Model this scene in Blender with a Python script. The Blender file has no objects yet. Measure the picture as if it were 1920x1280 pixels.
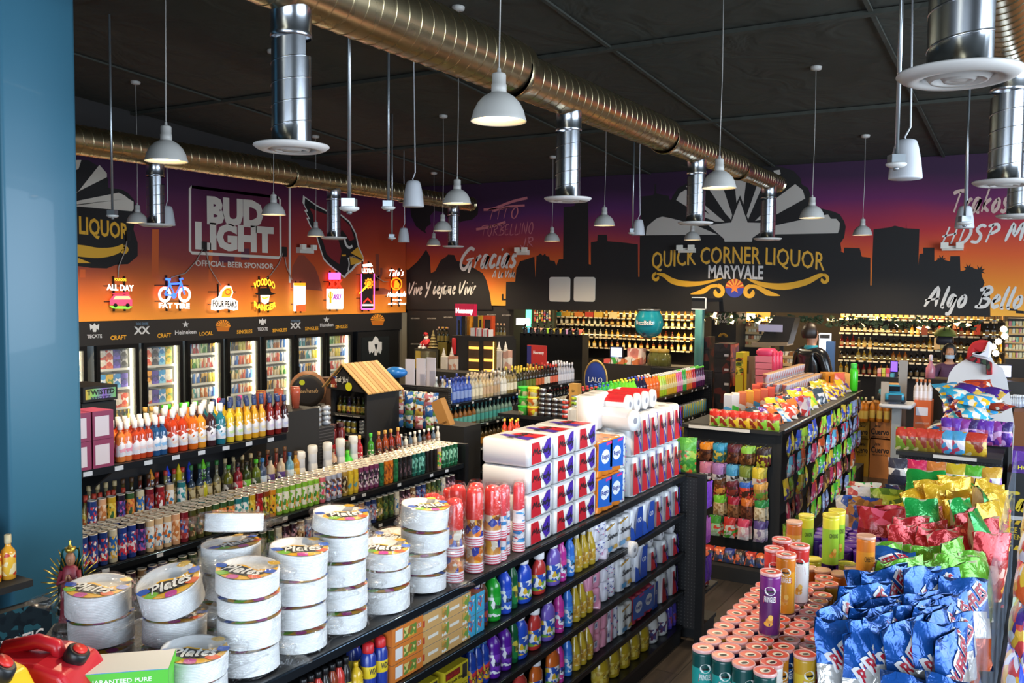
import bpy, math, random
from mathutils import Vector, Matrix
SC = bpy.context.scene
COL = SC.collection
PI = math.pi
sin, cos = math.sin, math.cos
rnd = random.Random(7)

# ---------------------------------------------------------------- camera
H = 2.7
FPX, YAW, PIT, ROL = 1707.3, .5333945, .0581639, .009663
_F = Vector((-sin(YAW)*cos(PIT), cos(YAW)*cos(PIT), -sin(PIT)))
_r0 = Vector((cos(YAW), sin(YAW), 0)); _u0 = _r0.cross(_F)
_R = _r0*cos(ROL) + _u0*sin(ROL); _U = _R.cross(_F)
cam_data = bpy.data.cameras.new('camera'); cam = bpy.data.objects.new('camera', cam_data); COL.objects.link(cam)
cam_data.sensor_width = 36; cam_data.lens = FPX*36/1920; cam_data.clip_start = .05; cam_data.clip_end = 100
m3 = Matrix((_R, _U, -_F)).transposed()
cam.matrix_world = Matrix.Translation((0, 0, H)) @ m3.to_4x4()
SC.camera = cam
# ---------------------------------------------------------------- world, exposure
SC.view_settings.view_transform = 'Standard'; SC.view_settings.look = 'None'
SC.view_settings.gamma = 1; SC.view_settings.use_curve_mapping = False
SC.view_settings.exposure = 0.66
w = bpy.data.worlds.new('daylight'); SC.world = w; w.use_nodes = True
bg = w.node_tree.nodes['Background']; bg.inputs[0].default_value = (.62, .78, 1, 1); bg.inputs[1].default_value = .55
SC.cycles.max_bounces = 6; SC.cycles.diffuse_bounces = 3; SC.cycles.glossy_bounces = 3
SC.cycles.transmission_bounces = 4; SC.cycles.transparent_max_bounces = 24
SC.cycles.caustics_reflective = False; SC.cycles.caustics_refractive = False
SC.cycles.sample_clamp_indirect = 4

def area_light(name, loc, target, sx, sy, power, col):
    d = bpy.data.lights.new(name, 'AREA'); d.shape = 'RECTANGLE'; d.size = sx; d.size_y = sy; d.energy = power; d.color = col
    o = bpy.data.objects.new(name, d); COL.objects.link(o); o.location = loc
    o.rotation_euler = (Vector(target)-Vector(loc)).to_track_quat('-Z', 'Y').to_euler()
    return o
# daylight of the shop front, in the window opening behind the camera and in the side window
area_light('shopfront_daylight', (1.0, -4.85, 2.4), (-2.2, 6, 1.6), 7, 4, 420, (.74, .87, 1))
area_light('side_window_daylight', (5.85, 6.2, 2.8), (-4, 6.5, 2.2), 9, 4.6, 850, (.72, .86, 1))

# ---------------------------------------------------------------- pixel -> place helpers (a picture point put on a known plane)
def _ray(x, y): return _F + _R*((x-960)/FPX) - _U*((y-640)/FPX)
def _pl(x, y, ax, v):
    d = _ray(x, y); o = Vector((0, 0, H)); return o + d*((v-o[ax])/d[ax])
def atX(x, y, v): return _pl(x, y, 0, v)
def atY(x, y, v): return _pl(x, y, 1, v)
def atZ(x, y, v): return _pl(x, y, 2, v)

# ---------------------------------------------------------------- materials
_mats = {}
def lin(c):
    if isinstance(c, str): c = tuple(int(c[i:i+2], 16) for i in (0, 2, 4))
    return tuple((v/255/12.92 if v/255 <= .04045 else ((v/255+.055)/1.055)**2.4) for v in c)
def M(col, rough=.5, metal=0., es=0., alpha=1., coat=0., spec=.5, name=None, ecol=None):
    key = (col, rough, metal, es, alpha, coat, spec, ecol)
    if key in _mats: return _mats[key]
    m = bpy.data.materials.new(name or 'mat_'+str(col)); m.use_nodes = True
    b = m.node_tree.nodes['Principled BSDF']; c = lin(col)
    b.inputs['Base Color'].default_value = (*c, 1); b.inputs['Roughness'].default_value = rough
    b.inputs['Metallic'].default_value = metal; b.inputs['Alpha'].default_value = alpha
    b.inputs['Coat Weight'].default_value = coat; b.inputs['Specular IOR Level'].default_value = spec
    if es:
        b.inputs['Emission Color'].default_value = (*lin(ecol or col), 1); b.inputs['Emission Strength'].default_value = es
    _mats[key] = m
    return m
def nodes(name):
    m = bpy.data.materials.new(name); m.use_nodes = True
    nt = m.node_tree; return m, nt, nt.nodes['Principled BSDF']
def N(nt, typ, **kw):
    n = nt.nodes.new(typ)
    for k, v in kw.items():
        if k.startswith('i_'):
            key = k[2:]; n.inputs[int(key) if key.isdigit() else key.replace('_', ' ')].default_value = v
        else: setattr(n, k, v)
    return n
def ramp(nt, stops, interp='LINEAR'):
    r = nt.nodes.new('ShaderNodeValToRGB'); r.color_ramp.interpolation = interp
    e = r.color_ramp.elements
    while len(e) < len(stops): e.new(.5)
    for k, (p, c) in enumerate(stops):
        e[k].position = p; e[k].color = (*lin(c), 1)
    return r
def PRINT(cols, scale=60, rough=.35, stretch=(1, 1, 1), seed=0, coat=0., bump=0.):
    """printed packaging: patches of several inks"""
    key = ('print', tuple(cols), scale, rough, stretch, seed, coat, bump)
    if key in _mats: return _mats[key]
    m, nt, b = nodes('printed_pack'); L = nt.links.new
    tc = N(nt, 'ShaderNodeTexCoord'); mp = N(nt, 'ShaderNodeMapping'); mp.inputs['Scale'].default_value = stretch
    mp.inputs['Location'].default_value = (seed*1.37, seed*.61, seed*.23)
    L(tc.outputs['Object'], mp.inputs[0])
    v = N(nt, 'ShaderNodeTexVoronoi', i_Scale=float(scale)); L(mp.outputs[0], v.inputs['Vector'])
    sp = N(nt, 'ShaderNodeSeparateColor'); L(v.outputs['Color'], sp.inputs[0])
    r = ramp(nt, [(i/len(cols), c) for i, c in enumerate(cols)], 'CONSTANT'); L(sp.outputs[0], r.inputs[0])
    L(r.outputs[0], b.inputs['Base Color']); b.inputs['Roughness'].default_value = rough; b.inputs['Coat Weight'].default_value = coat
    if bump:
        nz = N(nt, 'ShaderNodeTexNoise', i_Scale=bump, i_Detail=3.); L(tc.outputs['Object'], nz.inputs['Vector'])
        bp = N(nt, 'ShaderNodeBump', i_Strength=.6, i_Distance=.01); L(nz.outputs[0], bp.inputs['Height']); L(bp.outputs[0], b.inputs['Normal'])
    _mats[key] = m
    return m
def FOIL(col, rough=.28, metal=.35, bump=26., strength=.5):
    key = ('foil', col, rough, metal, bump, strength)
    if key in _mats: return _mats[key]
    m, nt, b = nodes('crinkled_film'); L = nt.links.new
    b.inputs['Base Color'].default_value = (*lin(col), 1); b.inputs['Roughness'].default_value = rough; b.inputs['Metallic'].default_value = metal
    tc = N(nt, 'ShaderNodeTexCoord'); nz = N(nt, 'ShaderNodeTexNoise', i_Scale=bump, i_Detail=2., i_Distortion=.8); L(tc.outputs['Object'], nz.inputs['Vector'])
    bp = N(nt, 'ShaderNodeBump', i_Strength=strength, i_Distance=.012); L(nz.outputs[0], bp.inputs['Height']); L(bp.outputs[0], b.inputs['Normal'])
    _mats[key] = m
    return m
def GLASS(col, alpha=.55, rough=.06):
    """thin coloured glass or clear film: partly see-through with a sharp sheen"""
    return M(col, rough, 0, 0, alpha, 0, .7)
def FILM():
    if 'film' in _mats: return _mats['film']
    m = bpy.data.materials.new('clear_wrap'); m.use_nodes = True; nt = m.node_tree; nt.nodes.clear(); L = nt.links.new
    out = N(nt, 'ShaderNodeOutputMaterial'); mix = N(nt, 'ShaderNodeMixShader'); tr = N(nt, 'ShaderNodeBsdfTransparent'); gl = N(nt, 'ShaderNodeBsdfGlossy', i_Roughness=.13)
    gl.inputs[0].default_value = (1, 1, 1, 1)
    tc = N(nt, 'ShaderNodeTexCoord'); nz = N(nt, 'ShaderNodeTexNoise', i_Scale=22., i_Detail=3., i_Distortion=1.5); L(tc.outputs['Object'], nz.inputs['Vector'])
    bp = N(nt, 'ShaderNodeBump', i_Strength=.9, i_Distance=.02); L(nz.outputs[0], bp.inputs['Height']); L(bp.outputs[0], gl.inputs['Normal'])
    lw = N(nt, 'ShaderNodeLayerWeight', i_Blend=.25); L(bp.outputs[0], lw.inputs['Normal'])
    mm = N(nt, 'ShaderNodeMath', operation='MULTIPLY_ADD'); mm.inputs[1].default_value = .28; mm.inputs[2].default_value = .03; L(lw.outputs['Facing'], mm.inputs[0])
    L(mm.outputs[0], mix.inputs[0]); L(tr.outputs[0], mix.inputs[1]); L(gl.outputs[0], mix.inputs[2]); L(mix.outputs[0], out.inputs[0])
    _mats['film'] = m
    return m
BLACK = M('191a1c', .45); MATT = M('1b1b1d', .7); WHITE = M('e8e6e2', .5); CHROME = M('c8c8cc', .2, 1.)
STEEL = M('b4b6ba', .38, .9); CLEAR = M('dfe6e8', .05, 0, 0, .22, 0, .7)

# ---------------------------------------------------------------- mesh builder
class MB:
    def __init__(s): s.v = []; s.f = []; s.mi = []; s.sm = []; s.mats = []
    def mat(s, m):
        if m not in s.mats: s.mats.append(m)
        return s.mats.index(m)
    def add(s, vs, fs, m, smooth=False, M4=None):
        b = len(s.v); k = s.mat(m)
        s.v += [tuple(M4 @ Vector(p)) if M4 else tuple(p) for p in vs]
        for f in fs: s.f.append(tuple(i+b for i in f)); s.mi.append(k); s.sm.append(smooth)
        return s
    def box(s, x0, y0, z0, x1, y1, z1, m, M4=None):
        v = [(x0,y0,z0),(x1,y0,z0),(x1,y1,z0),(x0,y1,z0),(x0,y0,z1),(x1,y0,z1),(x1,y1,z1),(x0,y1,z1)]
        return s.add(v, [(0,3,2,1),(4,5,6,7),(0,1,5,4),(1,2,6,5),(2,3,7,6),(3,0,4,7)], m, False, M4)
    def rbox(s, x0, y0, z0, x1, y1, z1, r, m, n=3, M4=None, taper=0.):
        """upright box with rounded vertical edges and softened top and bottom"""
        cx, cy, hx, hy = (x0+x1)/2, (y0+y1)/2, (x1-x0)/2, (y1-y0)/2
        r = min(r, hx*.98, hy*.98); e = min(r*.6, (z1-z0)*.3)
        def ring(z, ins, t):
            out = []
            for qx, qy, a0 in ((1,1,0),(-1,1,PI/2),(-1,-1,PI),(1,-1,1.5*PI)):
                for k in range(n+1):
                    a = a0+PI/2*k/n; rr = max(r-ins, .0005)
                    out.append((cx+t*(qx*(hx-r)+rr*cos(a)), cy+t*(qy*(hy-r)+rr*sin(a)), z))
            return out
        tt = 1-taper
        rings = [ring(z0, e, 1), ring(z0+e, 0, 1), ring(z1-e, 0, tt), ring(z1, e, tt)]
        return s.rings(rings, m, True, True, M4)
    def rings(s, rings, m, smooth=True, caps=True, M4=None, mlist=None):
        n = len(rings[0]); vs = [p for r in rings for p in r]; base = len(s.v)
        s.v += [tuple(M4 @ Vector(p)) if M4 else tuple(p) for p in vs]
        for i in range(len(rings)-1):
            k = s.mat(mlist[i] if mlist else m)
            for j in range(n):
                s.f.append((base+i*n+j, base+i*n+(j+1)%n, base+(i+1)*n+(j+1)%n, base+(i+1)*n+j)); s.mi.append(k); s.sm.append(smooth)
        if caps:
            s.f.append(tuple(base+n-1-j for j in range(n))); s.mi.append(s.mat(mlist[0] if mlist else m)); s.sm.append(False)
            s.f.append(tuple(base+(len(rings)-1)*n+j for j in range(n))); s.mi.append(s.mat(mlist[-1] if mlist else m)); s.sm.append(False)
        return s
    def lathe(s, prof, m, n=16, c=(0,0,0), caps=True, smooth=True, M4=None, mlist=None, sx=1., sy=1.):
        rings = [[(c[0]+max(r,1e-4)*sx*cos(2*PI*j/n), c[1]+max(r,1e-4)*sy*sin(2*PI*j/n), c[2]+z) for j in range(n)] for r, z in prof]
        return s.rings(rings, m, smooth, caps, M4, mlist)
    def tube(s, pts, r, m, n=6, smooth=True, M4=None):
        pts = [Vector(p) for p in pts]; rs = r if isinstance(r, (list, tuple)) else [r]*len(pts); rings = []
        for i, p in enumerate(pts):
            t = (pts[min(i+1, len(pts)-1)]-pts[max(i-1, 0)]).normalized()
            a = t.orthogonal().normalized() if i == 0 else (a - t*a.dot(t)).normalized()
            b = t.cross(a)
            rings.append([tuple(p+(a*cos(2*PI*j/n)+b*sin(2*PI*j/n))*rs[i]) for j in range(n)])
        return s.rings(rings, m, smooth, True, M4)
    def prism(s, poly, th, m, fn=None, M4=None):
        """flat outline (u,v) given a thickness; fn(u,v,w) places it, default u->x, v->z, w->-y"""
        fn = fn or (lambda u, v, w_: (u, -w_, v)); n = len(poly)
        area = sum(poly[i][0]*poly[(i+1)%n][1]-poly[(i+1)%n][0]*poly[i][1] for i in range(n))
        if area < 0: poly = poly[::-1]
        v = [fn(u, q, 0) for u, q in poly] + [fn(u, q, th) for u, q in poly]
        f = [tuple(range(n-1, -1, -1)), tuple(range(n, 2*n))] + [(i, (i+1)%n, n+(i+1)%n, n+i) for i in range(n)]
        return s.add(v, f, m, False, M4)
    def surf(s, fn, nu, nv, m, smooth=True, M4=None, mfn=None, closed=False):
        base = len(s.v)
        for j in range(nv+1):
            for i in range(nu if closed else nu+1):
                p = fn(i/nu, j/nv); s.v.append(tuple(M4 @ Vector(p)) if M4 else tuple(p))
        wd = nu if closed else nu+1
        for j in range(nv):
            for i in range(nu):
                s.f.append((base+j*wd+i, base+j*wd+(i+1)%wd, base+(j+1)*wd+(i+1)%wd, base+(j+1)*wd+i))
                s.mi.append(s.mat(mfn((i+.5)/nu, (j+.5)/nv) if mfn else m)); s.sm.append(smooth)
        return s
    def flat(s, vt, m, fn):
        """2-D shape (verts, faces) placed by fn(u, v)"""
        return s.add([fn(u, v) for u, v in vt[0]], vt[1], m, False)
    def mesh(s, name):
        me = bpy.data.meshes.new(name); me.from_pydata(s.v, [], s.f)
        for m in s.mats: me.materials.append(m)
        me.polygons.foreach_set('material_index', s.mi); me.polygons.foreach_set('use_smooth', s.sm); me.update()
        return me
    def build(s, name, parent=None, loc=None, rot=None):
        return link(name, s.mesh(name), parent, loc, rot)
def link(name, me, parent=None, loc=None, rot=None):
    o = bpy.data.objects.new(name, me); COL.objects.link(o)
    if parent: o.parent = parent
    if loc is not None: o.location = loc
    if rot is not None: o.rotation_euler = rot if isinstance(rot, (tuple, list)) else (0, 0, rot)
    return o
def tag(o, label, cat, group=None, kind=None):
    o['label'] = label; o['category'] = cat
    if group: o['group'] = group
    if kind: o['kind'] = kind
    return o
def struct(o): o['kind'] = 'structure'; return o
def empty(name, loc=(0,0,0), rz=0): return link(name, None, None, loc, rz)

# a product is a list of (name, mesh, parent index, location, rotation); the first entry is the thing itself
def put(spec, loc, rz=0., label=None, cat=None, group=None, rot=None, sc=None):
    objs = []
    for k, (nm, me, par, l, r) in enumerate(spec):
        o = bpy.data.objects.new(nm, me); COL.objects.link(o)
        if k: o.parent = objs[par]; o.location = l or (0,0,0); o.rotation_euler = r or (0,0,0)
        else:
            o.location = loc; o.rotation_euler = rot or (0, 0, rz)
            if sc: o.scale = sc if isinstance(sc, (tuple, list)) else (sc, sc, sc)
        objs.append(o)
    if label: tag(objs[0], label, cat, group)
    return objs[0]
ORD = 'first second third fourth fifth sixth seventh eighth ninth tenth eleventh twelfth thirteenth fourteenth fifteenth sixteenth seventeenth eighteenth nineteenth twentieth'.split()
def nth(i):
    if i < 20: return ORD[i]
    k = i+1
    return f"{k}{'th' if 10 < k % 100 < 14 else {1:'st',2:'nd',3:'rd'}.get(k % 10,'th')}"

# ---------------------------------------------------------------- lettering
_fc = {}
def TXT(s, bold=0., shear=0., spacing=1.):
    """outline lettering as a flat mesh, cap height 1: (verts, faces), width"""
    key = (s, bold, shear, spacing)
    if key in _fc: return _fc[key]
    cu = bpy.data.curves.new('lettering', 'FONT'); cu.body = s; cu.size = 1/.729; cu.offset = bold; cu.shear = shear; cu.space_character = spacing; cu.resolution_u = 2
    o = bpy.data.objects.new('lettering', cu); COL.objects.link(o)
    me = o.to_mesh(); vs = [(v.co.x, v.co.y) for v in me.vertices]; fs = [tuple(p.vertices) for p in me.polygons]
    o.to_mesh_clear(); bpy.data.objects.remove(o); bpy.data.curves.remove(cu)
    x0 = min((v[0] for v in vs), default=0); x1 = max((v[0] for v in vs), default=1)
    vs = [(v[0]-x0, v[1]) for v in vs]
    _fc[key] = ((vs, fs), x1-x0)
    return _fc[key]
# brush strokes for the painted script, on a grid with cap height 1
BR = {'A':(.8,[[(0,-.02),(.5,1),(.62,0)],[(-.05,.3),(.72,.42)]]),'B':(.75,[[(.2,0),(.32,1)],[(.05,.85),(.5,1.03),(.68,.8),(.3,.52),(.68,.38),(.55,.05),(.0,.02)]]),
'C':(.7,[[(.68,.85),(.45,1),(.12,.6),(.1,.15),(.35,0),(.62,.2)]]),'D':(.75,[[(.2,0),(.3,1)],[(.02,.92),(.5,.98),(.72,.6),(.5,.08),(.05,0)]]),'G':(.95,[[(.85,.92),(.5,1),(.1,.55),(.1,.1),(.4,-.05),(.75,.35),(.72,-.25)],[(.42,.42),(.92,.5)]]),
'H':(.75,[[(.1,0),(.25,1)],[(.6,0),(.72,1.02)],[(-.02,.45),(.78,.6)]]),'J':(.5,[[(.45,1),(.35,.1),(.15,-.05),(0,.15)]]),'L':(.55,[[(.25,1),(.1,0),(.55,.02)]]),'M':(.95,[[(.05,0),(.25,1),(.45,.3),(.75,1),(.85,0)]]),
'N':(.75,[[(.05,0),(.15,1),(.55,0),(.68,1.1)]]),'O':(.65,[[(.35,1),(.1,.6),(.15,.1),(.4,0),(.58,.45),(.5,.9),(.35,1)]]),'P':(.65,[[(.15,0),(.3,1)],[(.05,.9),(.5,1),(.65,.7),(.25,.45)]]),'R':(.7,[[(.1,0),(.22,1)],[(.05,.92),(.5,1),(.55,.65),(.2,.5),(.65,0)]]),
'S':(.65,[[(.65,.88),(.4,1),(.2,.75),(.5,.4),(.4,.05),(.02,.1)]]),'T':(.75,[[(.0,.88),(.3,.98),(.85,1)],[(.42,.95),(.28,0)]]),'V':(.75,[[(.05,.95),(.2,0),(.75,1.05)]]),'Y':(.7,[[(.05,1),(.2,.5),(.45,.55)],[(.68,1.05),(.4,.2),(.15,-.3)]]),
'E':(.55,[[(.5,.95),(.12,.9),(.08,.05),(.5,.05)],[(.1,.5),(.42,.52)]]),'I':(.25,[[(.15,1),(.08,0)]]),'Q':(.8,[[(.4,1),(.1,.6),(.15,.1),(.45,0),(.65,.45),(.55,.9),(.4,1)],[(.4,.25),(.75,-.15)]]),
'a':(.5,[[(.42,.55),(.18,.6),(.05,.2),(.15,0),(.38,.4),(.42,.58),(.36,.05),(.5,0)]]),'b':(.5,[[(.2,1.05),(.08,.02),(.35,.02),(.42,.4),(.12,.45)]]),'c':(.42,[[(.4,.52),(.2,.6),(.06,.2),(.2,0),(.42,.15)]]),'d':(.5,[[(.4,.5),(.18,.55),(.05,.15),(.2,0),(.42,.4),(.52,1.05),(.42,.02)]]),
'e':(.42,[[(.06,.28),(.36,.42),(.24,.6),(.06,.25),(.18,0),(.42,.12)]]),'g':(.5,[[(.42,.5),(.18,.58),(.06,.2),(.2,.05),(.4,.5),(.3,-.3),(.05,-.35)]]),'h':(.5,[[(.2,1.05),(.05,0)],[(.1,.4),(.32,.58),(.36,.35),(.34,.02)]]),'i':(.25,[[(.16,.58),(.08,.02),(.2,0)],[(.2,.82),(.23,.92)]]),'j':(.28,[[(.2,.58),(.1,-.3),(-.08,-.3)],[(.24,.82),(.27,.92)]]),
'k':(.5,[[(.2,1.05),(.05,0)],[(.45,.6),(.12,.3),(.45,0)]]),'l':(.25,[[(.22,1.05),(.08,.05),(.2,0)]]),'m':(.75,[[(.12,.58),(.04,0)],[(.08,.35),(.28,.58),(.3,.02)],[(.32,.38),(.54,.58),(.52,.05),(.66,0)]]),'n':(.5,[[(.12,.58),(.04,0)],[(.08,.35),(.32,.58),(.32,.04),(.46,0)]]),'o':(.48,[[(.25,.58),(.06,.28),(.16,0),(.38,.18),(.36,.5),(.22,.58)]]),
'p':(.5,[[(.15,.58),(.0,-.4)],[(.1,.4),(.34,.58),(.38,.2),(.1,.05)]]),'r':(.38,[[(.12,.58),(.05,0)],[(.08,.32),(.26,.58),(.38,.52)]]),'s':(.4,[[(.38,.52),(.18,.58),(.14,.38),(.32,.2),(.2,0),(0,.06)]]),'t':(.35,[[(.24,.95),(.1,.05),(.28,.02)],[(0,.62),(.38,.66)]]),'u':(.5,[[(.1,.58),(.06,.1),(.2,0),(.4,.55),(.36,.02)]]),'v':(.42,[[(.04,.58),(.14,.02),(.42,.6)]]),'w':(.6,[[(.04,.58),(.12,.02),(.32,.45),(.36,.02),(.6,.6)]]),'y':(.48,[[(.08,.58),(.1,.15),(.36,.5)],[(.42,.58),(.22,-.35),(.02,-.3)]]),
'z':(.42,[[(.05,.56),(.4,.56),(.05,.02),(.42,.04)]]),'x':(.42,[[(.05,.58),(.4,0)],[(.4,.58),(.02,0)]]),'f':(.32,[[(.38,.95),(.22,1),(.08,-.2)],[(-.02,.55),(.34,.6)]]),"'":(.15,[[(.1,1),(.05,.8)]]),' ':(.35,[]),'-':(.35,[[(.05,.35),(.3,.37)]]),'4':(.6,[[(.4,.95),(.05,.35),(.6,.4)],[(.42,.95),(.38,0)]])}
def ribbon(pts, wd, taper=True, close=False):
    """polyline -> flat strip with tapering ends"""
    n = len(pts); vs = []; fs = []
    for i, (x, y) in enumerate(pts):
        x0, y0 = pts[max(i-1, 0)]; x1, y1 = pts[min(i+1, n-1)]
        dx, dy = x1-x0, y1-y0; L = math.hypot(dx, dy) or 1; nx, ny = -dy/L, dx/L
        wv = wd[i] if isinstance(wd, (list, tuple)) else wd*(1 if not taper else (.55 if i in (0, n-1) else 1))
        vs += [(x+nx*wv/2, y+ny*wv/2), (x-nx*wv/2, y-ny*wv/2)]
        if i: b = 2*i-2; fs.append((b, b+1, b+3, b+2))
    return vs, fs
def smoothline(p, k=4):
    if len(p) < 3: return list(p)
    q = [p[0]]+list(p)+[p[-1]]; out = []
    for i in range(1, len(q)-2):
        for t in range(k):
            t = t/k
            out.append(tuple(.5*((2*q[i][d])+(-q[i-1][d]+q[i+1][d])*t+(2*q[i-1][d]-5*q[i][d]+4*q[i+1][d]-q[i+2][d])*t*t+(-q[i-1][d]+3*q[i][d]-3*q[i+1][d]+q[i+2][d])*t**3) for d in (0, 1)))
    out.append(tuple(p[-1])); return out
def BRUSH(s, wd=.12, slant=.22, k=3):
    key = ('br', s, wd, slant, k)
    if key in _fc: return _fc[key]
    vs, fs, x = [], [], 0
    for ch in s:
        adv, strokes = BR.get(ch, BR.get(ch.lower(), (.4, [])))
        for st in strokes:
            a, f = ribbon(smoothline([(x+u+slant*v, v) for u, v in st], k), wd)
            b = len(vs); vs += a; fs += [tuple(i+b for i in q) for q in f]
        x += adv+.08
    x0 = min((v[0] for v in vs), default=0); x1 = max((v[0] for v in vs), default=1)
    _fc[key] = (([(v[0]-x0, v[1]) for v in vs], fs), x1-x0)
    return _fc[key]
# ================================================================ the room
def atD(x, y, d): return Vector((0, 0, H)) + _ray(x, y)*d
def mat_floor():
    m, nt, b = nodes('dark_plank_floor'); L = nt.links.new
    tc = N(nt, 'ShaderNodeTexCoord'); mp = N(nt, 'ShaderNodeMapping'); mp.inputs['Rotation'].default_value = (0, 0, PI/2); L(tc.outputs['Object'], mp.inputs[0])
    br = N(nt, 'ShaderNodeTexBrick', i_Scale=1., i_Mortar_Size=.003, i_Brick_Width=1.2, i_Row_Height=.18); br.offset = .37
    for k, c in (('Color1', '6b625c'), ('Color2', '4a4543'), ('Mortar', '222020')): br.inputs[k].default_value = (*lin(c), 1)
    L(mp.outputs[0], br.inputs['Vector'])
    m2 = N(nt, 'ShaderNodeMapping'); m2.inputs['Scale'].default_value = (9, .8, 1); L(tc.outputs['Object'], m2.inputs[0])
    nz = N(nt, 'ShaderNodeTexNoise', i_Scale=2.2, i_Detail=5., i_Distortion=.6); L(m2.outputs[0], nz.inputs['Vector'])
    r = ramp(nt, [(.3, '3a3532'), (.7, 'b0a79c')]); L(nz.outputs[0], r.inputs[0])
    mx = N(nt, 'ShaderNodeMixRGB', blend_type='MULTIPLY'); mx.inputs[0].default_value = .75; L(br.outputs[0], mx.inputs[1]); L(r.outputs[0], mx.inputs[2])
    L(mx.outputs[0], b.inputs['Base Color']); b.inputs['Roughness'].default_value = .32
    return m
def mat_ceiling():
    m, nt, b = nodes('dark_sheet_ceiling'); L = nt.links.new
    b.inputs['Base Color'].default_value = (*lin('34362f'), 1); b.inputs['Roughness'].default_value = .8
    tc = N(nt, 'ShaderNodeTexCoord'); nz = N(nt, 'ShaderNodeTexNoise', i_Scale=1.6, i_Detail=3., i_Distortion=1.2); L(tc.outputs['Object'], nz.inputs['Vector'])
    bp = N(nt, 'ShaderNodeBump', i_Strength=.35, i_Distance=.12); L(nz.outputs[0], bp.inputs['Height']); L(bp.outputs[0], b.inputs['Normal'])
    return m
def mat_sunset(axis, z0, z1, ra, rb, t0, t1):
    """printed sunset: the ink colour changes with height and along the wall"""
    m, nt, b = nodes('sunset_print'); L = nt.links.new
    tc = N(nt, 'ShaderNodeTexCoord'); sx = N(nt, 'ShaderNodeSeparateXYZ'); L(tc.outputs['Object'], sx.inputs[0])
    nz = N(nt, 'ShaderNodeTexNoise', i_Scale=.45, i_Detail=2.); L(tc.outputs['Object'], nz.inputs['Vector'])
    z = N(nt, 'ShaderNodeMapRange'); z.inputs[1].default_value = z0; z.inputs[2].default_value = z1; L(sx.outputs[2], z.inputs[0])
    ad = N(nt, 'ShaderNodeMath', operation='MULTIPLY_ADD'); ad.inputs[1].default_value = .3; L(nz.outputs[0], ad.inputs[0])
    sb = N(nt, 'ShaderNodeMath', operation='SUBTRACT'); sb.inputs[1].default_value = .15; L(z.outputs[0], sb.inputs[0]); L(sb.outputs[0], ad.inputs[2])
    a, c = ramp(nt, ra), ramp(nt, rb); L(ad.outputs[0], a.inputs[0]); L(ad.outputs[0], c.inputs[0])
    t = N(nt, 'ShaderNodeMapRange', interpolation_type='SMOOTHSTEP'); t.inputs[1].default_value = t0; t.inputs[2].default_value = t1; L(sx.outputs[axis], t.inputs[0])
    mx = N(nt, 'ShaderNodeMixRGB'); L(t.outputs[0], mx.inputs[0]); L(a.outputs[0], mx.inputs[1]); L(c.outputs[0], mx.inputs[2])
    L(mx.outputs[0], b.inputs['Base Color']); b.inputs['Roughness'].default_value = .55; b.inputs['Specular IOR Level'].default_value = .25
    return m
LX, BY = -11.4, 15.0
LZ0, BZ0 = 2.19, 2.367
def ceil_z(y): return 5.26-.068*(y-7.3)
mb = MB(); mb.box(-13, -5.2, -.1, 6.2, 24, 0, mat_floor()); struct(mb.build('floor'))
mb = MB(); CM = mat_ceiling()
mb.add([(-13, -5.2, ceil_z(-5.2)), (6.2, -5.2, ceil_z(-5.2)), (6.2, 15.3, ceil_z(15.3)), (-13, 15.3, ceil_z(15.3)), (-13, -5.2, 6.4), (6.2, -5.2, 6.4), (6.2, 15.3, 6.4), (-13, 15.3, 6.4)],
       [(0, 1, 2, 3), (7, 6, 5, 4), (0, 4, 5, 1), (1, 5, 6, 2), (2, 6, 7, 3), (3, 7, 4, 0)], CM)
for x in (-9.6, -6.1, -3.95, -1.45, .9): mb.box(x-.02, -5, 0, x+.02, 15, .02, CM, Matrix(((1,0,0,0),(0,1,0,0),(0,-.068,1,5.7234),(0,0,0,1))))
for y in (2.2, 5.4, 8.6, 11.8): mb.box(-13, y-.035, 0, 6, y+.035, .04, CM, Matrix(((1,0,0,0),(0,1,0,0),(0,-.068,1,5.7044),(0,0,0,1))))
struct(mb.build('ceiling'))
DKW = M('2a2726', .8)
mb = MB(); mb.box(LX-.25, -5.2, LZ0, LX-.035, BY+.3, 5.9, DKW); mb.box(LX-1.3, -5.2, 0, LX-1.1, 24, LZ0, DKW); mb.box(LX-1.1, 14.2, 0, LX-.035, 14.9, LZ0, DKW); struct(mb.build('wall_left'))
mb = MB(); mb.box(LX, BY+.03, BZ0, 6, BY+.28, 5.6, DKW); struct(mb.build('wall_back_soffit'))
mb = MB(); mb.box(-12.6, 20.0, 0, 6, 20.2, 3.2, M('3a332c', .8)); mb.box(-12.6, BY+.28, 3.0, 6, 20.2, 3.1, DKW); struct(mb.build('wall_back'))
mb = MB(); mb.box(6, -5.2, 0, 6.2, 1.4, 5.1, DKW); mb.box(6, -5.2, 5.1, 6.2, 24, 6.4, DKW); mb.box(6, 11, 0, 6.2, 24, 5.1, DKW); mb.box(6, 1.4, 0, 6.2, 11, .35, DKW); struct(mb.build('wall_right'))
mb = MB(); mb.box(-13, -5.2, 0, -3, -5, 6.4, DKW); mb.box(-3, -5.2, 4.5, 6, -5, 6.4, DKW); mb.box(5, -5.2, 0, 6, -5, 4.5, DKW); mb.box(-3, -5.2, 0, 5, -5, .35, DKW); struct(mb.build('wall_front'))

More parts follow.
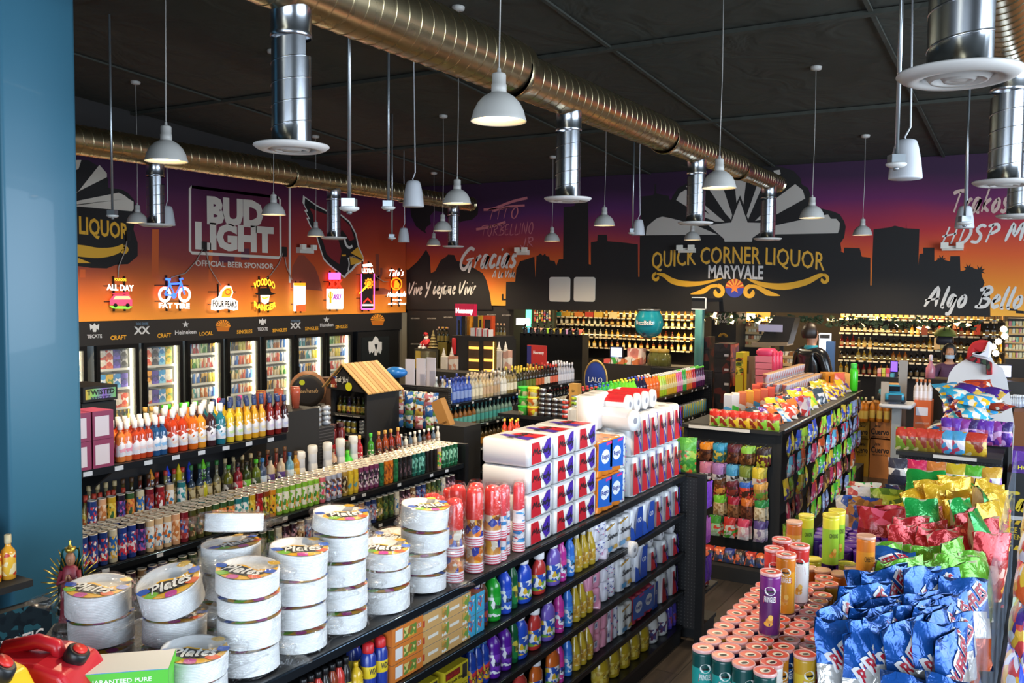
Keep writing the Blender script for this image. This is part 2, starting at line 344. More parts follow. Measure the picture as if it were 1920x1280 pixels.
# teal steel posts
TEAL = M('34657a', .42, 0, 0, 1, .1)
mb = MB(); p0 = atX(10, 600, -4.2); p1 = atX(151, 600, -4.2)
mb.rbox(-4.55, p0.y, 0, -4.2, p1.y, ceil_z(3)+.02, .02, TEAL, 3); struct(mb.build('column_left'))
mb = MB(); q = atY(1311, 640, 14.2); mb.rbox(q.x-.062, 14.14, 0, q.x+.062, 14.26, BZ0+.05, .01, M('47807f', .4), 2); struct(mb.build('column_back'))

# ---------------------------------------------------------------- wall graphics
class Wall:
    def __init__(s, left): s.left = left
    def uv(s, x, y):
        p = atX(x, y, LX) if s.left else atY(x, y, BY); return (p.y if s.left else p.x, p.z)
    def at(s, u, v, off): return (LX+off, u, v) if s.left else (u, BY-off, v)
LW, BW = Wall(True), Wall(False)
class Gfx(MB):
    def __init__(s, wall, off=.002): super().__init__(); s.w = wall; s.off = off
    def poly(s, pix, m, off=None):
        o = s.off if off is None else off
        return s.add([s.w.at(*s.w.uv(x, y), o) for x, y in pix], [tuple(range(len(pix)))], m)
    def line(s, pix, wd, m, off=None, sm=4, taper=False):
        """stroke through picture points, wd in metres (number or list)"""
        o = s.off if off is None else off
        pts = smoothline([s.w.uv(x, y) for x, y in pix], sm) if sm else [s.w.uv(x, y) for x, y in pix]
        if isinstance(wd, list):
            n = len(pts); wd = [wd[min(int(i/(n-1)*(len(wd)-1)), len(wd)-2)]*(1-(i/(n-1)*(len(wd)-1)-min(int(i/(n-1)*(len(wd)-1)), len(wd)-2)))+wd[min(int(i/(n-1)*(len(wd)-1)), len(wd)-2)+1]*(i/(n-1)*(len(wd)-1)-min(int(i/(n-1)*(len(wd)-1)), len(wd)-2)) for i in range(n)]
        return s.flat(ribbon(pts, wd, taper), m, lambda u, v: s.w.at(u, v, o))
    def text(s, st, p0, p1, h, m, bold=0., shear=0., brush=None, off=None, curve=None, spacing=1.):
        """lettering from picture point p0 to p1 along its baseline, h = cap height in picture points"""
        o = s.off if off is None else off
        (vt, wd) = BRUSH(st, *brush) if brush else TXT(st, bold, shear, spacing)
        a = s.w.uv(*p0); b = s.w.uv(*p1); t = s.w.uv(p0[0], p0[1]-h); hh = t[1]-a[1]
        def fn(u, v):
            k = u/wd; du, dv = a[0]+(b[0]-a[0])*k, a[1]+(b[1]-a[1])*k
            z = dv+v*hh
            if curve:
                bl, tp = curve(k); z0 = s.w.uv(p0[0]+(p1[0]-p0[0])*k, bl)[1]; z1 = s.w.uv(p0[0]+(p1[0]-p0[0])*k, tp)[1]; z = z0+(z1-z0)*v
            return s.w.at(du, z, o)
        return s.flat(vt, m, fn)
def arc(cx, cy, rx, ry, a0, a1, n=14): return [(cx+rx*cos(math.radians(a0+(a1-a0)*i/n)), cy-ry*sin(math.radians(a0+(a1-a0)*i/n))) for i in range(n+1)]

INK = M('211f1f', .6, spec=.3); CREAM = M('c9bdae', .6); LETW = M('dcd6cf', .55); GOLD = M('e0a52c', .55)
# left mural
mb = MB(); mb.box(LX-.03, 3.0, LZ0, LX, BY-.005, ceil_z(15)-.02, mat_sunset(1, LZ0, 5.0,
    [(.0, 'f09a3c'), (.16, 'dc7030'), (.34, '8e4038'), (.5, '6a2c44'), (.68, '4a2444'), (.9, '33203a')],
    [(.0, 'f59a38'), (.2, 'd86428'), (.42, 'b24226'), (.6, '8e3030'), (.78, '582440'), (.95, '3a2040')], 9.5, 12.5))
lm = tag(mb.build('wall_mural'), 'orange to purple sunset mural above the beer coolers with beer logos', 'mural')
g = Gfx(LW, .001); DUSK = M('8a3f2c', .6); DUSK2 = M('c85a26', .6); PURP = M('5a2b3e', .6)
g.poly([(285,430),(298,430),(297,520),(284,520)], DUSK2); g.poly([(392,455),(399,456),(397,528),(391,528)], DUSK2)
g.poly([(150,505),(160,505),(160,520),(150,520)], DUSK2)
g.poly([(452,466),(468,466),(468,487),(452,487)], PURP); g.poly([(560,478),(570,478),(590,500),(598,520),(604,545),(545,540),(548,500)], DUSK)
g.poly([(410,480),(424,476),(440,480),(440,492),(412,492)], PURP)
g.line([(707,476),(708,510),(707,545)], .11, DUSK, sm=0); g.line([(700,505),(701,520),(707,524)], .07, DUSK); g.line([(715,502),(714,516),(708,521)], .07, DUSK)
g.poly([(690,545),(700,540),(720,540),(735,546),(735,552),(690,552)], DUSK)
g.build('desert_print', lm)
# liquor badge at the near end
g = Gfx(LW, .003)
g.poly([(120,300),(165,300),(190,315),(202,335),(203,352),(228,355),(240,362),(252,376),(255,398),(250,430),(258,455),(258,480),(240,495),(218,496),(200,503),(170,502),(120,495)], INK)
for pix in ([(120,375),(147,358),(186,309),(200,325),(200,332),(148,358)], [(120,388),(147,376),(222,361),(233,366),(240,372),(250,378),(250,392),(247,396),(147,387),(120,386)]): g.poly(pix, CREAM, .005)
g.poly([(120,330),(147,316),(152,300),(140,300)], CREAM, .005)
g.text('LIQUOR', (148, 438), (241, 447), 36, GOLD, .04, curve=lambda k: (437+11*k, 404+15*k), off=.006)
g.line([(120,468),(150,470),(185,474),(215,470),(232,461)], [.16, .16, .12, .07], GOLD, .006); g.line([(232,461),(238,467),(233,473),(227,470)], .05, GOLD, .006)
g.poly([(120,484),(148,484),(170,493),(148,493),(120,490)], GOLD, .006)
g.build('store_badge', lm)
g = Gfx(LW, .003); BLW = M('d8cdbf', .55)
def rframe(pts, wd, m, off): g.line(pts+[pts[0], pts[1]], wd, m, off, 0)
rframe([(359,350),(521,370),(525,374),(526,480),(522,483),(360,474),(356,470),(356,354)], .045, BLW, .003)
g.text('BUD', (388, 416), (494, 424), 48, BLW, .085, curve=lambda k: (416+8*k, 368+10*k)); g.text('LIGHT', (366, 468), (513, 477), 51, BLW, .085, curve=lambda k: (463+8*k, 416+11*k))
g.text('OFFICIAL BEER SPONSOR', (366, 498), (513, 504), 11, BLW, .03)
g.build('beer_logo', lm)
g = Gfx(LW, .003); CARD = M('7c2026', .55); WHT = M('d9d2c8', .55); BEAK = M('dca032', .5)
out = [(568,366),(590,382),(616,396),(640,402),(656,415),(668,438),(673,462),(681,480),(682,490),(668,498),(660,508),(652,514),(646,522),(634,512),(616,497),(606,486),(600,468),(594,448),(592,440),(580,422),(574,408),(578,408),(570,394),(574,393),(567,380)]
g.poly(out, WHT, .003); cx, cy = 628, 450
def shrink(p, k): return [(cx+(x-cx)*k, cy+(y-cy)*k) for x, y in p]
g.poly(shrink(out, .94), INK, .005)
g.poly([(580,390),(612,402),(640,408),(656,424),(664,448),(655,452),(648,440),(640,430),(634,450),(640,470),(636,495),(622,486),(612,476),(606,455),(598,436),(588,415),(586,402)], CARD, .007)
g.poly([(646,445),(652,458),(660,464),(656,470),(644,468),(638,452)], INK, .008); g.line([(645,446),(648,458),(654,464),(660,461)], .05, WHT, .009)
g.poly([(657,474),(670,463),(680,482),(681,487)], BEAK, .009); g.poly([(655,480),(681,489),(668,494),(657,497)], BEAK, .009)
g.poly([(640,477),(648,477),(648,480),(640,480)], BEAK, .009); g.line([(652,483),(654,495),(652,508)], .03, WHT, .009)
g.build('bird_emblem', lm)
g = Gfx(LW, .004); g.line([(543,350),(543,530)], .05, WHT, .004, 0); g.build('conduit', lm)

# back mural
mb = MB(); mb.box(LX+.005, BY, BZ0, 6, BY+.028, ceil_z(15)-.01, mat_sunset(0, BZ0, 4.7,
    [(.0, 'ffb443'), (.18, 'e8792c'), (.4, 'b8482a'), (.56, '84304c'), (.72, '552a5c'), (.9, '332038')],
    [(.0, 'ffb443'), (.2, 'ee8a2c'), (.4, 'dc5c2a'), (.56, 'b83438'), (.74, '642454'), (.9, '38203c')], -6.5, -1.0))
bm = tag(mb.build('wall_mural'), 'sunset city mural hanging over the back counter with gold store name', 'mural')
g = Gfx(BW, .0015); SK = M('232121', .6, spec=.3)
sky = [(762,580),(762,505),(765,506),(783,490),(799,468),(806,480),(808,512),(816,508),(826,488),(838,480),(840,477),(852,478),(856,489),(862,490),(868,495),(888,502),(905,512),(912,525),(918,548),(923,580)]
g.poly(sky, SK); g.build('mountain_print', bm); g = Gfx(BW, .0015)
g.poly([(948,580),(949,528),(966,528),(968,505),(975,490),(1002,481),(1004,520),(1006,480),(1010,478),(1013,475),(1018,479),(1022,475),(1024,480),(1030,481),(1031,488),(1040,489),(1043,498),(1048,486),(1056,486),(1057,388),(1077,386),(1079,380),(1097,379),(1103,379),(1104,495),(1108,496),(1108,454),(1120,452),(1121,440),(1138,440),(1139,452),(1165,454),(1196,458),(1197,519),(1199,519),(1200,440),(1203,368),(1224,366),(1227,362),(1254,367),(1256,375),(1300,345),(1400,340),(1560,420),(1576,470),(1582,474),(1583,464),(1612,465),(1616,481),(1632,483),(1632,535),(1634,535),(1638,430),(1668,426),(1678,423),(1699,428),(1699,416),(1700,428),(1724,429),(1722,497),(1724,476),(1731,475),(1731,464),(1752,464),(1752,490),(1762,484),(1781,490),(1782,480),(1800,480),(1801,508),(1812,506),(1820,500),(1834,506),(1842,520),(1846,530),(1842,540),(1856,541),(1857,594),(1500,586)], SK)
for px_, py_, r in ((1816,504,11),(1837,508,12),(1765,487,10)):
    g.poly([(px_+r*(1 if i % 2 else .4)*cos(i*PI/8), py_+r*(1 if i % 2 else .4)*sin(i*PI/8)) for i in range(16)], SK, .002)
g.line([(1229,345),(1229,365)], .03, SK, .002, 0)
g.poly([(941,551),(944,551),(944,560),(950,560),(950,563),(941,563)], SK, .002); g.poly([(1905,570),(1908,570),(1908,582),(1920,583),(1920,588),(1905,587)], SK, .002)
g.poly([(1890,565),(1893,565),(1893,578),(1905,579),(1905,583),(1890,582)], SK, .002)
g.build('skyline_print', bm); g = Gfx(BW, .0015); g.poly([(769,382),(800,378),(830,384),(860,392),(880,380),(897,388),(896,402),(885,412),(866,415),(858,420),(845,418),(832,398),(815,395),(806,405),(808,420),(800,425),(797,432),(800,438),(790,432),(780,424),(771,405)], SK, .002)
g.build('hat_print', bm)
g = Gfx(BW, .004)
pal = M('b9b1a8', .6)
dome = [(1200,470),(1201,440),(1204,430),(1213,421),(1222,418),(1232,405),(1254,400),(1262,385),(1260,370),(1272,352),(1290,343),(1315,335),(1340,318),(1370,312),(1395,308),(1430,308),(1462,312),(1488,320),(1502,335),(1503,345),(1515,352),(1520,365),(1522,385),(1545,392),(1565,397),(1575,402),(1583,415),(1586,425),(1583,445),(1576,456),(1578,470)]
g.poly(dome, SK, .003)
c0 = (1389, 431)
def ray(pix): g.poly(pix, pal, .005)
ray([(1211,441),(1213,425),(1222,417),(1232,409),(1242,406),(1258,409),(1300,420),(1346,440)])
ray([(1268,375),(1275,362),(1286,355),(1359,416),(1341,415),(1318,406)]); ray([(1287,350),(1286,349),(1300,343),(1320,395),(1330,402)])
ray([(1330,355),(1357,355),(1373,403),(1371,412),(1360,400)]); ray([(1377,336),(1399,341),(1394,383),(1388,366),(1381,380)])
ray([(1420,346),(1430,348),(1403,411),(1400,404)]); ray([(1455,372),(1491,345),(1505,356),(1510,372),(1456,402),(1456,380)]); ray([(1440,390),(1428,412),(1416,414)])
ray([(1450,320),(1462,318),(1464,326),(1455,330)])
ray([(1456,422),(1545,403),(1553,402),(1558,410),(1568,410),(1575,418),(1574,430),(1571,437),(1428,440)])
g.poly([(1387,375),(1402,417),(1430,418),(1428,434),(1411,446),(1410,453),(1359,453),(1358,448),(1328,422),(1371,417)], pal, .006)
g.text('QUICK CORNER LIQUOR', (1222, 500), (1545, 502), 30, GOLD, -.004, curve=lambda k: (504-12*(1-(2*k-1)**2)+2*k, 471-11*(1-(2*k-1)**2)), off=.006)
g.text('QUICK CORNER LIQUOR', (1223, 501), (1546, 503), 30, M('c9a35c', .6), .004, curve=lambda k: (505-12*(1-(2*k-1)**2)+2*k, 472-11*(1-(2*k-1)**2)), off=.0045)
g.text('MARYVALE', (1328, 521), (1431, 523), 25, M('cfcac6', .5), .035, off=.006)
for sw in ([(1230,513),(1245,516),(1262,527),(1288,532),(1320,530),(1356,521)], [(1401,522),(1430,533),(1470,537),(1510,529),(1535,517),(1545,515)]):
    g.line(sw, [.02, .07, .1, .1, .06, .015] if sw[0][0] < 1300 else [.015, .08, .11, .1, .07, .03], GOLD, .006)
def swirl(cx, cy, r, a0, turn, wd): g.line([(cx+r*(1-.75*i/10)*cos(a0+turn*i/10), cy+r*(1-.75*i/10)*sin(a0+turn*i/10)) for i in range(11)], wd, GOLD, .006, 2)
swirl(1231, 520, 8, -PI/2, -5.2, .05); swirl(1545, 524, 9, -PI/2, 5.2, .05); swirl(1346, 547, 12, -PI/2, 5.4, .07); swirl(1407, 548, 12, -PI/2, -5.4, .07)
g.line([(1295,551),(1318,546),(1332,537),(1346,535)], [.01, .09, .06, .05], GOLD, .006); g.line([(1463,554),(1440,549),(1420,538),(1407,536)], [.01, .09, .06, .05], GOLD, .006)
fx, fy, fr = 1377.5, 540, 17.5
g.poly(arc(fx, fy, fr, fr, -180, 0, 20), M('2a3a98', .5), .006)
for k in range(13): g.poly([(fx, fy)]+arc(fx, fy, fr, fr, 180*k/13, 180*(k+1)/13, 3), M(['c8442c', 'f0a83a'][k % 2], .5), .006)
g.poly([(fx+11*(1 if i % 2 == 0 else .42)*sin(i*PI/5), fy-11*(1 if i % 2 == 0 else .42)*cos(i*PI/5)) for i in range(10)], M('ee7c30', .5), .008)
g.build('store_sign', bm)
BS = (.18, .25, 4)
for a in (('Gracias', (862, 503), (970, 499), 36, LETW), ('A La Vida', (923, 520), (966, 519), 13, LETW), ('Vive Y dejame Vivir', (766, 551), (893, 550), 22, LETW), ('Trakos', (1786, 398), (1893, 396), 40, M('c8a89c', .55)), ('HDSP MX', (1765, 458), (1940, 450), 32, LETW), ('Algo Bello Pa', (1732, 574), (1985, 578), 36, LETW)):
    g = Gfx(BW, .005); g.text(*a, brush=BS); g.build('script_lettering', bm)
g = Gfx(BW, .004); TT = M('c07078', .6)
g.text('TITO', (915, 412), (972, 408), 20, TT, brush=(.1, .1, 3)); g.line([(907,393),(925,391),(960,378),(989,371)], .05, TT); g.line([(925,396),(950,388),(984,385)], .04, TT)
g.text('TORBELLINO', (903, 443), (1000, 437), 20, TT, brush=(.09, .1, 3)); g.line([(893,430),(920,425),(948,416)], .05, TT); g.text('JR', (976, 462), (1000, 462), 17, TT, brush=(.1, .1, 3))
g.build('painted_signature', bm)
# two pale plaques under the skyline
for k, (x0, x1) in enumerate(((1030, 1070), (1076, 1117))):
    a = BW.uv(x0, 565); b = BW.uv(x1, 519); mb = MB()
    mb.rbox(a[0], a[1], 0, b[0], b[1], .012, .05, M('cdc6bb', .5), 4, Matrix(((1,0,0,0),(0,0,-1,BY-.004),(0,1,0,0),(0,0,0,1))))
    tag(mb.build('wall_plaque'), ('blank cream square plaque on the black back mural, beside the second plaque' if k == 0 else 'blank cream square plaque on the black mural nearer the gold store sign'), 'plaque')
# small black boxed frame hanging at the teal post
mb = MB(); a = atY(1297, 580, 13.9); b = atY(1325, 557, 13.9); mb.box(a.x, 13.9, a.z, b.x, 13.95, b.z, MATT)
for q in ((a.x, a.z, b.x, a.z+.012), (a.x, b.z-.012, b.x, b.z), (b.x-.02, a.z, b.x, b.z)): mb.box(q[0], 13.89, q[1], q[2], 13.9, q[3], WHITE)
mb.box((a.x+b.x)/2-.03, 13.95, b.z-.08, (a.x+b.x)/2+.03, BY+.03, b.z-.02, MATT); tag(mb.build('hanging_sign'), 'back of a small black framed sign above the slim teal post', 'sign')

# ---------------------------------------------------------------- emergency lights on the murals
def emlight(wall, x, y, wpx, label):
    a = wall.uv(x-wpx/2, y+4); b = wall.uv(x+wpx/2, y-5); mb = MB(); W2 = M('cfc8bc', .5); s = b[0]-a[0]
    P_ = lambda u, v, o: wall.at(u, v, o)
    def bx(u0, v0, u1, v1, o0, o1, m):
        c = [wall.at(u0, v0, o0), wall.at(u1, v1, o1)]; lo = [min(c[0][i], c[1][i]) for i in range(3)]; hi = [max(c[0][i], c[1][i]) for i in range(3)]; mb.box(*lo, *hi, m)
    bx(a[0], a[1], b[0], b[1], .002, .1, W2); root = mb.build('emergency_light')
    for u in (a[0]+.04, b[0]-.04):
        mb = MB(); bx(u-.05, b[1]-.04, u+.05, b[1]+.05, .1, .16, M('e6e0d2', .3)); mb.build('lamp_head', root)
    tag(root, label, 'emergency light')
emlight(LW, 568, 470, 26, 'white twin head emergency light on the sunset mural by the bird emblem')
emlight(BW, 983, 474, 20, 'white emergency light on the back mural beside the painted word Gracias')
emlight(BW, 1290, 470, 30, 'white twin head emergency light over the gold store name')
emlight(BW, 1787, 466, 40, 'white twin head emergency light above the words Algo Bello')

# ---------------------------------------------------------------- ducts
def mat_duct(c, r):
    m, nt, b = nodes('galvanised_steel'); L = nt.links.new
    tc = N(nt, 'ShaderNodeTexCoord'); v = N(nt, 'ShaderNodeTexNoise', i_Scale=5.); L(tc.outputs['Object'], v.inputs['Vector'])
    sp = N(nt, 'ShaderNodeSeparateColor'); L(v.outputs['Color'], sp.inputs[0])
    mr = N(nt, 'ShaderNodeMapRange'); mr.inputs[3].default_value = r-.03; mr.inputs[4].default_value = r+.04; L(sp.outputs[0], mr.inputs[0]); L(mr.outputs[0], b.inputs['Roughness'])
    b.inputs['Base Color'].default_value = (*lin(c), 1); b.inputs['Metallic'].default_value = 1.
    return m
DUCT, DROP = mat_duct('c6b48e', .27), mat_duct('b9bcc2', .24)
def helix(mb, r, L0, L1, pitch, M4, m, n=28, ridge=.0035):
    """spiral-wound tube along local z"""
    K = int((L1-L0)/pitch)+1; st = (L1-L0)/K; tot = K*n; cr = ((0, 0), (.025, ridge), (.05, 0), (.075, 0), (.975, 0), (1, 0)); nc = len(cr); base = len(mb.v); k = mb.mat(m)
    for q in range(tot+1):
        a = 2*PI*q/n
        for f, dr in cr:
            z = min(max(L0+st*(q/n-1+f), L0), L1); mb.v.append(tuple(M4 @ Vector(((r+dr)*cos(a), (r+dr)*sin(a), z))))
    for q in range(tot):
        for j in range(nc-1): b = base+q*nc+j; mb.f.append((b, b+nc, b+nc+1, b+1)); mb.mi.append(k); mb.sm.append(True)
def duct(X, zb, segs, drops, label, jl):
    root = None
    for k, (y0, y1, d) in enumerate(segs):
        mb = MB(); R4 = Matrix(((1,0,0,X),(0,0,1,0),(0,-1,0,zb+d/2),(0,0,0,1)))
        helix(mb, d/2, y0, y1, .115, R4, DUCT, 36)
        if k == len(segs)-1: mb.lathe([(0, y1-.002), (d/2, y1-.002), (d/2, y1)], DUCT, 36, M4=R4)
        if root is None: root = tag(mb.build('spiral_duct'), label, 'air duct')
        else: mb.build('duct_section', root)
        if k:
            d0 = segs[k-1][2]; mb = MB(); mb.lathe([(d0/2+.003, y0-.1), (d0/2+.008, y0-.09), (d0/2+.006, y0-.05), (d/2+.006, y0+.08), (d/2+.008, y0+.1), (d/2+.002, y0+.11)], DUCT, 36, M4=R4, caps=False); mb.build('reducer', root)
    for y, ztop, zd in drops:
        mb = MB(); helix(mb, .0975, zd, ztop-.11, .12, Matrix.Translation((X, y, 0)), DROP, 28, .003)
        mb.lathe([(.099, ztop-.12), (.104, ztop-.115), (.104, ztop-.1), (.1, ztop-.09), (.1, ztop+.05), (.13, ztop+.07)], DROP, 28, (X, y, 0), False); dr = mb.build('duct_drop', root)
        mb = MB(); W3 = M('cfc9c4', .45)
        mb.lathe([(.1, .0), (.185, -.005), (.188, -.012), (.17, -.026), (.15, -.034), (.118, -.03), (.112, -.006)], W3, 32, (X, y, zd), False)
        mb.lathe([(.105, -.012), (.105, -.01), (.085, -.036), (.075, -.032), (.07, -.014)], W3, 28, (X, y, zd), False)
        mb.lathe([(.06, -.015), (.045, -.036), (.035, -.03), (.02, -.034), (0, -.034)], W3, 24, (X, y, zd), False)
        mb.lathe([(.0, -.002), (.115, -.002)], M('4a4644', .6), 24, (X, y, zd), False); mb.build('diffuser', dr)
    return root
duct(-3.3, 4.05, [(-1.5, 5.62, .37), (5.62, 8.55, .315), (8.55, 11.0, .27), (11.0, 12.75, .235)], [(3.4, 4.05, 3.41), (6.43, 4.05, 3.42), (9.42, 4.05, 3.43), (12.3, 4.05, 3.41)], 'long spiral steel duct crossing overhead from the ceiling light to the back mural', 0)
duct(-8.83, 4.05, [(1, 9.15, .315), (9.15, 11.6, .27), (11.6, 13.5, .24)], [(6.93, 4.05, 3.40), (9.93, 4.05, 3.41), (12.95, 4.05, 3.42)], 'spiral steel duct running along the beer cooler wall', 0)
duct(-.28, 4.08, [(-1.5, 7, .37), (7, 10.2, .3)], [(3.27, 4.08, 3.41), (6.56, 4.08, 3.41), (9.43, 4.08, 3.41)], 'steel duct with large round diffusers above the chip rack', 0)

# ---------------------------------------------------------------- pendants
LAMPW = M('b4b0aa', .45)
def mk_lamp():
    mb = MB(); mb.lathe([(.131, 0), (.1315, .004), (.126, .02), (.118, .05), (.1, .085), (.075, .112), (.05, .128), (.034, .135), (.034, .136), (.03, .134), (.048, .124), (.072, .108), (.096, .082), (.114, .048), (.122, .018), (.127, .002), (.131, 0)], LAMPW, 32, caps=False); sh = mb.mesh('shade')
    mb = MB(); mb.lathe([(.036, .13), (.036, .17), (.033, .172), (.033, .215), (.03, .222), (.01, .228), (.008, .245), (.004, .25)], LAMPW, 20); so = mb.mesh('socket')
    mb = MB(); mb.lathe([(0, .012), (.06, .013), (.1, .02), (.116, .03), (.09, .08), (.0, .1)], M('ffe6b0', .5, es=7., ecol='ffdc9a'), 24); bu = mb.mesh('bulb')
    return [('pendant_lamp', sh, 0, None, None), ('socket', so, 0, None, None), ('bulb', bu, 0, None, None)]
LAMP = mk_lamp()
lamps = [(-2.261,3.686,'nearest the camera, in front of the big duct'),(-4.855,3.895,'hanging near the teal column'),(-7.39,7.334,'in front of the beer sponsor lettering'),(-9.982,7.56,'beside the cooler duct drop by the black store badge'),
 (-4.785,7.075,'beside the white bell speaker over the middle aisle'),(-2.22,6.853,'in front of the mural dome beside the big duct'),(-2.233,10.06,'in front of the pale cloud of the mural dome'),(-2.277,13.358,'against the red sky beside the dark tower'),
 (-4.756,10.257,'over the soda aisle in front of the dark mural towers'),(-7.08,13.249,'small against the tall dark mural tower'),(-7.249,10.368,'in front of the mountain silhouette, upper of the close pair'),(-9.87,13.828,'in front of the mountain silhouette, lower of the close pair'),(-9.896,10.714,'in front of the bird emblem'),(-4.853,13.723,'tucked beneath a duct drop at the gold store sign')]
for x, y, wl in lamps:
    o = put(LAMP, (x, y, 3.48), 0, 'white dome pendant lamp '+wl, 'pendant lamp', 'white dome pendant lamps')
    zc = ceil_z(y)-3.48; mb = MB(); mb.tube([(0, 0, .245), (.006, .004, zc*.5), (0, 0, zc-.02)], .0035, LAMPW, 5); mb.build('cord', o)
    mb = MB(); mb.lathe([(.02, zc-.04), (.055, zc-.03), (.06, zc-.01), (.06, zc+.02)], LAMPW, 16); mb.build('ceiling_rose', o)
    d = bpy.data.lights.new('bulb_light', 'SPOT'); d.energy = 160; d.color = (1, .8, .53); d.spot_size = math.radians(150); d.spot_blend = .6; d.shadow_soft_size = .07
    lo = bpy.data.objects.new('bulb_light', d); COL.objects.link(lo); lo.location = (x, y, 3.475)
# speakers and sensors
def speaker(x, y, wpx, d, label, rod=False):
    p = atD(x, y, d); s = wpx*d/FPX; mb = MB(); SW = M('c3c4c8', .5)
    mb.lathe([(0, 0), (s*.47, 0), (s*.5, .02*s), (s*.5, .08*s), (s*.44, .6*s), (s*.36, 1.0*s), (s*.3, 1.18*s), (s*.22, 1.22*s), (0, 1.23*s)], SW, 24); o = mb.build('hanging_speaker', None, p)
    mb = MB()
    for a in (0, PI): mb.tube([(s*.5*cos(a+.5*t-.5)*.86*(1-.25*t), s*.47*sin(a+.5*t-.5)*(1-.25*t), .35*s+.5*s*t*(2-t)) for t in [i/8 for i in range(17)]], .008*s+.002, SW, 4)
    mb.build('trim_arch', o)
    zc = ceil_z(p.y)-p.z; mb = MB(); mb.tube([(0, 0, 1.2*s), (-.01, 0, 1.3*s), (.02, 0, 1.6*s), (0, 0, zc*.7), (0, 0, zc)], .006, SW, 5); mb.build('cable', o)
    tag(o, label, 'speaker', 'white bell speakers hung from the ceiling')
speaker(775, 388, 40, 8.5, 'white bell speaker hanging beside the mural corner, larger of two'); speaker(757, 454, 22, 15, 'small white bell speaker hanging in front of the mural corner')
speaker(1697, 336, 60, 5.3, 'large white bell speaker hanging over the candy aisle with a sensor in front'); speaker(1808, 428, 34, 9.3, 'white bell speaker hanging below the word Traka'); speaker(1197, 441, 24, 13, 'white bell speaker hanging beside the black store sign'); speaker(313, 423, 30, 11.5, 'white bell speaker half hidden behind a cooler duct drop')
def sensor(x, y, wpx, d, label, eye=True):
    p = atD(x, y, d); s = wpx*d/FPX; mb = MB(); G = M('aab0b4', .3, .8)
    mb.box(-s*.33, -s*.33, .3*s, s*.33, s*.33, .72*s, G); o = mb.build('ceiling_sensor', None, p, .5)
    mb = MB(); mb.lathe([(.1*s, .1*s), (.3*s, .1*s), (.48*s, .2*s), (.5*s, .28*s), (.46*s, .32*s), (0, .32*s)], M('d8d6d2', .4), 20); mb.build('housing', o)
    mb = MB(); mb.lathe([(0, -.06*s), (.1*s, -.04*s), (.15*s, .03*s), (.14*s, .12*s)], M('8a8f94', .1, .5), 14); mb.build('lens', o)
    zc = ceil_z(p.y)-p.z; mb = MB(); mb.tube([(0, 0, .7*s), (0, 0, zc+.02)], .012, G, 8); mb.build('conduit_rod', o)
    tag(o, label, 'sensor', 'sensors on metal rods under the ceiling')
sensor(655, 400, 38, 5.6, 'dome sensor on a metal rod in front of the bird emblem, larger one'); sensor(728, 396, 27, 8, 'grey box sensor on a rod beside the bell speaker'); sensor(211, 410, 22, 9.1, 'dome sensor on a thin rod in front of the black store badge'); sensor(735, 450, 15, 12.6, 'tiny sensor on a rod above the vodka sign')
sensor(1680, 318, 38, 5.0, 'box sensor on a rod in front of the large bell speaker'); sensor(1808, 424, 26, 8.7, 'sensor on a rod below the word Traka'); sensor(1186, 441, 17, 13, 'small sensor beside the bell speaker at the store sign')
# ================================================================ kinds of goods (each a list of parts, front towards -y)
_sp = {}
def once(fn):
    def g(*a, **k):
        key = (fn.__name__, a, tuple(sorted(k.items())))
        if key not in _sp: _sp[key] = fn(*a, **k)
        return _sp[key]
    return g
def front(y, off=.001): return lambda u, v: (u, -y-off, v)
def wrapfn(r, off=.0012, sx=1., sy=1.):
    return lambda u, v: ((r+off)*sin(u/r)*sx, -(r+off)*cos(u/r)*sy, v)
def fit(vt, w, wd=None, h=None, cx=0, cz=0):
    """scale lettering (shape, width) to width wd (and cap height h) around cx, baseline cz"""
    k = wd/w if wd else h; kv = h if h else k
    return [((x-w/2)*k+cx, y*kv+cz) for x, y in vt[0]], vt[1]
def word(mb, s, wd, cx, cz, m, fn, h=None, bold=.02, brush=None, rot=0):
    vt, w_ = BRUSH(s, *brush) if brush else TXT(s, bold)
    q = fit(vt, w_, wd, h, 0, 0)
    if rot: c_, s_ = cos(rot), sin(rot); q = ([(x*c_-y*s_, x*s_+y*c_) for x, y in q[0]], q[1])
    mb.flat(([(x+cx, y+cz) for x, y in q[0]], q[1]), m, fn)

@once
def BOT(name, prof, body, cap, capprof, lab=None, n=14, sx=1., sy=1., txt=None, tcol='20242e', neck=None, th=None, smoothing=True):
    """bottle, jar or can turned from a profile; lab = (z0, z1, colour(s), radius)"""
    bm_ = body if not isinstance(body, (str, tuple)) else (M(body, .25, 0, 0, 1, .3) if isinstance(body, str) else PRINT(body, 50))
    mb = MB(); mb.lathe(prof, bm_, n, sx=sx, sy=sy); sp = [(name, mb.mesh(name), 0, None, None)]
    if capprof:
        mb = MB(); mb.lathe(capprof, cap if not isinstance(cap, str) else M(cap, .4), max(8, n-4), sx=sx if capprof[0][0] > .03 else 1, sy=sy if capprof[0][0] > .03 else 1); sp.append(('cap', mb.mesh('cap'), 0, None, None))
    if lab:
        z0, z1, c, r = lab; mb = MB(); mm = PRINT(c[1:], c[0]*1.7, .4) if isinstance(c, tuple) else (c if not isinstance(c, str) else M(c, .45))
        mb.lathe([(r+.0006, z0), (r+.001, z0+.001), (r+.001, z1-.001), (r+.0006, z1)], mm, n, caps=False, sx=sx, sy=sy)
        if txt: word(mb, txt, min(r*1.5, .08*len(txt)*r*5), 0, (z0+z1)/2-(th or .012)*.3, M(tcol, .5), wrapfn(r, .0018, sx, sy), h=th, brush=(.17, .15, 2) if txt[0].isupper() and txt[1:].islower() else None)
        sp.append(('label', mb.mesh('label'), 0, None, None))
    return sp
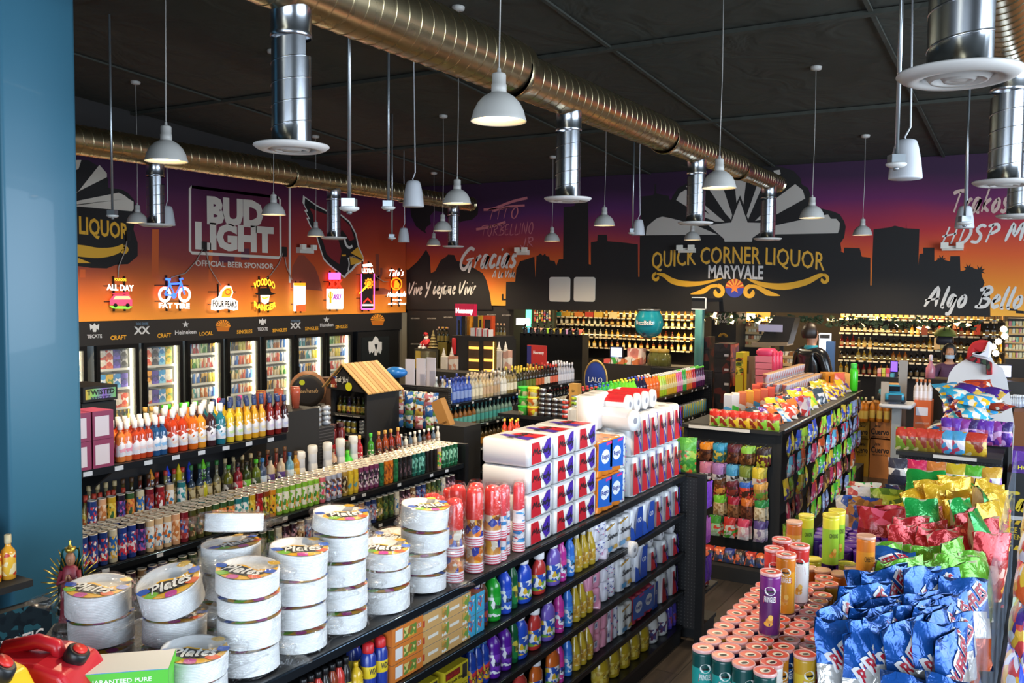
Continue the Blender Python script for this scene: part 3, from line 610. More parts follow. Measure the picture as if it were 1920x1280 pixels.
def liquor(h, r, body, cap, lab, neck=.0125, n=12, shoulder=.62, labz=(.12, .46), capl=.12, name='liquor_bottle', alpha=None, txt=None):
    b = M(body, .08, 0, 0, alpha or 1, .4) if isinstance(body, str) else body
    pr = ((r*.9, 0), (r, h*.02), (r, h*shoulder), (r*.85, h*(shoulder+.06)), (r*.45, h*(shoulder+.13)), (neck, h*(shoulder+.18)), (neck, h*(1-capl*.5)))
    cp = ((neck*1.2, h*(1-capl)), (neck*1.25, h*(1-capl*.9)), (neck*1.25, h*.995), (neck, h))
    return BOT(name, pr, b, cap, cp, (h*labz[0], h*labz[1], lab, r) if lab else None, n, txt=txt)
def tri_lab(*c): return tuple(c)
@once
def tiny_bottle(h, r, body, cap, lab, n=8, glow=0, name='shelf_bottle', square=False):
    """bottle seen from far away: one mesh, cap and label as colours of it"""
    b = M(body, .15, 0, 0, 1, .3); c = M(cap, .4); l = M(lab, .5)
    mb = MB(); nk = r*.32
    pr = [(r*.95, 0), (r, h*.02), (r, h*.14), (r, h*.46), (r, h*.58), (r*.8, h*.66), (nk, h*.76), (nk, h*.86), (nk*1.35, h*.865), (nk*1.35, h*.99), (nk, h)]
    ml = [b, b, l, b, b, b, b, c, c, c]
    if square: mb.lathe([(q*1.3 if i < 5 else q, z) for i, (q, z) in enumerate(pr)], b, 4, mlist=ml, smooth=False, M4=Matrix.Rotation(PI/4, 4, 'Z'))
    else: mb.lathe(pr, b, n, mlist=ml)
    return [(name, mb.mesh(name), 0, None, None)]
@once
def drink_can(cols, h=.158, r=.033, name='beer_can', n=10):
    mb = MB(); s_ = M('b8bcc0', .3, .8)
    b = PRINT(cols[1:], cols[0], .3, (1, 1, .35)) if not isinstance(cols, str) else M(cols, .3)
    mb.lathe([(r*.8, 0), (r, .008), (r, h-.012), (r*.8, h-.002), (r*.82, h), (r*.74, h-.004)], b, n, mlist=[s_, b, s_, s_, s_]); return [(name, mb.mesh(name), 0, None, None)]
@once
def carton(name, w, d, h, col, top=None, side=None, words=(), bands=(), patch=()):
    """printed box w x d x h, front -y; bands=(z0,z1,colour) patch=(x0,z0,x1,z1,colour) words=(text,width,cx,cz,colour,height,brush)"""
    mt = lambda c: PRINT(c[1:], c[0], .4) if isinstance(c, tuple) else (M(c, .5) if isinstance(c, str) else c)
    mb = MB(); a, s_, t_ = mt(col), mt(side or col), mt(top or col); e = min(.003, w*.05)
    x0, x1, y0, y1 = -w/2, w/2, -d/2, d/2
    V = [(x0,y0,0),(x1,y0,0),(x1,y1,0),(x0,y1,0),(x0,y0,h),(x1,y0,h),(x1,y1,h),(x0,y1,h)]
    for f, m in (((0,3,2,1), s_), ((4,5,6,7), t_), ((0,1,5,4), a), ((1,2,6,5), s_), ((2,3,7,6), a), ((3,0,4,7), s_)): mb.add(V, [f], m)
    for z0, z1, c in bands: mb.add([(x0, y0-.0006, z0), (x1, y0-.0006, z0), (x1, y0-.0006, z1), (x0, y0-.0006, z1)], [(0,1,2,3)], mt(c)); mb.add([(x1+.0006, y0, z0), (x1+.0006, y1, z0), (x1+.0006, y1, z1), (x1+.0006, y0, z1)], [(0,1,2,3)], mt(c)); mb.add([(x0-.0006, y0, z0), (x0-.0006, y1, z0), (x0-.0006, y1, z1), (x0-.0006, y0, z1)], [(0,3,2,1)], mt(c))
    for p in patch: mb.add([(p[0], y0-.001, p[1]), (p[2], y0-.001, p[1]), (p[2], y0-.001, p[3]), (p[0], y0-.001, p[3])], [(0,1,2,3)], mt(p[4]))
    sp = [(name, mb.mesh(name), 0, None, None)]
    if words:
        mb = MB()
        for t, wd, cx, cz, c, hh, br in words: word(mb, t, wd, cx, cz, M(c, .5), front(d/2, .0016), h=hh, brush=br)
        sp.append(('lettering', mb.mesh('lettering'), 0, None, None))
    return sp
def scallop(nx, ny, r, z, ins=0, k=6):
    """outline around nx x ny touching rolls"""
    out = []; hx, hy = (nx-1)*r, (ny-1)*r; rr = r-ins
    seq = [(-hx+2*r*i, -hy, -PI/2) for i in range(nx)]+[(hx, -hy+2*r*j, 0) for j in range(ny)]+[(hx-2*r*i, hy, PI/2) for i in range(nx)]+[(-hx, hy-2*r*j, PI) for j in range(ny)]
    for x, y, a in seq:
        for t in range(k+1):
            b = a-PI/4+PI/2*t/k; sq = 1+.12*abs(sin(2*(b-a)))*0; out.append((x+rr*cos(b), y+rr*sin(b), z))
    return out
@once
def roll_pack(nx, ny, r, h, col, art, name='paper_roll_pack', core='8c8a90'):
    """film-wrapped paper rolls standing on end; art(mb, half width, front y, height) prints the front"""
    m = M(col, .32, 0, 0, 1, .25); mb = MB(); e = .012
    mb.rings([scallop(nx, ny, r, 0, e), scallop(nx, ny, r, e), scallop(nx, ny, r, h-e), scallop(nx, ny, r, h, e)], m)
    sp = [(name, mb.mesh(name), 0, None, None)]
    mb = MB(); cm = M(core, .7)
    for i in range(nx):
        for j in range(ny): x, y = -(nx-1)*r+2*r*i, -(ny-1)*r+2*r*j; mb.lathe([(r*.36, h+.0008), (r*.36, h+.001), (r*.2, h+.0012), (0, h+.0013)], cm, 12, (x, y, 0), False)  # flat grey disc in place of the dark hollow in each roll
    sp.append(('roll_core_disc', mb.mesh('roll_core_disc'), 0, None, None))
    if art:
        mb = MB(); ART[art](mb, nx*r, ny*r, h); sp.append(('wrapper_print', mb.mesh('wrapper_print'), 0, None, None))
    return sp
REDI, PURI = M('c8202e', .35), M('4a2aa0', .35)
def quadp(mb, pts, m, fn): mb.add([fn(*p) for p in pts], [tuple(range(len(pts)))], m)
def art_melody(mb, hw, hy, h):
    f = front(hy, .0015); quadp(mb, [(-hw*.9, h*.08), (hw*.1, h*.08), (-hw*.25, h*.9), (-hw*.9, h*.9)], REDI, f); f2 = front(hy, .0025)
    quadp(mb, [(hw*.05, h*.5), (hw*.5, h*.9), (hw*.85, h*.95), (hw*.85, h*.25), (hw*.5, h*.12)], PURI, f2); quadp(mb, [(hw*.0, h*.1), (hw*.35, h*.1), (-hw*.05, h*.75), (-hw*.2, h*.9)], M('f0f0f2', .35), front(hy, .003))
    word(mb, 'Melody', hw*1.7, 0, h*.42, M('14141c', .5), front(hy, .004), h=h*.24, brush=(.17, .2, 2))
def art_tri(mb, hw, hy, h):
    f = front(hy, .0015); quadp(mb, [(-hw*.85, h*.06), (hw*.55, h*.06), (-hw*.3, h*.86), (-hw*.85, h*.86)], REDI, f)
    quadp(mb, [(hw*.05, h*.92), (hw*.4, h*.95), (hw*.9, h*.3), (hw*.9, h*.55), (hw*.5, h*.98)], PURI, front(hy, .002)); quadp(mb, [(-hw*.1, h*.6), (hw*.8, h*.06), (hw*.95, h*.06), (hw*.95, h*.2)], PURI, front(hy, .002))
    word(mb, 'Melody', hw*1.5, hw*.05, h*.5, M('14141c', .5), front(hy, .003), h=h*.2, brush=(.18, .2, 2))
def art_regio(mb, hw, hy, h):
    f = front(hy, .0015); quadp(mb, [(-hw*.95, h*.22), (hw*.95, h*.12), (hw*.95, h*.97), (-hw*.95, h*.97)], M('2468c8', .3), f)
    mb.add([front(hy, .002)(hw*.6*cos(a*PI/10)*.95, h*.56+h*.2*sin(a*PI/10)) for a in range(20)], [tuple(range(20))], M('f2f4fa', .35)); word(mb, 'Regio', hw*.95, 0, h*.51, M('1a3a98', .5), front(hy, .003), h=h*.13, bold=.03)
    quadp(mb, [(hw*.1, h*.86), (hw*.85, h*.88), (hw*.85, h*.95), (hw*.1, h*.93)], M('e0308a', .4), front(hy, .002))
def art_suavel(mb, hw, hy, h):
    word(mb, 'Suavel', hw*1.6, 0, h*.5, M('2a2c34', .5), front(hy, .003), h=h*.16, brush=(.2, .2, 2)); quadp(mb, [(-hw*.9, h*.8), (hw*.2, h*.9), (hw*.2, h*.95), (-hw*.9, h*.87)], M('c8983a', .4), front(hy, .002)); quadp(mb, [(-hw*.8, h*.12), (-hw*.1, h*.12), (-hw*.1, h*.26), (-hw*.8, h*.26)], M('5a9ac8', .4), front(hy, .002)); quadp(mb, [(hw*.1, h*.14), (hw*.75, h*.14), (hw*.6, h*.26), (hw*.2, h*.26)], M('d8a848', .4), front(hy, .002))
def art_blue(mb, hw, hy, h):
    quadp(mb, [(-hw*.2, h*.02), (hw*.95, h*.02), (hw*.95, h*.97), (hw*.25, h*.97), (-hw*.1, h*.5)], M('1c4cb0', .3), front(hy, .0015)); quadp(mb, [(-hw*.95, h*.02), (-hw*.1, h*.02), (-hw*.5, h*.4), (-hw*.95, h*.5)], M('2458c0', .3), front(hy, .0018)); word(mb, 'CO', hw*.6, hw*.4, h*.52, M('f0f0f4', .4), front(hy, .003), h=h*.14, bold=.04)
def art_dots(mb, hw, hy, h):
    r_ = random.Random(3); ms = [M('3c4fa8', .5), M('5a68c0', .5), M('d86aa0', .5)]
    for i in range(16):
        x, z = r_.uniform(-.8, .8)*hw, r_.uniform(.08, .92)*h; a = r_.uniform(0, 6); quadp(mb, [(x+hw*.16*cos(a), z+h*.04*sin(a)), (x-hw*.1*sin(a), z+h*.03*cos(a)), (x-hw*.16*cos(a), z-h*.04*sin(a)), (x+hw*.1*sin(a), z-h*.03*cos(a))], ms[i % 3], front(hy, .0015))
def art_pink(mb, hw, hy, h):
    quadp(mb, [(-hw*.35, h*.4), (hw*.1, h*.4), (hw*.1, h*.75), (-hw*.35, h*.75)], M('e8e2ee', .5), front(hy, .0015)); quadp(mb, [(-hw*.25, h*.48), (0, h*.48), (0, h*.66), (-hw*.25, h*.66)], M('7a7ab0', .5), front(hy, .002))
ART = dict(melody=art_melody, tri=art_tri, regio=art_regio, suavel=art_suavel, blue=art_blue, dots=art_dots, pink=art_pink)
@once
def napkin_pack(w, d, h):
    mb = MB(); m = M('d8d6d6', .3, 0, 0, 1, .2)
    mb.rbox(-w/2, -d/2, 0, w/2, d/2, h, .022, m, 3); sp = [('napkin_pack', mb.mesh('napkin_pack'), 0, None, None)]
    mb = MB(); art_melody(mb, w*.42, d/2, h); sp.append(('wrapper_print', mb.mesh('wrapper_print'), 0, None, None))
    mb = MB(); f = lambda u, v: (u, v, h+.0015); quadp(mb, [(-w*.1, -d*.42), (w*.36, -d*.42), (w*.36, d*.1), (w*.1, d*.2)], REDI, f); quadp(mb, [(-w*.36, -d*.4), (-w*.05, -d*.4), (w*.05, d*.3), (-w*.1, d*.35)], PURI, f)
    word(mb, 'Melody', w*.7, 0, -d*.1, M('14141c', .5), lambda u, v: (u, v, h+.0025), h=d*.2, brush=(.17, .2, 2)); sp.append(('top_print', mb.mesh('top_print'), 0, None, None))
    return sp
@once
def lying_roll(r, L, col, art, big=False):
    """paper-towel roll lying on its side, axis y (end towards -y)"""
    mb = MB(); R4 = Matrix.Translation((0, 0, r)) @ Matrix.Rotation(PI/2, 4, 'X'); m = M(col, .3, 0, 0, 1, .25)
    mb.lathe([(r*.5, -L/2), (r*.97, -L/2), (r, -L/2+.012), (r, L/2-.012), (r*.97, L/2), (r*.5, L/2+.003)], m, 24, M4=R4)
    sp = [('paper_towel_roll', mb.mesh('paper_towel_roll'), 0, None, None)]
    mb = MB(); mb.lathe([(0, L/2+.004), (r*.28, L/2+.0045), (r*.3, L/2+.004)], M('8a8890', .7), 16, M4=R4); sp.append(('core', mb.mesh('core'), 0, None, None))
    mb = MB(); rc = M(art, .3, 0, 0, 1, .2)
    mb.surf(lambda u, v: ((r+.001)*cos(-.3+PI*1.0*u), -L*.42+L*.8*v, r+(r+.001)*sin(-.3+PI*1.0*u)), 14, 1, rc); sp.append(('wrapper_print', mb.mesh('wrapper_print'), 0, None, None))
    return sp
# plates
PLW = M('e6e5e4', .42, 0, 0, 1, .1)
def mk_plates(seed, h, r=.113):
    rr = random.Random(seed); mb = MB(); n = int(h/.0065); pr = [(0, .004), (r*.72, .002), (r*.8, .0)]
    for i in range(n): z = .004+i*(h-.012)/n; pr += [(r*.962, z), (r*1.0, z+.002), (r*.97, z+.005)]
    pr += [(r, h-.004), (r*.985, h), (r*.93, h-.002), (r*.8, h-.016), (r*.68, h-.02), (0, h-.021)]
    mb.lathe(pr, PLW, 32, caps=False, smooth=True); sp = [('plate_pack', mb.mesh('plate_pack'), 0, None, None)]
    mb = MB(); z = h+.003; s = rr.uniform(-.12, .12); YL, BK = M('f0b428', .4), M('1c1a1c', .4)
    def F(off): return lambda u, v: (u, v, z+off+.02*(u*s+v*.25)-.004*0)
    half = [(r*.97*cos(a), r*.97*sin(a)) for a in [math.radians(q) for q in range(-160, 21, 12)]]
    quadp(mb, half+[(r*.8, r*.1), (r*.35, -r*.1), (-r*.2, r*.12), (-r*.75, -r*.1)], YL, F(0))
    quadp(mb, [(-r*.72, -r*.45), (-r*.4, -r*.62), (r*.45, -r*.68), (r*.78, -r*.25), (r*.4, -r*.2), (-r*.25, r*.02), (-r*.72, -r*.15)], BK, F(.001))
    for i, c in enumerate(('2f62c8', '7cc030', 'c83a9a', 'e8602c', '2f62c8', 'e0b030')):
        a = math.radians(-175+i*42+rr.uniform(-9, 9)); x, y = r*.84*cos(a), r*.84*sin(a)
        quadp(mb, [(x+r*.24*cos(a+t*PI/4)*(1 if t % 2 else .75), y+r*.17*sin(a+t*PI/4)) for t in range(8)], M(c, .4), F(.0015+.0002*i))
    word(mb, 'Plates', r*1.3, 0, -r*.52, M('f4f2ee', .4), F(.003), h=r*.46, brush=(.2, .2, 3)); word(mb, '25', r*.2, r*.52, -r*.3, M('f4f2ee', .4), F(.003), h=r*.18)
    sp.append(('label_card', mb.mesh('label_card'), 0, None, None))
    mb = MB(); ph = [rr.uniform(0, 6) for _ in range(8)]; e1, e2 = rr.uniform(-.5, .4), rr.uniform(2.4, 3.6)
    def film(u, v):
        a = 2*PI*u; q = r+.007+.006*sin(5*a+ph[0]+4*v)+.005*sin(11*a+ph[1]-7*v)+.004*sin(19*a+ph[2]+11*v)
        for e, amp in ((e1, .1), (e2, .085)):
            dd = (a-e+PI) % (2*PI)-PI; q += amp*math.exp(-(dd/.3)**2)*(.35+.65*sin(PI*min(max(v*1.05, 0), 1)))*(1+.4*sin(9*v+ph[3]))
        zz = -.002+(h+.014)*v
        if v > .92: q *= .9-.5*(v-.92)/.08; zz += .004*sin(7*a+ph[4])
        return (q*cos(a), q*sin(a), max(zz, .001))
    mb.surf(film, 44, 12, FILM(), closed=True); sp.append(('plastic_wrap', mb.mesh('plastic_wrap'), 0, None, None))
    return sp
PLATES = [mk_plates(i, h) for i, h in enumerate((.092, .078, .1, .085, .07))]
# cups
@once
def cup_sleeve(kind, r=.043, h=.42):
    mb = MB(); rows = 4
    if kind == 'orange': a, t = PRINT(('d8742a', 'e8a83c', '7a4420', 'c88a4a', 'e0d0b8', '2a3a9a'), 34, .25, (1, 1, .8), 2, .4), M('d83a34', .2, 0, 0, 1, .4)
    else: a, t = PRINT(('3a86c8', 'e04048', 'f0e8ea', '5aa0d8', 'e8e0e4'), 30, .25, (.5, .5, 2.2), 4, .4), M('e04650', .2, 0, 0, 1, .4)
    st = M('f0e6ea', .3); rd = M('d8405a', .3); pr = []; ml = []
    for k in range(2):
        z0 = k*h*.31
        for i in range(4): pr += [(r*1.02, z0+i*.012), (r*1.03, z0+i*.012+.005)]; ml += [rd, st]
        pr += [(r*1.0, z0+.05), (r*.93, z0+h*.31-.004)]; ml += [a, a]
    pr += [(r*.95, h*.63), (r*.9, h*.93), (r*.7, h*.985), (r*.2, h)]; ml += [t, t, t]
    mb.lathe(pr, a, 18, mlist=ml[:len(pr)-1]); sp = [('cup_sleeve', mb.mesh('cup_sleeve'), 0, None, None)]
    mb = MB(); mb.surf(lambda u, v: ((r*1.1+.004*sin(14*PI*u+9*v))*cos(2*PI*u)*(1 if v < .95 else .6), (r*1.1+.004*sin(10*PI*u-8*v))*sin(2*PI*u)*(1 if v < .95 else .6), .002+(h+.012)*v), 20, 10, FILM(), closed=True); sp.append(('plastic_bag', mb.mesh('plastic_bag'), 0, None, None))
    if kind == 'orange':
        mb = MB(); word(mb, '16', .024, 0, h*.58, M('f4f0f0', .4), wrapfn(r, .003), h=.022, bold=.03); sp.append(('count_print', mb.mesh('count_print'), 0, None, None))
    return sp
# cleaners
def detergent(body, cap='f0eef0', lc=(26, 'f0f0f4', '2f56b8', 'e8b83a', '7ab04a', '3a62c0'), s=1.):
    return BOT('detergent_jug', tuple((a*s, b*s) for a, b in ((.05, 0), (.056, .01), (.056, .13), (.052, .165), (.034, .19), (.026, .2), (.026, .212))), body, cap, tuple((a*s, b*s) for a, b in ((.031, .203), (.032, .21), (.032, .24), (.027, .244))), (.025*s, .12*s, lc, .056*s), 18, 1.05, .62)
def tall(body, cap, lc, h=.26, r=.042, nm='cleaner_bottle', txt=None, cr=.018):
    return BOT(nm, ((r*.93, 0), (r, .01), (r, h*.55), (r*.93, h*.58), (r, h*.62), (r*.9, h*.72), (r*.45, h*.84), (cr*.8, h*.87), (cr*.8, h*.9)), body, cap, ((cr, h*.87), (cr, h*.985), (cr*.8, h)), (h*.1, h*.5, lc, r), 16, txt=txt, th=.03)
def spray(): return BOT('spray_bottle', ((.038, 0), (.041, .008), (.041, .11), (.034, .135), (.019, .18), (.014, .21), (.014, .225)), M('c8a632', .15, 0, 0, 1, .3), 'ece8e0', ((.016, .2), (.015, .225), (.011, .252), (.008, .257)), (.03, .1, (30, 'd8a840', 'b8862a', 'e8d8a0'), .041), 14)
def jug(body, lc, txt=None, h=.23):
    sp = list(BOT('bleach_jug', ((.06, 0), (.068, .012), (.068, h*.5), (.06, h*.66), (.036, h*.82), (.022, h*.88), (.022, h*.92)), body, 'f0ece4' if body != 'e8e6e2' else '3a52a8', ((.026, h*.89), (.026, h*.99), (.02, h)), (h*.12, h*.46, lc, .068), 16, 1, .85, txt, '3a3a20', None, .022))
    key = ('jh', body)
    if key not in _sp:
        mb = MB(); mb.tube([(.03, 0, h*.84), (.058, 0, h*.86), (.074, 0, h*.76), (.07, 0, h*.6), (.06, 0, h*.54)], .011, M(body, .25, 0, 0, 1, .3), 8); _sp[key] = mb.mesh('handle')
    return sp+[('handle', _sp[key], 0, None, None)]
# bags and pouches
def pillow(w, h, t, seed=0, crimp=.06, nu=12, nv=14, wob=.008, lean=0.):
    rr = random.Random(seed); ph = [rr.uniform(0, 6.28) for _ in range(10)]
    def S(side):
        def f(u, v):
            x = 2*u-1; prof = max(0, 1-abs(x)**2.4)**.6*max(0, sin(PI*min(max((v-crimp*.6)/(1-crimp*1.2), 0), 1)))**.55
            y = t/2*prof*(1+.25*(.5-v)); ww = w/2*(1-.06*sin(PI*v))
            n_ = prof*(sin(9*x+ph[0]+5*v)*sin(7*v+ph[1])*.5+sin(17*x+ph[2]-11*v)*.3+sin(5*x*v*3+ph[3])*.3)
            e = wob*(1-prof)*(sin(10*v+ph[4])+.6*sin(17*v+ph[5]))
            tp = wob*1.6*sin(5*x+ph[6]+side)*max(0, v-.8)*5
            return (x*ww+e*(.5 if abs(x) > .9 else .2), -side*(y+wob*n_*.6)+tp*.6+lean*v*v, v*h+wob*.6*sin(4*x+ph[7])*(1 if v > .9 else 0))
        return f
    return S
def bag_mesh(w, h, t, seed, matfn, back, **k):
    S = pillow(w, h, t, seed, **k); mb = MB(); mb.surf(S(1), k.get('nu', 12), k.get('nv', 14), None, mfn=matfn); mb.surf(S(-1), k.get('nu', 12), k.get('nv', 14), back)
    return mb, S
def on_bag(S, w, h, off=.003):
    def fn(u, v):
        a, b = min(max(u/w+.5, 0), 1), min(max(v/h, 0), 1); p = Vector(S(1)(a, b)); return (p.x, p.y-off, p.z)
    return fn
_bags = {}
def chip_bag(key, w, h, t, cols, txt=None, tcol='f4f0ea', seeds=3, name='chip_bag', back='c8c4b8', halo=None, tz=.62, th=.16, gloss=(.22, .3)):
    """cols: (v limit, colour) list from the bottom up"""
    if key not in _bags:
        out = []
        for sd in range(seeds):
            ms = [(lim, FOIL(c, gloss[0], gloss[1]) if isinstance(c, str) else PRINT(c[1:], c[0], .3, seed=sd, coat=.3, bump=22)) for lim, c in cols]
            def mf(u, v, ms=ms):
                vv = v+.03*sin(u*7)
                for lim, m in ms:
                    if vv <= lim: return m
                return ms[-1][1]
            mb, S = bag_mesh(w, h, t, len(key)*5+sd*7, mf, FOIL(back if isinstance(back, str) else 'c8c4b8', .3, .3))
            sp = [(name, mb.mesh(name), 0, None, None)]
            if txt:
                mb = MB(); fn = on_bag(S, w, h, .0035); fn2 = on_bag(S, w, h, .0055)
                if halo: word(mb, txt, w*.86, .02, h*tz-h*th*.1, M(halo, .4), fn, h=h*th*1.25, bold=.09, rot=.6)
                word(mb, txt, w*.8, .02, h*tz, M(tcol, .4), fn2, h=h*th, bold=.03, rot=.6); sp.append(('lettering', mb.mesh('lettering'), 0, None, None))
            out.append(sp)
        _bags[key] = out
    return _bags[key]
@once
def pouch(w, h, t, top, mid, low=None, name='snack_pouch', hang=True, seed=1):
    """hanging pouch: coloured header, printed body, see-through lower part"""
    mk_ = lambda c: PRINT(c[1:], c[0], .3, coat=.4, seed=seed, bump=30) if isinstance(c, tuple) else FOIL(c, .25, .1, 30, .35)
    A, B, C_ = mk_(top), mk_(mid), mk_(low or mid)
    mb, S = bag_mesh(w, h, t, seed, lambda u, v: A if v > .68 else (B if v > .42 else C_), B, nu=6, nv=8, wob=.004)
    sp = [(name, mb.mesh(name), 0, None, None)]
    return sp
# ---------------------------------------------------------------- shelving
def gondola(name, label, xr, xl, y0, y1, levels, side=1, lipm=None, tags=True, shelf_d=None, back_h=None, zt=.035):
    """double-sided run of shelves along y; right lips at xr, left lips at xl"""
    BK = M('18191c', .5, .2); LIP = M('23262b', .28, .5); PEG = M('151619', .6); PR = M('c9ccd2', .4)
    root = empty(name, ((xr+xl)/2, y0, 0)); xc = (xr+xl)/2; o = root.location
    mb = MB(); mb.box(xl-o.x, 0, 0, xr-o.x, y1-y0, .1, BK); mb.box(xl-o.x-.005, 0, .1, xr-o.x+.005, y1-y0, .125, LIP); mb.build('base_deck', root)
    zt_ = back_h or max(levels)-.01
    mb = MB(); mb.box(xc-o.x-.02, .01, .13, xc-o.x+.02, y1-y0-.01, zt_-zt, PEG); mb.build('back_panel', root)
    for z in levels:
        mb = MB(); d = (xr-xl)/2 if not shelf_d else shelf_d
        mb.box(xl-o.x if not shelf_d else xr-d-o.x, .005, z-zt, xr-o.x, y1-y0-.005, z, BK); sh = mb.build('shelf_board', root)
        mb = MB(); mb.box(xr-o.x, .005, z-zt-.004, xr-o.x+.012, y1-y0-.005, z+.003, LIP); mb.tube([(xr-o.x+.012, .005, z-.004), (xr-o.x+.012, y1-y0-.005, z-.004)], .004, M('4a5866', .15, .9), 6); mb.build('shelf_lip', sh)
        if tags:
            mb = MB(); k = 0; r_ = random.Random(int(z*100))
            yy = .1
            while yy < y1-y0-.1: mb.box(xr-o.x+.0125, yy, z-zt+.002, xr-o.x+.014, yy+.05, z-.008, PR); yy += r_.uniform(.12, .5)
            mb.build('price_marking', sh)
    tag(root, label, 'shelving'); return root
def pegmat():
    m, nt, b = nodes('black_pegboard'); L = nt.links.new
    tc = N(nt, 'ShaderNodeTexCoord'); mp = N(nt, 'ShaderNodeMapping'); mp.inputs['Scale'].default_value = (38, 38, 38); L(tc.outputs['Object'], mp.inputs[0])
    fr = N(nt, 'ShaderNodeVectorMath', operation='FRACTION'); L(mp.outputs[0], fr.inputs[0]); sx = N(nt, 'ShaderNodeSeparateXYZ'); L(fr.outputs[0], sx.inputs[0])
    cb = N(nt, 'ShaderNodeCombineXYZ'); L(sx.outputs[0], cb.inputs[0]); L(sx.outputs[2], cb.inputs[1])
    ds = N(nt, 'ShaderNodeVectorMath', operation='DISTANCE'); ds.inputs[1].default_value = (.5, .5, 0); L(cb.outputs[0], ds.inputs[0])
    lt = N(nt, 'ShaderNodeMath', operation='LESS_THAN'); lt.inputs[1].default_value = .17; L(ds.outputs['Value'], lt.inputs[0])
    mx = N(nt, 'ShaderNodeMixRGB'); L(lt.outputs[0], mx.inputs[0]); mx.inputs[1].default_value = (*lin('1d1d20'), 1); mx.inputs[2].default_value = (*lin('4a484a'), 1); L(mx.outputs[0], b.inputs['Base Color']); b.inputs['Roughness'].default_value = .45
    return m
PEGM = pegmat()
# ================================================================ near gondola: paper goods and cleaners
PX = -2.36
gondola('gondola_shelf', 'black paper goods gondola with foam plates on its top shelf', -2.35, -3.25, 1.35, 6.58, (.40, .70, 1.0, 1.3), tags=False)
def pY(px, py, X=PX): return atX(px, py, X).y
def zat(x, y, py):
    lo, hi = 0., 4.
    for _ in range(30):
        mid = (lo+hi)/2; v = Vector((x, y, mid-H)); q = 640-FPX*(v.dot(_U))/(v.dot(_F))
        if q > py: lo = mid
        else: hi = mid
    return lo
E90 = PI/2
def line(specs, ys, x, z, label, cat, group, rz=E90, jit=.0, rows=1, dx=-.1, order='from the plate end'):
    """copies of a product along y; label gets its place in the line when there is more than one"""
    k = 0
    for i, y in enumerate(ys):
        sp = specs[i % len(specs)] if isinstance(specs[0], list) else specs
        for r in range(rows):
            lb = label if len(ys) == 1 else f'{nth(i)} {label}, {order}'
            if rows > 1 and r: lb = f'{lb}, behind' if r == 1 else f'{lb}, third back'
            put(sp, (x+dx*r+rnd.uniform(-jit, jit), y+rnd.uniform(-jit, jit), z), rz+rnd.uniform(-jit, jit)*4, lb, cat, group)
def sp_(p0, p1, n, py, X=PX):
    a, b = pY(p0, py, X), pY(p1, py, X); return [a+(b-a)*(i+.5)/n for i in range(n)]
# --- foam plates on the top shelf
def stack(x, y, n, where, tilt=None, z=1.302):
    for i in range(n):
        q = (int(abs(x*y*100))+i*2) % 5; hh = (.092, .078, .1, .085, .07)[q]
        o = put(PLATES[q], (x+rnd.uniform(-.008, .008), y+rnd.uniform(-.008, .008), z), 0); o.rotation_euler = (rnd.uniform(-.04, .04), rnd.uniform(-.04, .04), .9+rnd.uniform(-.8, .6)) if i < n-1 else (.09, .06, .9+rnd.uniform(-.7, .5)); z += .006*(i == n-1)
        if tilt and i == n-1: o.rotation_euler = (*tilt, 1.1); o.location.z += .032
        z += hh+.013
        tag(o, f'{"top" if i == n-1 else "bottom" if i == 0 else nth(i)} foam plate pack, stack {where}', 'plates', 'wrapped foam plates')
for a in ((-2.475, 2.08, 2, 'behind the ice melt box'), (-2.475, 2.325, 4, 'on the lip nearest the ice melt box'), (-2.475, 2.57, 4, 'on the lip, third from the ice melt box'), (-2.475, 2.815, 5, 'on the lip, tallest of the front ones'),
          (-2.475, 3.1, 3, 'on the lip above the aerosol cans'), (-2.475, 3.4, 4, 'touching the cup sleeves'), (-2.72, 3.52, 2, 'behind the one touching the cups'), (-2.725, 3.22, 2, 'behind the aerosol can one'),
          (-2.955, 2.06, 3, 'between gas can and statue'), (-2.72, 2.2, 3, 'with a tilted top by the statue', (.22, -.25)), (-2.72, 2.47, 5, 'with a tilted top, tallest by the candle aisle', (-.2, .12))): stack(*a)
# --- cup sleeves
for i, px in enumerate((868, 905, 938)):
    for r in range(2):
        y = pY(px, 1080); put(cup_sleeve('orange', .045, .40+.02*(i % 2)), (PX-.05-.1*r, y, 1.302), E90+i, f'{nth(i)} orange printed cup sleeve with red top, {"front" if r == 0 else "rear"} row beside the plates', 'paper cups', 'cup sleeves')
for i, px in enumerate((958, 975, 992, 1012)):
    put(cup_sleeve('blue', .034, .37+.03*(i == 3)), (PX-.04-.035*(i % 2), pY(px-8, 1050)-.0, 1.302), E90+.7*i, f'{nth(i)} slim red and blue striped cup sleeve next to the napkin wall', 'paper cups', 'striped cup sleeves')
for i in range(3): put(cup_sleeve('orange', .045, .36), (PX-.3, pY(870, 1080)+.16*i, 1.302), E90+i, f'{nth(i)} cup sleeve in the back row towards the candle aisle', 'paper cups', 'cup sleeves')
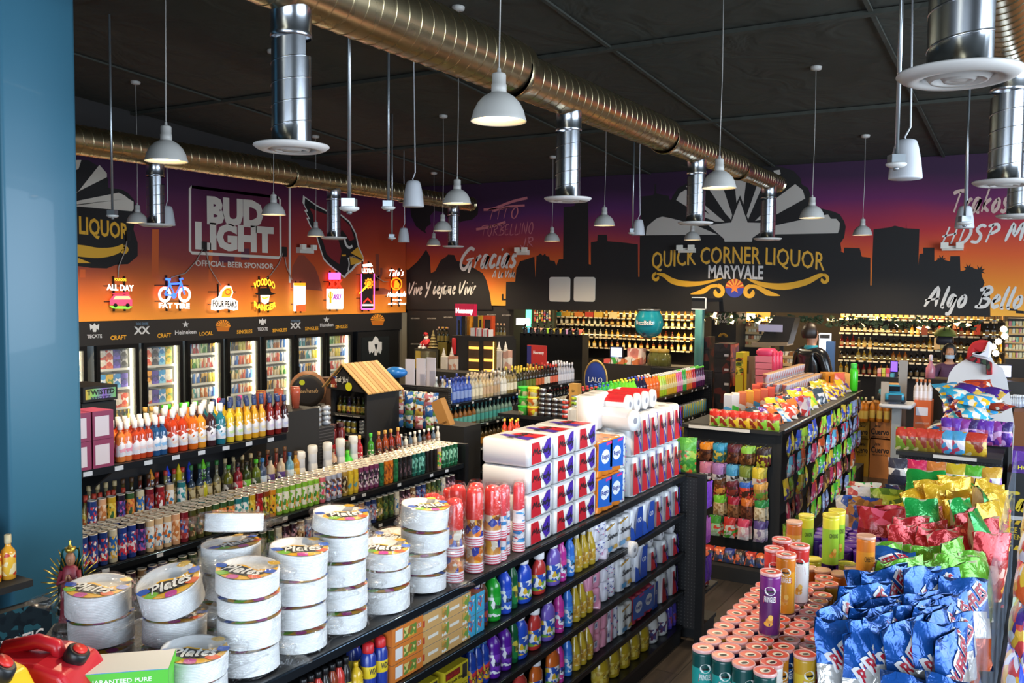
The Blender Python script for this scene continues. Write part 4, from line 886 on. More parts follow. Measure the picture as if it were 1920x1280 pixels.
# --- napkin wall: three columns of four
cols = [(993, 1042), (1043, 1083), (1084, 1122)]
for c, (a, b) in enumerate(cols):
    y0, y1 = pY(a, 980), pY(b, 980); wd = y1-y0-.008; hh = .142
    for r in range(4):
        z = 1.302+r*(hh+.004)
        put(napkin_pack(round(wd, 2), .3, hh), (PX-.165, (y0+y1)/2, z), E90, f'white napkin pack, {nth(3-r)} from the top in the {("plate end", "middle", "blue roll end")[c]} column', 'napkins', 'napkin wall')
put(napkin_pack(.3, .3, .15), (-2.83, pY(940, 900)+.1, 1.302), E90+.2, 'white napkin pack lying behind the cup sleeves', 'napkins')
put(napkin_pack(.3, .3, .15), (-2.85, pY(1050, 900)+.3, 1.302), E90, 'lower napkin pack standing behind the napkin wall', 'napkins')
put(napkin_pack(.28, .3, .15), (-2.85, pY(1050, 900)+.3, 1.456), E90+.15, 'upper napkin pack standing behind the napkin wall', 'napkins')
# --- blue roll packs two by two, then tall towel packs
ORG = 'e8862c'
for i, y in enumerate(sp_(1124, 1166, 2, 900)):
    for r in range(2): put(roll_pack(2, 2, .054, .225, ORG, 'regio'), (PX-.11, y, 1.302+r*.228), E90, f'blue and orange paper roll pack, {("lower", "upper")[r]} of the {("pair beside the napkins", "pair farther along")[i]}', 'paper rolls', 'blue roll packs')
for r in range(2): put(roll_pack(1, 2, .055, .225, 'e6ecec', 'dots'), (PX-.12, pY(1173, 880), 1.302+r*.228), E90, f'pale film-wrapped roll pack, {("lower", "upper")[r]}, between blue packs and tall towels', 'paper rolls')
ys = [pY(1190, 880)+.05+i*.155 for i in range(6)]
for r in range(2):
    for i, y in enumerate(ys):
        put(roll_pack(1, 2, .073, .272, 'dadadc', 'tri'), (PX-.15, y, 1.302+r*.275), E90, f'{nth(i)} tall red and white towel roll pack, {("lower", "upper")[r]} tier, from the blue packs', 'paper towels', 'tall towel roll packs')
for i in range(4): put(roll_pack(1, 2, .073, .272, 'dadadc', 'tri'), (PX-.46, ys[1]+i*.16, 1.577), E90, f'{nth(i)} tall towel roll pack of the back row on the upper tier', 'paper towels', 'tall towel roll packs')
for i in range(4): put(lying_roll(.066, .28, 'dad8d8', 'cc2a30'), (PX-.22, ys[2]-.28+i*.145, 1.853), E90+.05, f'{nth(i)} red and white paper towel roll lying on top of the tall packs', 'paper towels', 'towel rolls lying on top')
for i in range(3): put(roll_pack(1, 1, .07, .24, 'ece6e4', None), (PX-.26-.02*i, ys[0]-.26+i*.13, 1.76), E90, f'{nth(i)} plain upright towel roll behind the lying white roll', 'paper towels')
put(lying_roll(.072, .3, 'dad8d8', 'e8e4ea'), (PX-.13, ys[0]-.07, 1.76), E90-.2, 'white paper towel roll lying on the blue packs', 'paper towels')
# --- shelf rows below, described from the plate end
def shelf_rows():
    G = 'cleaning goods on the gondola shelves'
    def it(sp, px0, px1, n, py, z, label, cat, x=-.055, rz=E90, order='from the plate end'):
        line(sp, sp_(px0, px1, n, py), PX+x, z, label, cat, G, rz, .002, order=order)
    z = 1.002
    AER = BOT('aerosol_can', ((.032, 0), (.033, .004), (.033, .15), (.025, .17), (.022, .175)), '2a3f9a', 'd82a30', ((.024, .172), (.025, .18), (.024, .205), (.014, .215)), (.07, .12, 'e8c828', .033), 16, txt='WD-40', tcol='18203c', th=.026)
    it(AER, 696, 738, 2, 1255, z, 'blue and yellow spray lubricant can with red cap', 'aerosol can', -.045)
    put(AER, (PX-.14, pY(712, 1240), z), E90, 'spray lubricant can with red cap standing behind the front pair', 'aerosol can')
    OB = carton('bag_carton', .22, .16, .078, 'd87a2e', '8a8478', None, (('120', .03, .08, .03, 'f4e8d8', .022, None),), (), ((-.09, .015, -.04, .066, 'e8e4e0'), (-.03, .012, .06, .06, ('40', '6a8a3a', 'd8b040', 'a86a30', 'e0c878'))))
    yb = sp_(737, 795, 1, 1220)[0]
    for r in range(3): put(OB, (PX-.085, yb, z+r*.08), E90, f'orange plastic bag box, {("bottom", "middle", "top")[r]} of three beside the aerosol cans', 'box', G)
    TB = carton('foil_carton', .26, .28, .075, 'd8a868', 'a8b4bc', 'c8985a', (), (), ((-.11, .02, -.075, .05, 'c84a30'), (.06, .008, .115, .066, ('50', 'f0ece0', '7aa04a', 'd8a850', 'e8e0d0')), (-.05, .03, .03, .045, 'f0e8d8')))
    for c, y in enumerate(sp_(797, 876, 2, 1170)):
        for r in range(3): put(TB, (PX-.15, y, z+r*.077), E90, f'tan sandwich foil box, {("bottom", "middle", "top")[r]} in the {("column by the orange boxes", "column by the blue boxes")[c]}', 'box', G)
    SB = carton('sponge_carton', .075, .2, .1, '48a8d0', 'd87050', '3aa080', (), (), ((-.028, .015, .028, .08, ('60', 'd85040', '48b0d8', 'e8e0d0', '3a80b8')),))
    for c, y in enumerate(sp_(878, 912, 2, 1140)):
        for r in range(2): put(SB, (PX-.11, y, z+r*.102), E90, f'blue and red small carton, {("lower", "upper")[r]}, {nth(c)} column after the tan boxes', 'box', G)
    AJ = tall('2a3fa8', 'c8ccd8', (24, '2a4ab0', 'd83a40', 'f0b830', 'f0f0f4'), .24, .033, 'dish_soap_bottle', 'AJAX')
    it(AJ, 905, 916, 1, 1150, z, 'dish soap bottle with red and yellow label beside small cartons', 'bottle')
    it(tall('5a2c18', 'a8b4b8', (24, '2a2a5a', '3a3a7a', 'a84030'), .25, .032, 'dish_soap_bottle'), 912, 928, 1, 1130, z, 'brown dish soap bottle with grey cap', 'bottle')
    FB = lambda c, l: tall(c, 'd8d8dc', (22, l, 'f0f4f0', c, 'e8f0f0'), .25, .045, 'cleaner_bottle', 'Fabuloso')
    it(tall('1f9a2c', '1f8a30', (20, '28a838', 'f0f4f0', '38b848'), .25, .045, 'cleaner_bottle', 'Fabuloso'), 928, 952, 1, 1110, z, 'bright green floor cleaner bottle', 'bottle')
    it(tall('2a4ec8', '3a6ad8', (20, '3a62d0', 'f0f4f8', '5a8ae0'), .25, .042, 'cleaner_bottle', 'Fabuloso'), 952, 972, 1, 1100, z, 'blue floor cleaner bottle on the second shelf', 'bottle')
    PN = lambda: tall('175a34', '1f5aa0', (20, '1c6a3c', '2a8a4a', 'd8c848'), .255, .032, 'pine_cleaner_bottle', 'PINOL')
    it(PN(), 970, 984, 1, 1100, z, 'dark green pine cleaner bottle on the second shelf', 'bottle')
    rows3 = ((1.002, 1030), (.702, 1150), (.402, 1240))
    for (z, _), (b0, py), nm in zip(rows3, ((983, 1060), (978, 1165), (990, 1265)), ('second', 'third', 'fourth')):
        c3 = ('2a52c8', 'c83a36', '7a62c0') if nm != 'fourth' else ('c8403a', 'd86a28', 'd86a28')
        st = (0, 28, 54, 84) if nm == 'second' else ((0, 26, 50, 76) if nm == 'third' else (-15, 12, 46, 74))
        for i in range(3):
            it(detergent(c3[i], s=(1.02, .95, 1.04)[i]), b0+st[i], b0+st[i+1], 1, py, z, f'{("blue","red","lilac") [i] if nm != "fourth" else ("red","first orange","second orange")[i]} detergent jug with white cap, {nm} shelf', 'detergent', -.05)
    for (z, nm, a, py) in ((1.002, 'second', 1056, 1040), (.702, 'third', 1052, 1150), (.402, 'fourth', 1052, 1235)):
        it(tall('c83a9a', 'e05ab0', (26, 'd83a90', '3a50b8', 'f0f0f8', 'e04aa0'), .25, .034, 'softener_bottle', 'Downy'), a, a+17, 1, py, z, f'pink softener bottle on the {nm} shelf', 'bottle', -.045)
        it(tall('3a78d8', '2f6ad8', (26, '4a90e0', '5ab0e8', 'f0f0f8', '3a70d0'), .25, .032, 'softener_bottle', 'Downy'), a+17, a+31, 1, py-6, z, f'sky blue softener bottle on the {nm} shelf', 'bottle', -.045)
        it(spray(), a+32, a+68, 3, py-16, z, f'amber liquid spray bottle on the {nm} shelf', 'bottle', -.05)
    z = 1.002
    for r in range(2): it(roll_pack(2, 1, .05, .118, 'e6e4ee', 'dots'), 1122, 1140, 1, 1010, z+r*.12, f'white dotted tissue roll pack, {("lower","upper")[r]}, second shelf', 'paper rolls', -.06)
    it(roll_pack(2, 2, .055, .21, 'dad9dc', 'suavel'), 1138, 1186, 2, 1000, z, 'white tissue pack with script lettering, second shelf', 'paper rolls', -.115)
    it(roll_pack(2, 2, .055, .22, 'e8e8f0', 'blue'), 1184, 1228, 2, 970, z, 'blue and white tissue pack, second shelf', 'paper rolls', -.115)
    it(roll_pack(1, 2, .062, .225, 'dadadc', 'tri'), 1227, 1278, 3, 945, z, 'red and white towel pack, second shelf', 'paper towels', -.125)
    put(lying_roll(.055, .24, 'dfe3ea', 'd0d4dc'), (PX-.2, pY(1240, 920), 1.23), E90+.3, 'loose white roll lying on the second shelf packs', 'paper rolls')
    z = .702
    for i in range(2):
        for r in range(2): it(roll_pack(2, 1, .05, .125, 'e89ab8' if i == 0 else 'e8e6f0', 'pink' if i == 0 else 'dots'), 1108+i*26, 1134+i*30, 1, 1110, z+r*.127, f'{("pink", "white dotted")[i]} tissue pack, {("lower","upper")[r]}, third shelf', 'paper rolls', -.07)
    put(lying_roll(.05, .2, 'e8d8e4', 'd0a8c0'), (PX-.1, pY(1136, 1080), .962), E90+.2, 'pink printed roll lying on tissue packs, third shelf', 'paper rolls')
    it(roll_pack(2, 2, .055, .22, 'dad9dc', 'suavel'), 1166, 1188, 1, 1080, z, 'white tissue pack with script lettering, third shelf', 'paper rolls', -.115)
    put(lying_roll(.055, .22, 'dad9dc', 'dedee4'), (PX-.06, pY(1178, 1030), .925), E90-.1, 'white roll lying with its end to the aisle, third shelf', 'paper rolls')
    it(roll_pack(2, 2, .055, .23, 'e8e8f0', 'blue'), 1188, 1218, 1, 1050, z, 'blue and white tissue pack, third shelf', 'paper rolls', -.115)
    it(roll_pack(1, 2, .062, .165, 'dadadc', 'tri'), 1217, 1277, 3, 1025, z, 'red and white towel pack, third shelf', 'paper towels', -.13)
    for i in range(3): put(lying_roll(.045, .22, 'dad9dc', 'd8d8de'), (PX-.14, pY(1228+20*i, 1000), .869), E90, f'{nth(i)} white roll lying on the towel packs, third shelf', 'paper rolls')
    YB = carton('trash_bag_carton', .2, .3, .1, 'd8c428', 'c8b424', 'd0bc28', (('Trash Bags', .15, 0, .03, '1a1a18', .016, None), ('Best Buy', .1, -.03, .062, 'c83028', .018, None)), (), ((.05, .02, .09, .09, '3a3430'), (-.09, .055, .03, .088, '8a2420')))
    for c, y in enumerate(sp_(770, 886, 2, 1270)):
        for r in range(2): put(YB, (PX-.16, y, z+r*.102), E90, f'yellow trash bag box, {("lower","upper")[r]}, {("near", "far")[c]} column, third shelf', 'box', 'yellow trash bag boxes')
    AB = tall('1f3f9a', '4a78a8', (24, '2a4ab0', 'd83a40', 'f0b830', 'f0f0f4'), .23, .033, 'dish_soap_bottle', 'AJAX')
    it(AB, 892, 930, 3, 1225, z, 'blue dish soap bottle, third shelf', 'bottle'); line(AB, sp_(886, 922, 3, 1200), PX-.14, z, 'blue dish soap bottle of the second rank, third shelf', 'bottle', G)
    it(tall('5a1f98', 'e8c83a', (20, '7a3ab8', 'f0f0f8', '5a2aa0'), .25, .045, 'cleaner_bottle', 'Fabuloso'), 928, 972, 2, 1215, z, 'purple floor cleaner bottle with yellow cap', 'bottle')
    it(PN(), 970, 986, 1, 1200, z, 'dark green pine cleaner bottle, third shelf', 'bottle')
    z = .402
    it(PN(), 955, 975, 1, 1275, z, 'dark green pine cleaner bottle, fourth shelf', 'bottle')
    for i in range(2):
        for r in range(2): it(roll_pack(2, 1, .048, .12, 'e89ab0', 'pink'), 1112+i*24, 1136+i*22, 1, 1210, z+r*.122, f'pink tissue pack, {("lower","upper")[r]}, {nth(i)} column, fourth shelf', 'paper rolls', -.07)
    put(lying_roll(.048, .16, 'e8a0b4', 'd88aa4'), (PX-.09, pY(1126, 1150), .65), E90+.4, 'pink roll lying on pink tissue packs, fourth shelf', 'paper rolls')
    it(roll_pack(2, 1, .048, .24, 'e6e4ee', 'dots'), 1150, 1164, 1, 1190, z, 'tall white dotted tissue pack, fourth shelf', 'paper rolls', -.07)
    it(roll_pack(2, 2, .054, .2, 'dad9d4', 'suavel'), 1164, 1192, 1, 1160, z, 'white tissue pack with script lettering, fourth shelf', 'paper rolls', -.115)
    it(roll_pack(2, 2, .052, .2, 'd0465a', 'regio'), 1190, 1228, 2, 1140, z, 'red topped blue tissue pack, fourth shelf', 'paper rolls', -.115)
    it(roll_pack(1, 2, .05, .2, 'e8e8f0', 'blue'), 1226, 1238, 1, 1120, z, 'narrow blue tissue pack, fourth shelf', 'paper rolls', -.115)
    it(roll_pack(1, 2, .062, .225, 'dadadc', 'tri'), 1238, 1274, 2, 1100, z, 'red and white towel pack, fourth shelf', 'paper towels', -.125)
    z = .127
    it(jug('b89a28', (30, 'c8a838', 'd8c060', 'b08a28'), 'CLORALEX'), 1137, 1229, 5, 1235, z, 'yellow bleach jug on the bottom shelf', 'bleach jug', -.08)
    it(jug('e8e6e2', (30, '4a4a80', '6a3a5a', 'e0e0e4')), 1230, 1263, 2, 1170, z, 'white bleach jug on the bottom shelf', 'bleach jug', -.08)
    it(tall('4a3fa0', '7a4ab8', (24, '3a3a9a', '6a4ab0', '8a3a4a'), .23, .03), 1262, 1278, 2, 1150, z, 'small violet cleaner bottle on the bottom shelf', 'bottle')
    z = 1.002; LQ = [tall(c, k, (26, l, '1c1c20', 'e8e0d0'), .2, .024, 'glue_bottle', cr=.014) for c, k, l in (('2a2420', '1c1c1e', 'd8c838'), ('8a3a20', '1c1c1e', 'd8a838'), ('c83a30', '1c1c1e', 'c83028'))]
    line(LQ, sp_(580, 672, 7, 1278), PX-.05, z, 'small glue and fluid bottle beneath the plates', 'bottle', G)
    put(tall('e0b428', 'e0b428', 'e8c848', .16, .03, 'glue_bottle', cr=.01), (PX-.045, pY(683, 1270), z), E90, 'yellow glue bottle with pointed tip beside the aerosol cans', 'bottle')
shelf_rows()
# --- end-cap panel of the gondola: pegboard back towards the camera
def endpanel(name, label, x0, x1, y, z1, depth=.05):
    root = empty(name, ((x0+x1)/2, y, 0)); w = (x1-x0)/2
    mb = MB(); mb.box(-w+.03, 0, .1, w-.06, .03, z1-.01, PEGM); mb.build('pegboard_panel', root)
    for s in (-1, 1):
        mb = MB(); mb.box(s*(w-.03)-.03, -.005, 0, s*(w-.03)+.03, depth, z1, M('16171a', .4, .2)); mb.build('upright', root)
    mb = MB(); mb.box(-w, -.004, z1, w, depth, z1+.02, M('1a1b1e', .4)); mb.build('top_rail', root)
    tag(root, label, 'shelving'); return root
endpanel('pegboard_stand', 'black pegboard end panel closing the paper goods gondola', -3.35, -2.2, 6.62, 1.285)
mb = MB(); B2 = M('18191c', .5, .2); root = empty('low_shelf_unit', (-2.78, 6.7, 0)); mb.box(-.57, 0, .1, .57, .3, .13, B2); mb.box(-.57, 0, 0, .57, .25, .1, B2); mb.build('base_deck', root)
mb = MB(); mb.box(-.57, 0, .36, .57, .32, .38, B2); mb.build('shelf_board', root); tag(root, 'low black end shelf behind the pegboard end panel', 'shelving')
PP = FOIL('7a34b8', .25, .2); PK = FOIL('b050b0', .25, .2)
def hang_strip(x, y, z, n, cols, label, gap=.0, w=.13, h=.2):
    for i in range(n):
        k = rnd.randrange(3); put(pouch(w, h, .04, cols[i % len(cols)], cols[i % len(cols)], cols[(i+1) % len(cols)], seed=k), (x+rnd.uniform(-.012, .012), y-.035*i, z+rnd.uniform(-.01, .01)), rnd.uniform(-.2, .2)+E90, f'{nth(i)} {label}', 'snack bag', label)
for k, (z, c) in enumerate(((1.02, ('8a48c8', '7a3ab8')), (.74, ('c060b8', 'a84ab0')), (.44, ('5a2a98', '6a30a8')))):
    hang_strip(atY(1324, 980, 6.74).x, 6.8, z, 3, c, f'purple bag hanging behind the end panel, {("upper", "middle", "lower")[k]} strip', .03)
put(pouch(.2, .27, .06, '58a838', ('40', '58a838', 'a8c850', '3a8a30', 'e06030')), (-2.38, 6.645, 1.306), .1, 'green snack pouch standing on the end panel beside the towel packs', 'snack bag')
for i in range(2): put(drink_can(('30', '7a2a2a', 'c8503a', '3a2020', 'd8c8b0'), .2, .037, 'snack_can'), (-2.12+.0*i, 6.83+.08*i, .382 if False else .0), 0, f'{nth(i)} red snack can standing low beyond the end panel', 'can') if False else None
for i in range(2): put(drink_can(('30', '7a2a2a', 'c8503a', '3a2020', 'd8c8b0'), .22, .037, 'snack_can'), (-2.27, 6.78+.085*i, .381), 0, f'{nth(i)} red snack can on the low end shelf', 'can')

# ================================================================ candle and spirits gondola
CX = -4.85
gondola('gondola_shelf', 'black candle and spirits gondola across the aisle from the paper goods', CX, CX-.95, 2.4, 7.3, (.40, .70, 1.0), back_h=1.2)
mb = MB(); mb.box(CX-.45, 2.45, 1.003, CX-.315, 7.25, 1.12, M('1b1c1f', .5)); tag(mb.build('display_riser'), 'long black riser step behind the candle jars carrying bottles', 'riser')
root = empty('raised_shelf', (CX-.03, 2.3, 0)); mb = MB(); mb.box(-.43, 0, 1.565, 0, 2.65, 1.6, M('18191c', .5, .2)); mb.build('shelf_board', root)
mb = MB(); mb.box(0, 0, 1.56, .012, 2.65, 1.603, M('23262b', .28, .5)); mb.build('shelf_lip', root)
for y in (.1, 1.3, 2.5): mb = MB(); mb.box(-.47, y, 1.2, -.43, y+.03, 1.6, MATT); mb.prism([(-.43, 1.35), (-.43, 1.565), (-.1, 1.565)], .02, MATT, lambda u, v, w_: (u, y+w_, v)); mb.build('bracket', root)
for i in range(12): mb = MB(); mb.box(.0125, .15+.21*i, 1.567, .014, .21+.21*i, 1.594, M('c9ccd2', .4)); mb.build('price_tag', root)
mb = MB(); mb.box(-.49, .05, 1.2, -.475, 2.6, 1.56, PEGM); mb.build('back_panel', root); tag(root, 'raised black shelf of coloured spirits above the candles', 'shelving')
endpanel('pegboard_stand', 'pegboard end post closing the candle gondola at the cross aisle', CX-.9, CX+.03, 7.3, 1.17)
@once
def candle(wax, pat, foil=True, lb=True, nm='prayer_candle'):
    r, h = .0295, .207; mb = MB(); w_ = M(wax, .2, 0, 0, 1, .3); rim = M('d8cfc0', .15, .2); top = M('c89a68', .25, .5) if foil else w_
    mb.lathe([(r*.9, 0), (r, .006), (r, h*.88), (r*.98, h*.97), (r, h), (r*.9, h), (r*.86, h*.955), (r*.3, h*.95), (0, h*.95)], w_, 12, mlist=[w_, w_, w_, rim, rim, rim, top, top]); sp = [(nm, mb.mesh(nm), 0, None, None)]
    if pat and lb:
        mb = MB(); mm = PRINT(pat[1:], pat[0]*1.9, .35, (1, 1, .6), len(wax)) if isinstance(pat, tuple) else M(pat, .4)
        mb.surf(lambda u, v: ((r+.0008)*cos(2*PI*u), (r+.0008)*sin(2*PI*u), h*.14+h*.66*v), 14, 1, mm, closed=True); sp.append(('label', mb.mesh('label'), 0, None, None))
    return sp
runs = [  # (last picture x of the run, wax, label pattern, words)
 (209, '2a3f7a', (40, '2a3f8a', 'd83a40', 'f0e8e0', '3a56a8'), 'dark blue candle with flag picture'), (233, 'cfc4a8', (40, '2a6ab8', 'e0b040', 'e8e0c8', '3a80c0'), 'cream candle with blue and gold label'), (258, '2a3f8a', (40, '2a4a9a', 'd83a50', 'e8e0e8'), 'blue candle with flag picture'),
 (286, '241c30', (40, '3a3478', 'c85aa0', '4a58b0', '2a2450'), 'black candle with pink and violet label'), (324, 'd8b890', (36, 'f0f0f0', 'd8702a', '3a90c8', 'e8e4e0'), 'cream candle with orange and blue label'), (343, 'e0a880', (30, 'e8b890', 'f0d8c0', 'c87a40'), 'peach candle with painted label'), (362, '7a1f2c', (36, 'a83a3a', '4a6ab8', 'd8a0a0', '8a2430'), 'maroon candle with picture label'),
 (398, '4a4a24', (36, '6a4a30', '3a5a3a', 'b89a70', '5a3a20'), 'olive candle with brown label'), (440, '3a5a34', (36, 'd86a3a', '3a5a3a', 'e8a04a'), 'green candle with orange rim'), (470, '2a7a80', (36, '3aa0a8', 'e8f0f0', '2a8a98', 'f0f0f0'), 'teal candle with white label'), (486, 'c8a02a', (36, 'd8b030', '3a6a3a', 'e8d060'), 'yellow candle with green print'),
 (502, '8a2028', (36, 'c02a30', 'f0e8e8', '8a1a20'), 'red candle with white label'), (515, '8a4420', (30, 'd8c830', '5a6a20', '8a4a20', 'e8e080'), 'brown candle with lime label'), (528, 'd88a28', (30, 'e8c830', '4a3a20', 'e8a030'), 'orange candle with yellow label'), (604, '8ac040', (36, 'f0f0e0', '8ac83a', '4a9a40', 'e8a040', 'f0f0e8'), 'lime candle with white picture label'), (617, 'd86a78', (36, '58a058', 'e85a80', 'f0e0e0'), 'pink candle with green label'),
 (644, 'a8b0c8', (36, 'e8e8f0', '4a68b0', 'd85a50', '6a4a3a'), 'pale candle with blue picture label'), (655, 'b09048', (30, 'd8c8a0', '8a6a30', '3a2a1a'), 'tan candle with dark print'), (676, 'd8b838', (26, 'e8c83a', '6aa0a8', 'e0b830'), 'yellow candle with pale sunburst'), (717, '7a3a60', (40, '3a2a3a', '8a5a80', 'e0d0d8', '2a2028'), 'purple candle with red rim'), (725, '2a6a48', (40, '2a7a50', '1a4a30'), 'green candle by the orange pair'),
 (742, 'd87a28', (30, '8a4a20', 'e8902a', 'd8702a'), 'orange candle with brown figure'), (750, '1f6a40', (30, '2a7a4a', '1a5a34'), 'emerald candle with gold print'), (778, '22201f', (36, '2a2426', '6a5058', '1a181a'), 'black candle with thin frame print'), (806, '1c5a50', (32, '2a7a6a', '8ad0c0', '164a40'), 'teal green candle with pale figure'), (824, '231f1e', None, 'plain black candle'), (832, 'd8b0a0', (36, '48a850', 'e0508a', 'e8d040'), 'colourful striped candle'), (868, '1c5a38', (32, '2a8058', 'a0d8b8', '164a30'), 'dark green candle with pale print'), (890, 'b83a50', (32, 'e0788a', '3a2030', 'd84a60'), 'rose candle at the end panel')]
def candles():
    y = pY(163, 1000, CX); ri = 0; cnt = {}
    i = 0
    while y < 7.24:
        v = Vector((CX, y, 1.1-H)); px = 960+FPX*v.dot(_R)/v.dot(_F)
        while ri < len(runs)-1 and px > runs[ri][0]: ri += 1
        _, wax, pat, words = runs[ri]; cnt[ri] = k = cnt.get(ri, -1)+1
        put(candle(wax, pat), (CX-.045+rnd.uniform(-.003, .003), y, 1.002), E90+rnd.uniform(-.5, .3), f'{nth(k)} {words} in the front row, from the teal column', 'candle', 'front row of prayer candles')
        for r in range(1, 4):
            w2 = runs[max(0, min(len(runs)-1, ri+rnd.choice((0, 0, 0, 1))))]
            put(candle(w2[1], None), (CX-.045-.066*r+rnd.uniform(-.006, .006), y+rnd.uniform(-.006, .006), 1.002), 0, f'candle jar {nth(r)} behind the {nth(k)} {words}', 'candle', 'candle jars behind the front row')
        y += .0665; i += 1
    for z, a, b, nm in ((.702, 190, 890, 'lower'), (.402, 420, 720, 'bottom')):
        y = pY(a, 1090, CX); y1 = min(pY(b, 930, CX), 7.2); k = 0
        DK = (('3a4a30', (36, '4a6a3a', '8a8a40', '2a3a28')), ('cfc6b4', (36, 'e0d8c8', '3a70b0', 'd8d0b8')), ('2a3a6a', (36, '3a4a8a', 'b83a40', '8a9ac0')), ('5a5a28', (36, '7a7a30', 'c8b040', '3a4a20')), ('3a2430', (36, 'd0a0b0', '5a3a4a', '2a1a24')), ('8a6a4a', (36, 'c8a070', '5a3a24', 'e0d0b0')))
        while y < y1:
            wx, pt = DK[(k*k+k//3) % 6]
            put(candle(wx, pt, False, True, 'jar_candle'), (CX-.045, y, z), E90+rnd.uniform(-.5, .5), f'{nth(k)} jar candle on the {nm} candle shelf, from the teal column', 'candle', 'jar candles on the lower shelves')
            y += .079; k += 1
candles()
def candle_backs():
    G = 'bottles behind the candle jars'; X2 = CX-.37
    def b(px, py, sp, label, x=X2, z=1.122):
        x = min(x, CX-.36); put(sp, (x, pY(px, py, x), z), E90, label, 'bottle', G)
    for i, px in enumerate((160, 176, 187, 203, 212, 231)):
        b(px, 925, BOT('spice_bottle', ((.022, 0), (.023, .005), (.023, .13), (.012, .17), (.01, .2)), 'a89048', 'c8442e', ((.012, .19), (.015, .2), (.014, .235)), (.03, .12, (30, 'd8c050', 'c86a30', 'e8d890'), .023), 10), f'{nth(i)} slim spice bottle with red cap behind the first candles', CX-.4)
    for i, px in enumerate((172, 190, 208, 226, 243, 262, 280, 300, 318, 340)): c_ = runs[(i*5) % 12]; b(px, 930, candle(c_[1], c_[2]), f'{nth(i)} candle jar on the riser step, from the teal column', CX-.355)
    for i in range(24): b(166+16*i, 890-1.5*i, liquor(.29, .03, ('8a8060', '5a4a2a', '6a2a20', '9a8a50', '3a4a5a')[(i//3) % 5], ('c8b080', '5a3a20', 'c83a2a', '3a7a3a')[(i//4) % 4], (30, 'c8b890', '6a5a3a', 'b8a060'), .012, 10, .5, name='mixer_bottle'), f'{nth(i)} dark mixer bottle in the shade beneath the raised shelf', CX-.415)
    sh = (('d8302a', 'f09a2a', 'orange'), ('4a3a40', '2a48d8', 'royal blue'), ('e0d82a', 'f0d828', 'yellow'), ('1c2038', '2a44c8', 'dark blue'), ('c8c030', '78d82a', 'lime'))
    for (px, (bc, cc, nm)) in zip((283, 314, 335, 355, 381), sh):
        b(px, 905, BOT('novelty_bottle', ((.03, 0), (.036, .01), (.037, .1), (.03, .135), (.02, .15), (.019, .16)), bc, cc, ((.021, .15), (.022, .185), (.019, .19), (.022, .2), (.021, .245), (.026, .25), (.016, .275), (.003, .315)), (.165-.02, .245, (36, '1c1c24', '3a3a50', 'e0e0e0'), .0205) if nm in ('orange', 'lime', 'royal blue') else None, 12), f'cocktail mixer bottle with pointed {nm} cap behind the candles', CX-.43)
    ot = (('6a6a20', '3a2a1a', '4ab83a', 'green capped wine bottle'), ('8a2430', 'c83040', '2a2024', 'dark red can shaped bottle'), ('3a4a20', '7ac83a', '3a3020', 'round green label bottle'), ('6a7a28', '3a4a20', '5ad02a', 'bottle with tall lime cap'), ('4a5a78', 'd0e0f0', '3a80c0', 'blue striped neck bottle'), ('d8c0a0', '5a3a80', '1c1a1e', 'cream liqueur with black cap, first'), ('d8c0a0', '5a3a80', '1c1a1e', 'cream liqueur with black cap, second'), ('7ab0c8', 'e0f0f4', '2a5a90', 'pale blue liqueur bottle'), ('c88a28', 'e0b040', '6a4a2a', 'amber flask with brown cap'))
    for px, (bc, lc, cc, nm) in zip((428, 446, 462, 480, 492, 507, 527, 543, 554), ot): b(px, 880, liquor(.25, .034, bc, cc, (30, lc, 'e8e0d8', lc), .013, name='mixer_bottle'), f'{nm} behind the candle rows', CX-.33)
    for i, (px, s) in enumerate(((563, .24), (586, .27), (614, .27), (638, .28), (662, .28))):
        b(px, 860, BOT('cream_bottle', ((.036, 0), (.042, .01), (.042, s*.35), (.034, s*.55), (.036, s*.7), (.042, s*.82), (.04, s*.97), (.03, s)), 'e2dfda', None, None, (s*.42, s*.78, 'c8ccd4', .037), 14), f'{nth(i)} white waisted cream liqueur bottle behind the candles', CX-.33)
    b(624, 850, liquor(.2, .036, 'c8a080', '6a4a2a', (30, '3a2a1a', 'e0d0b0'), .015, name='mixer_bottle'), 'brown jar bottle between two white cream bottles', CX-.28)
    b(651, 850, BOT('round_bottle', ((.03, 0), (.052, .02), (.056, .05), (.045, .09), (.02, .115), (.018, .2)), '38c82a', '3a3a2a', ((.019, .16), (.02, .24)), (.12, .16, '78d83a', .0185), 16), 'round bright green liqueur bottle among the white bottles', CX-.27)
    for i, (px, c) in enumerate(((674, 'b81f2c'), (695, '3a8a2a'), (710, '8a3a1a'), (722, '9a4420'), (733, '8a2a1c'), (746, '9a3a24'))):
        b(px, 830, liquor(.27, .03, c, 'c89a4a' if i != 1 else '48c83a', (40, 'e0c8a0', c, '3a2018') if i > 1 else (40, 'e8d8c8', c), .012, name='syrup_bottle'), f'{nth(i)} amber or red syrup bottle past the white cream bottles', CX-.3)
    for i in range(9): b(752+i*8.6, 815-i*1.6, liquor(.2, .023, rnd.choice(('c8b8a0', '3a2a20', '8a3a28', '4a5a6a', 'd0c8b8')), rnd.choice(('e8e4dc', '1c1a1c', 'e8e4dc')), (40, 'd8d0c0', '8a6a4a'), .01, name='small_bottle'), f'{nth(i)} small bottle in the rear row near the end panel', CX-.33)
candle_backs()
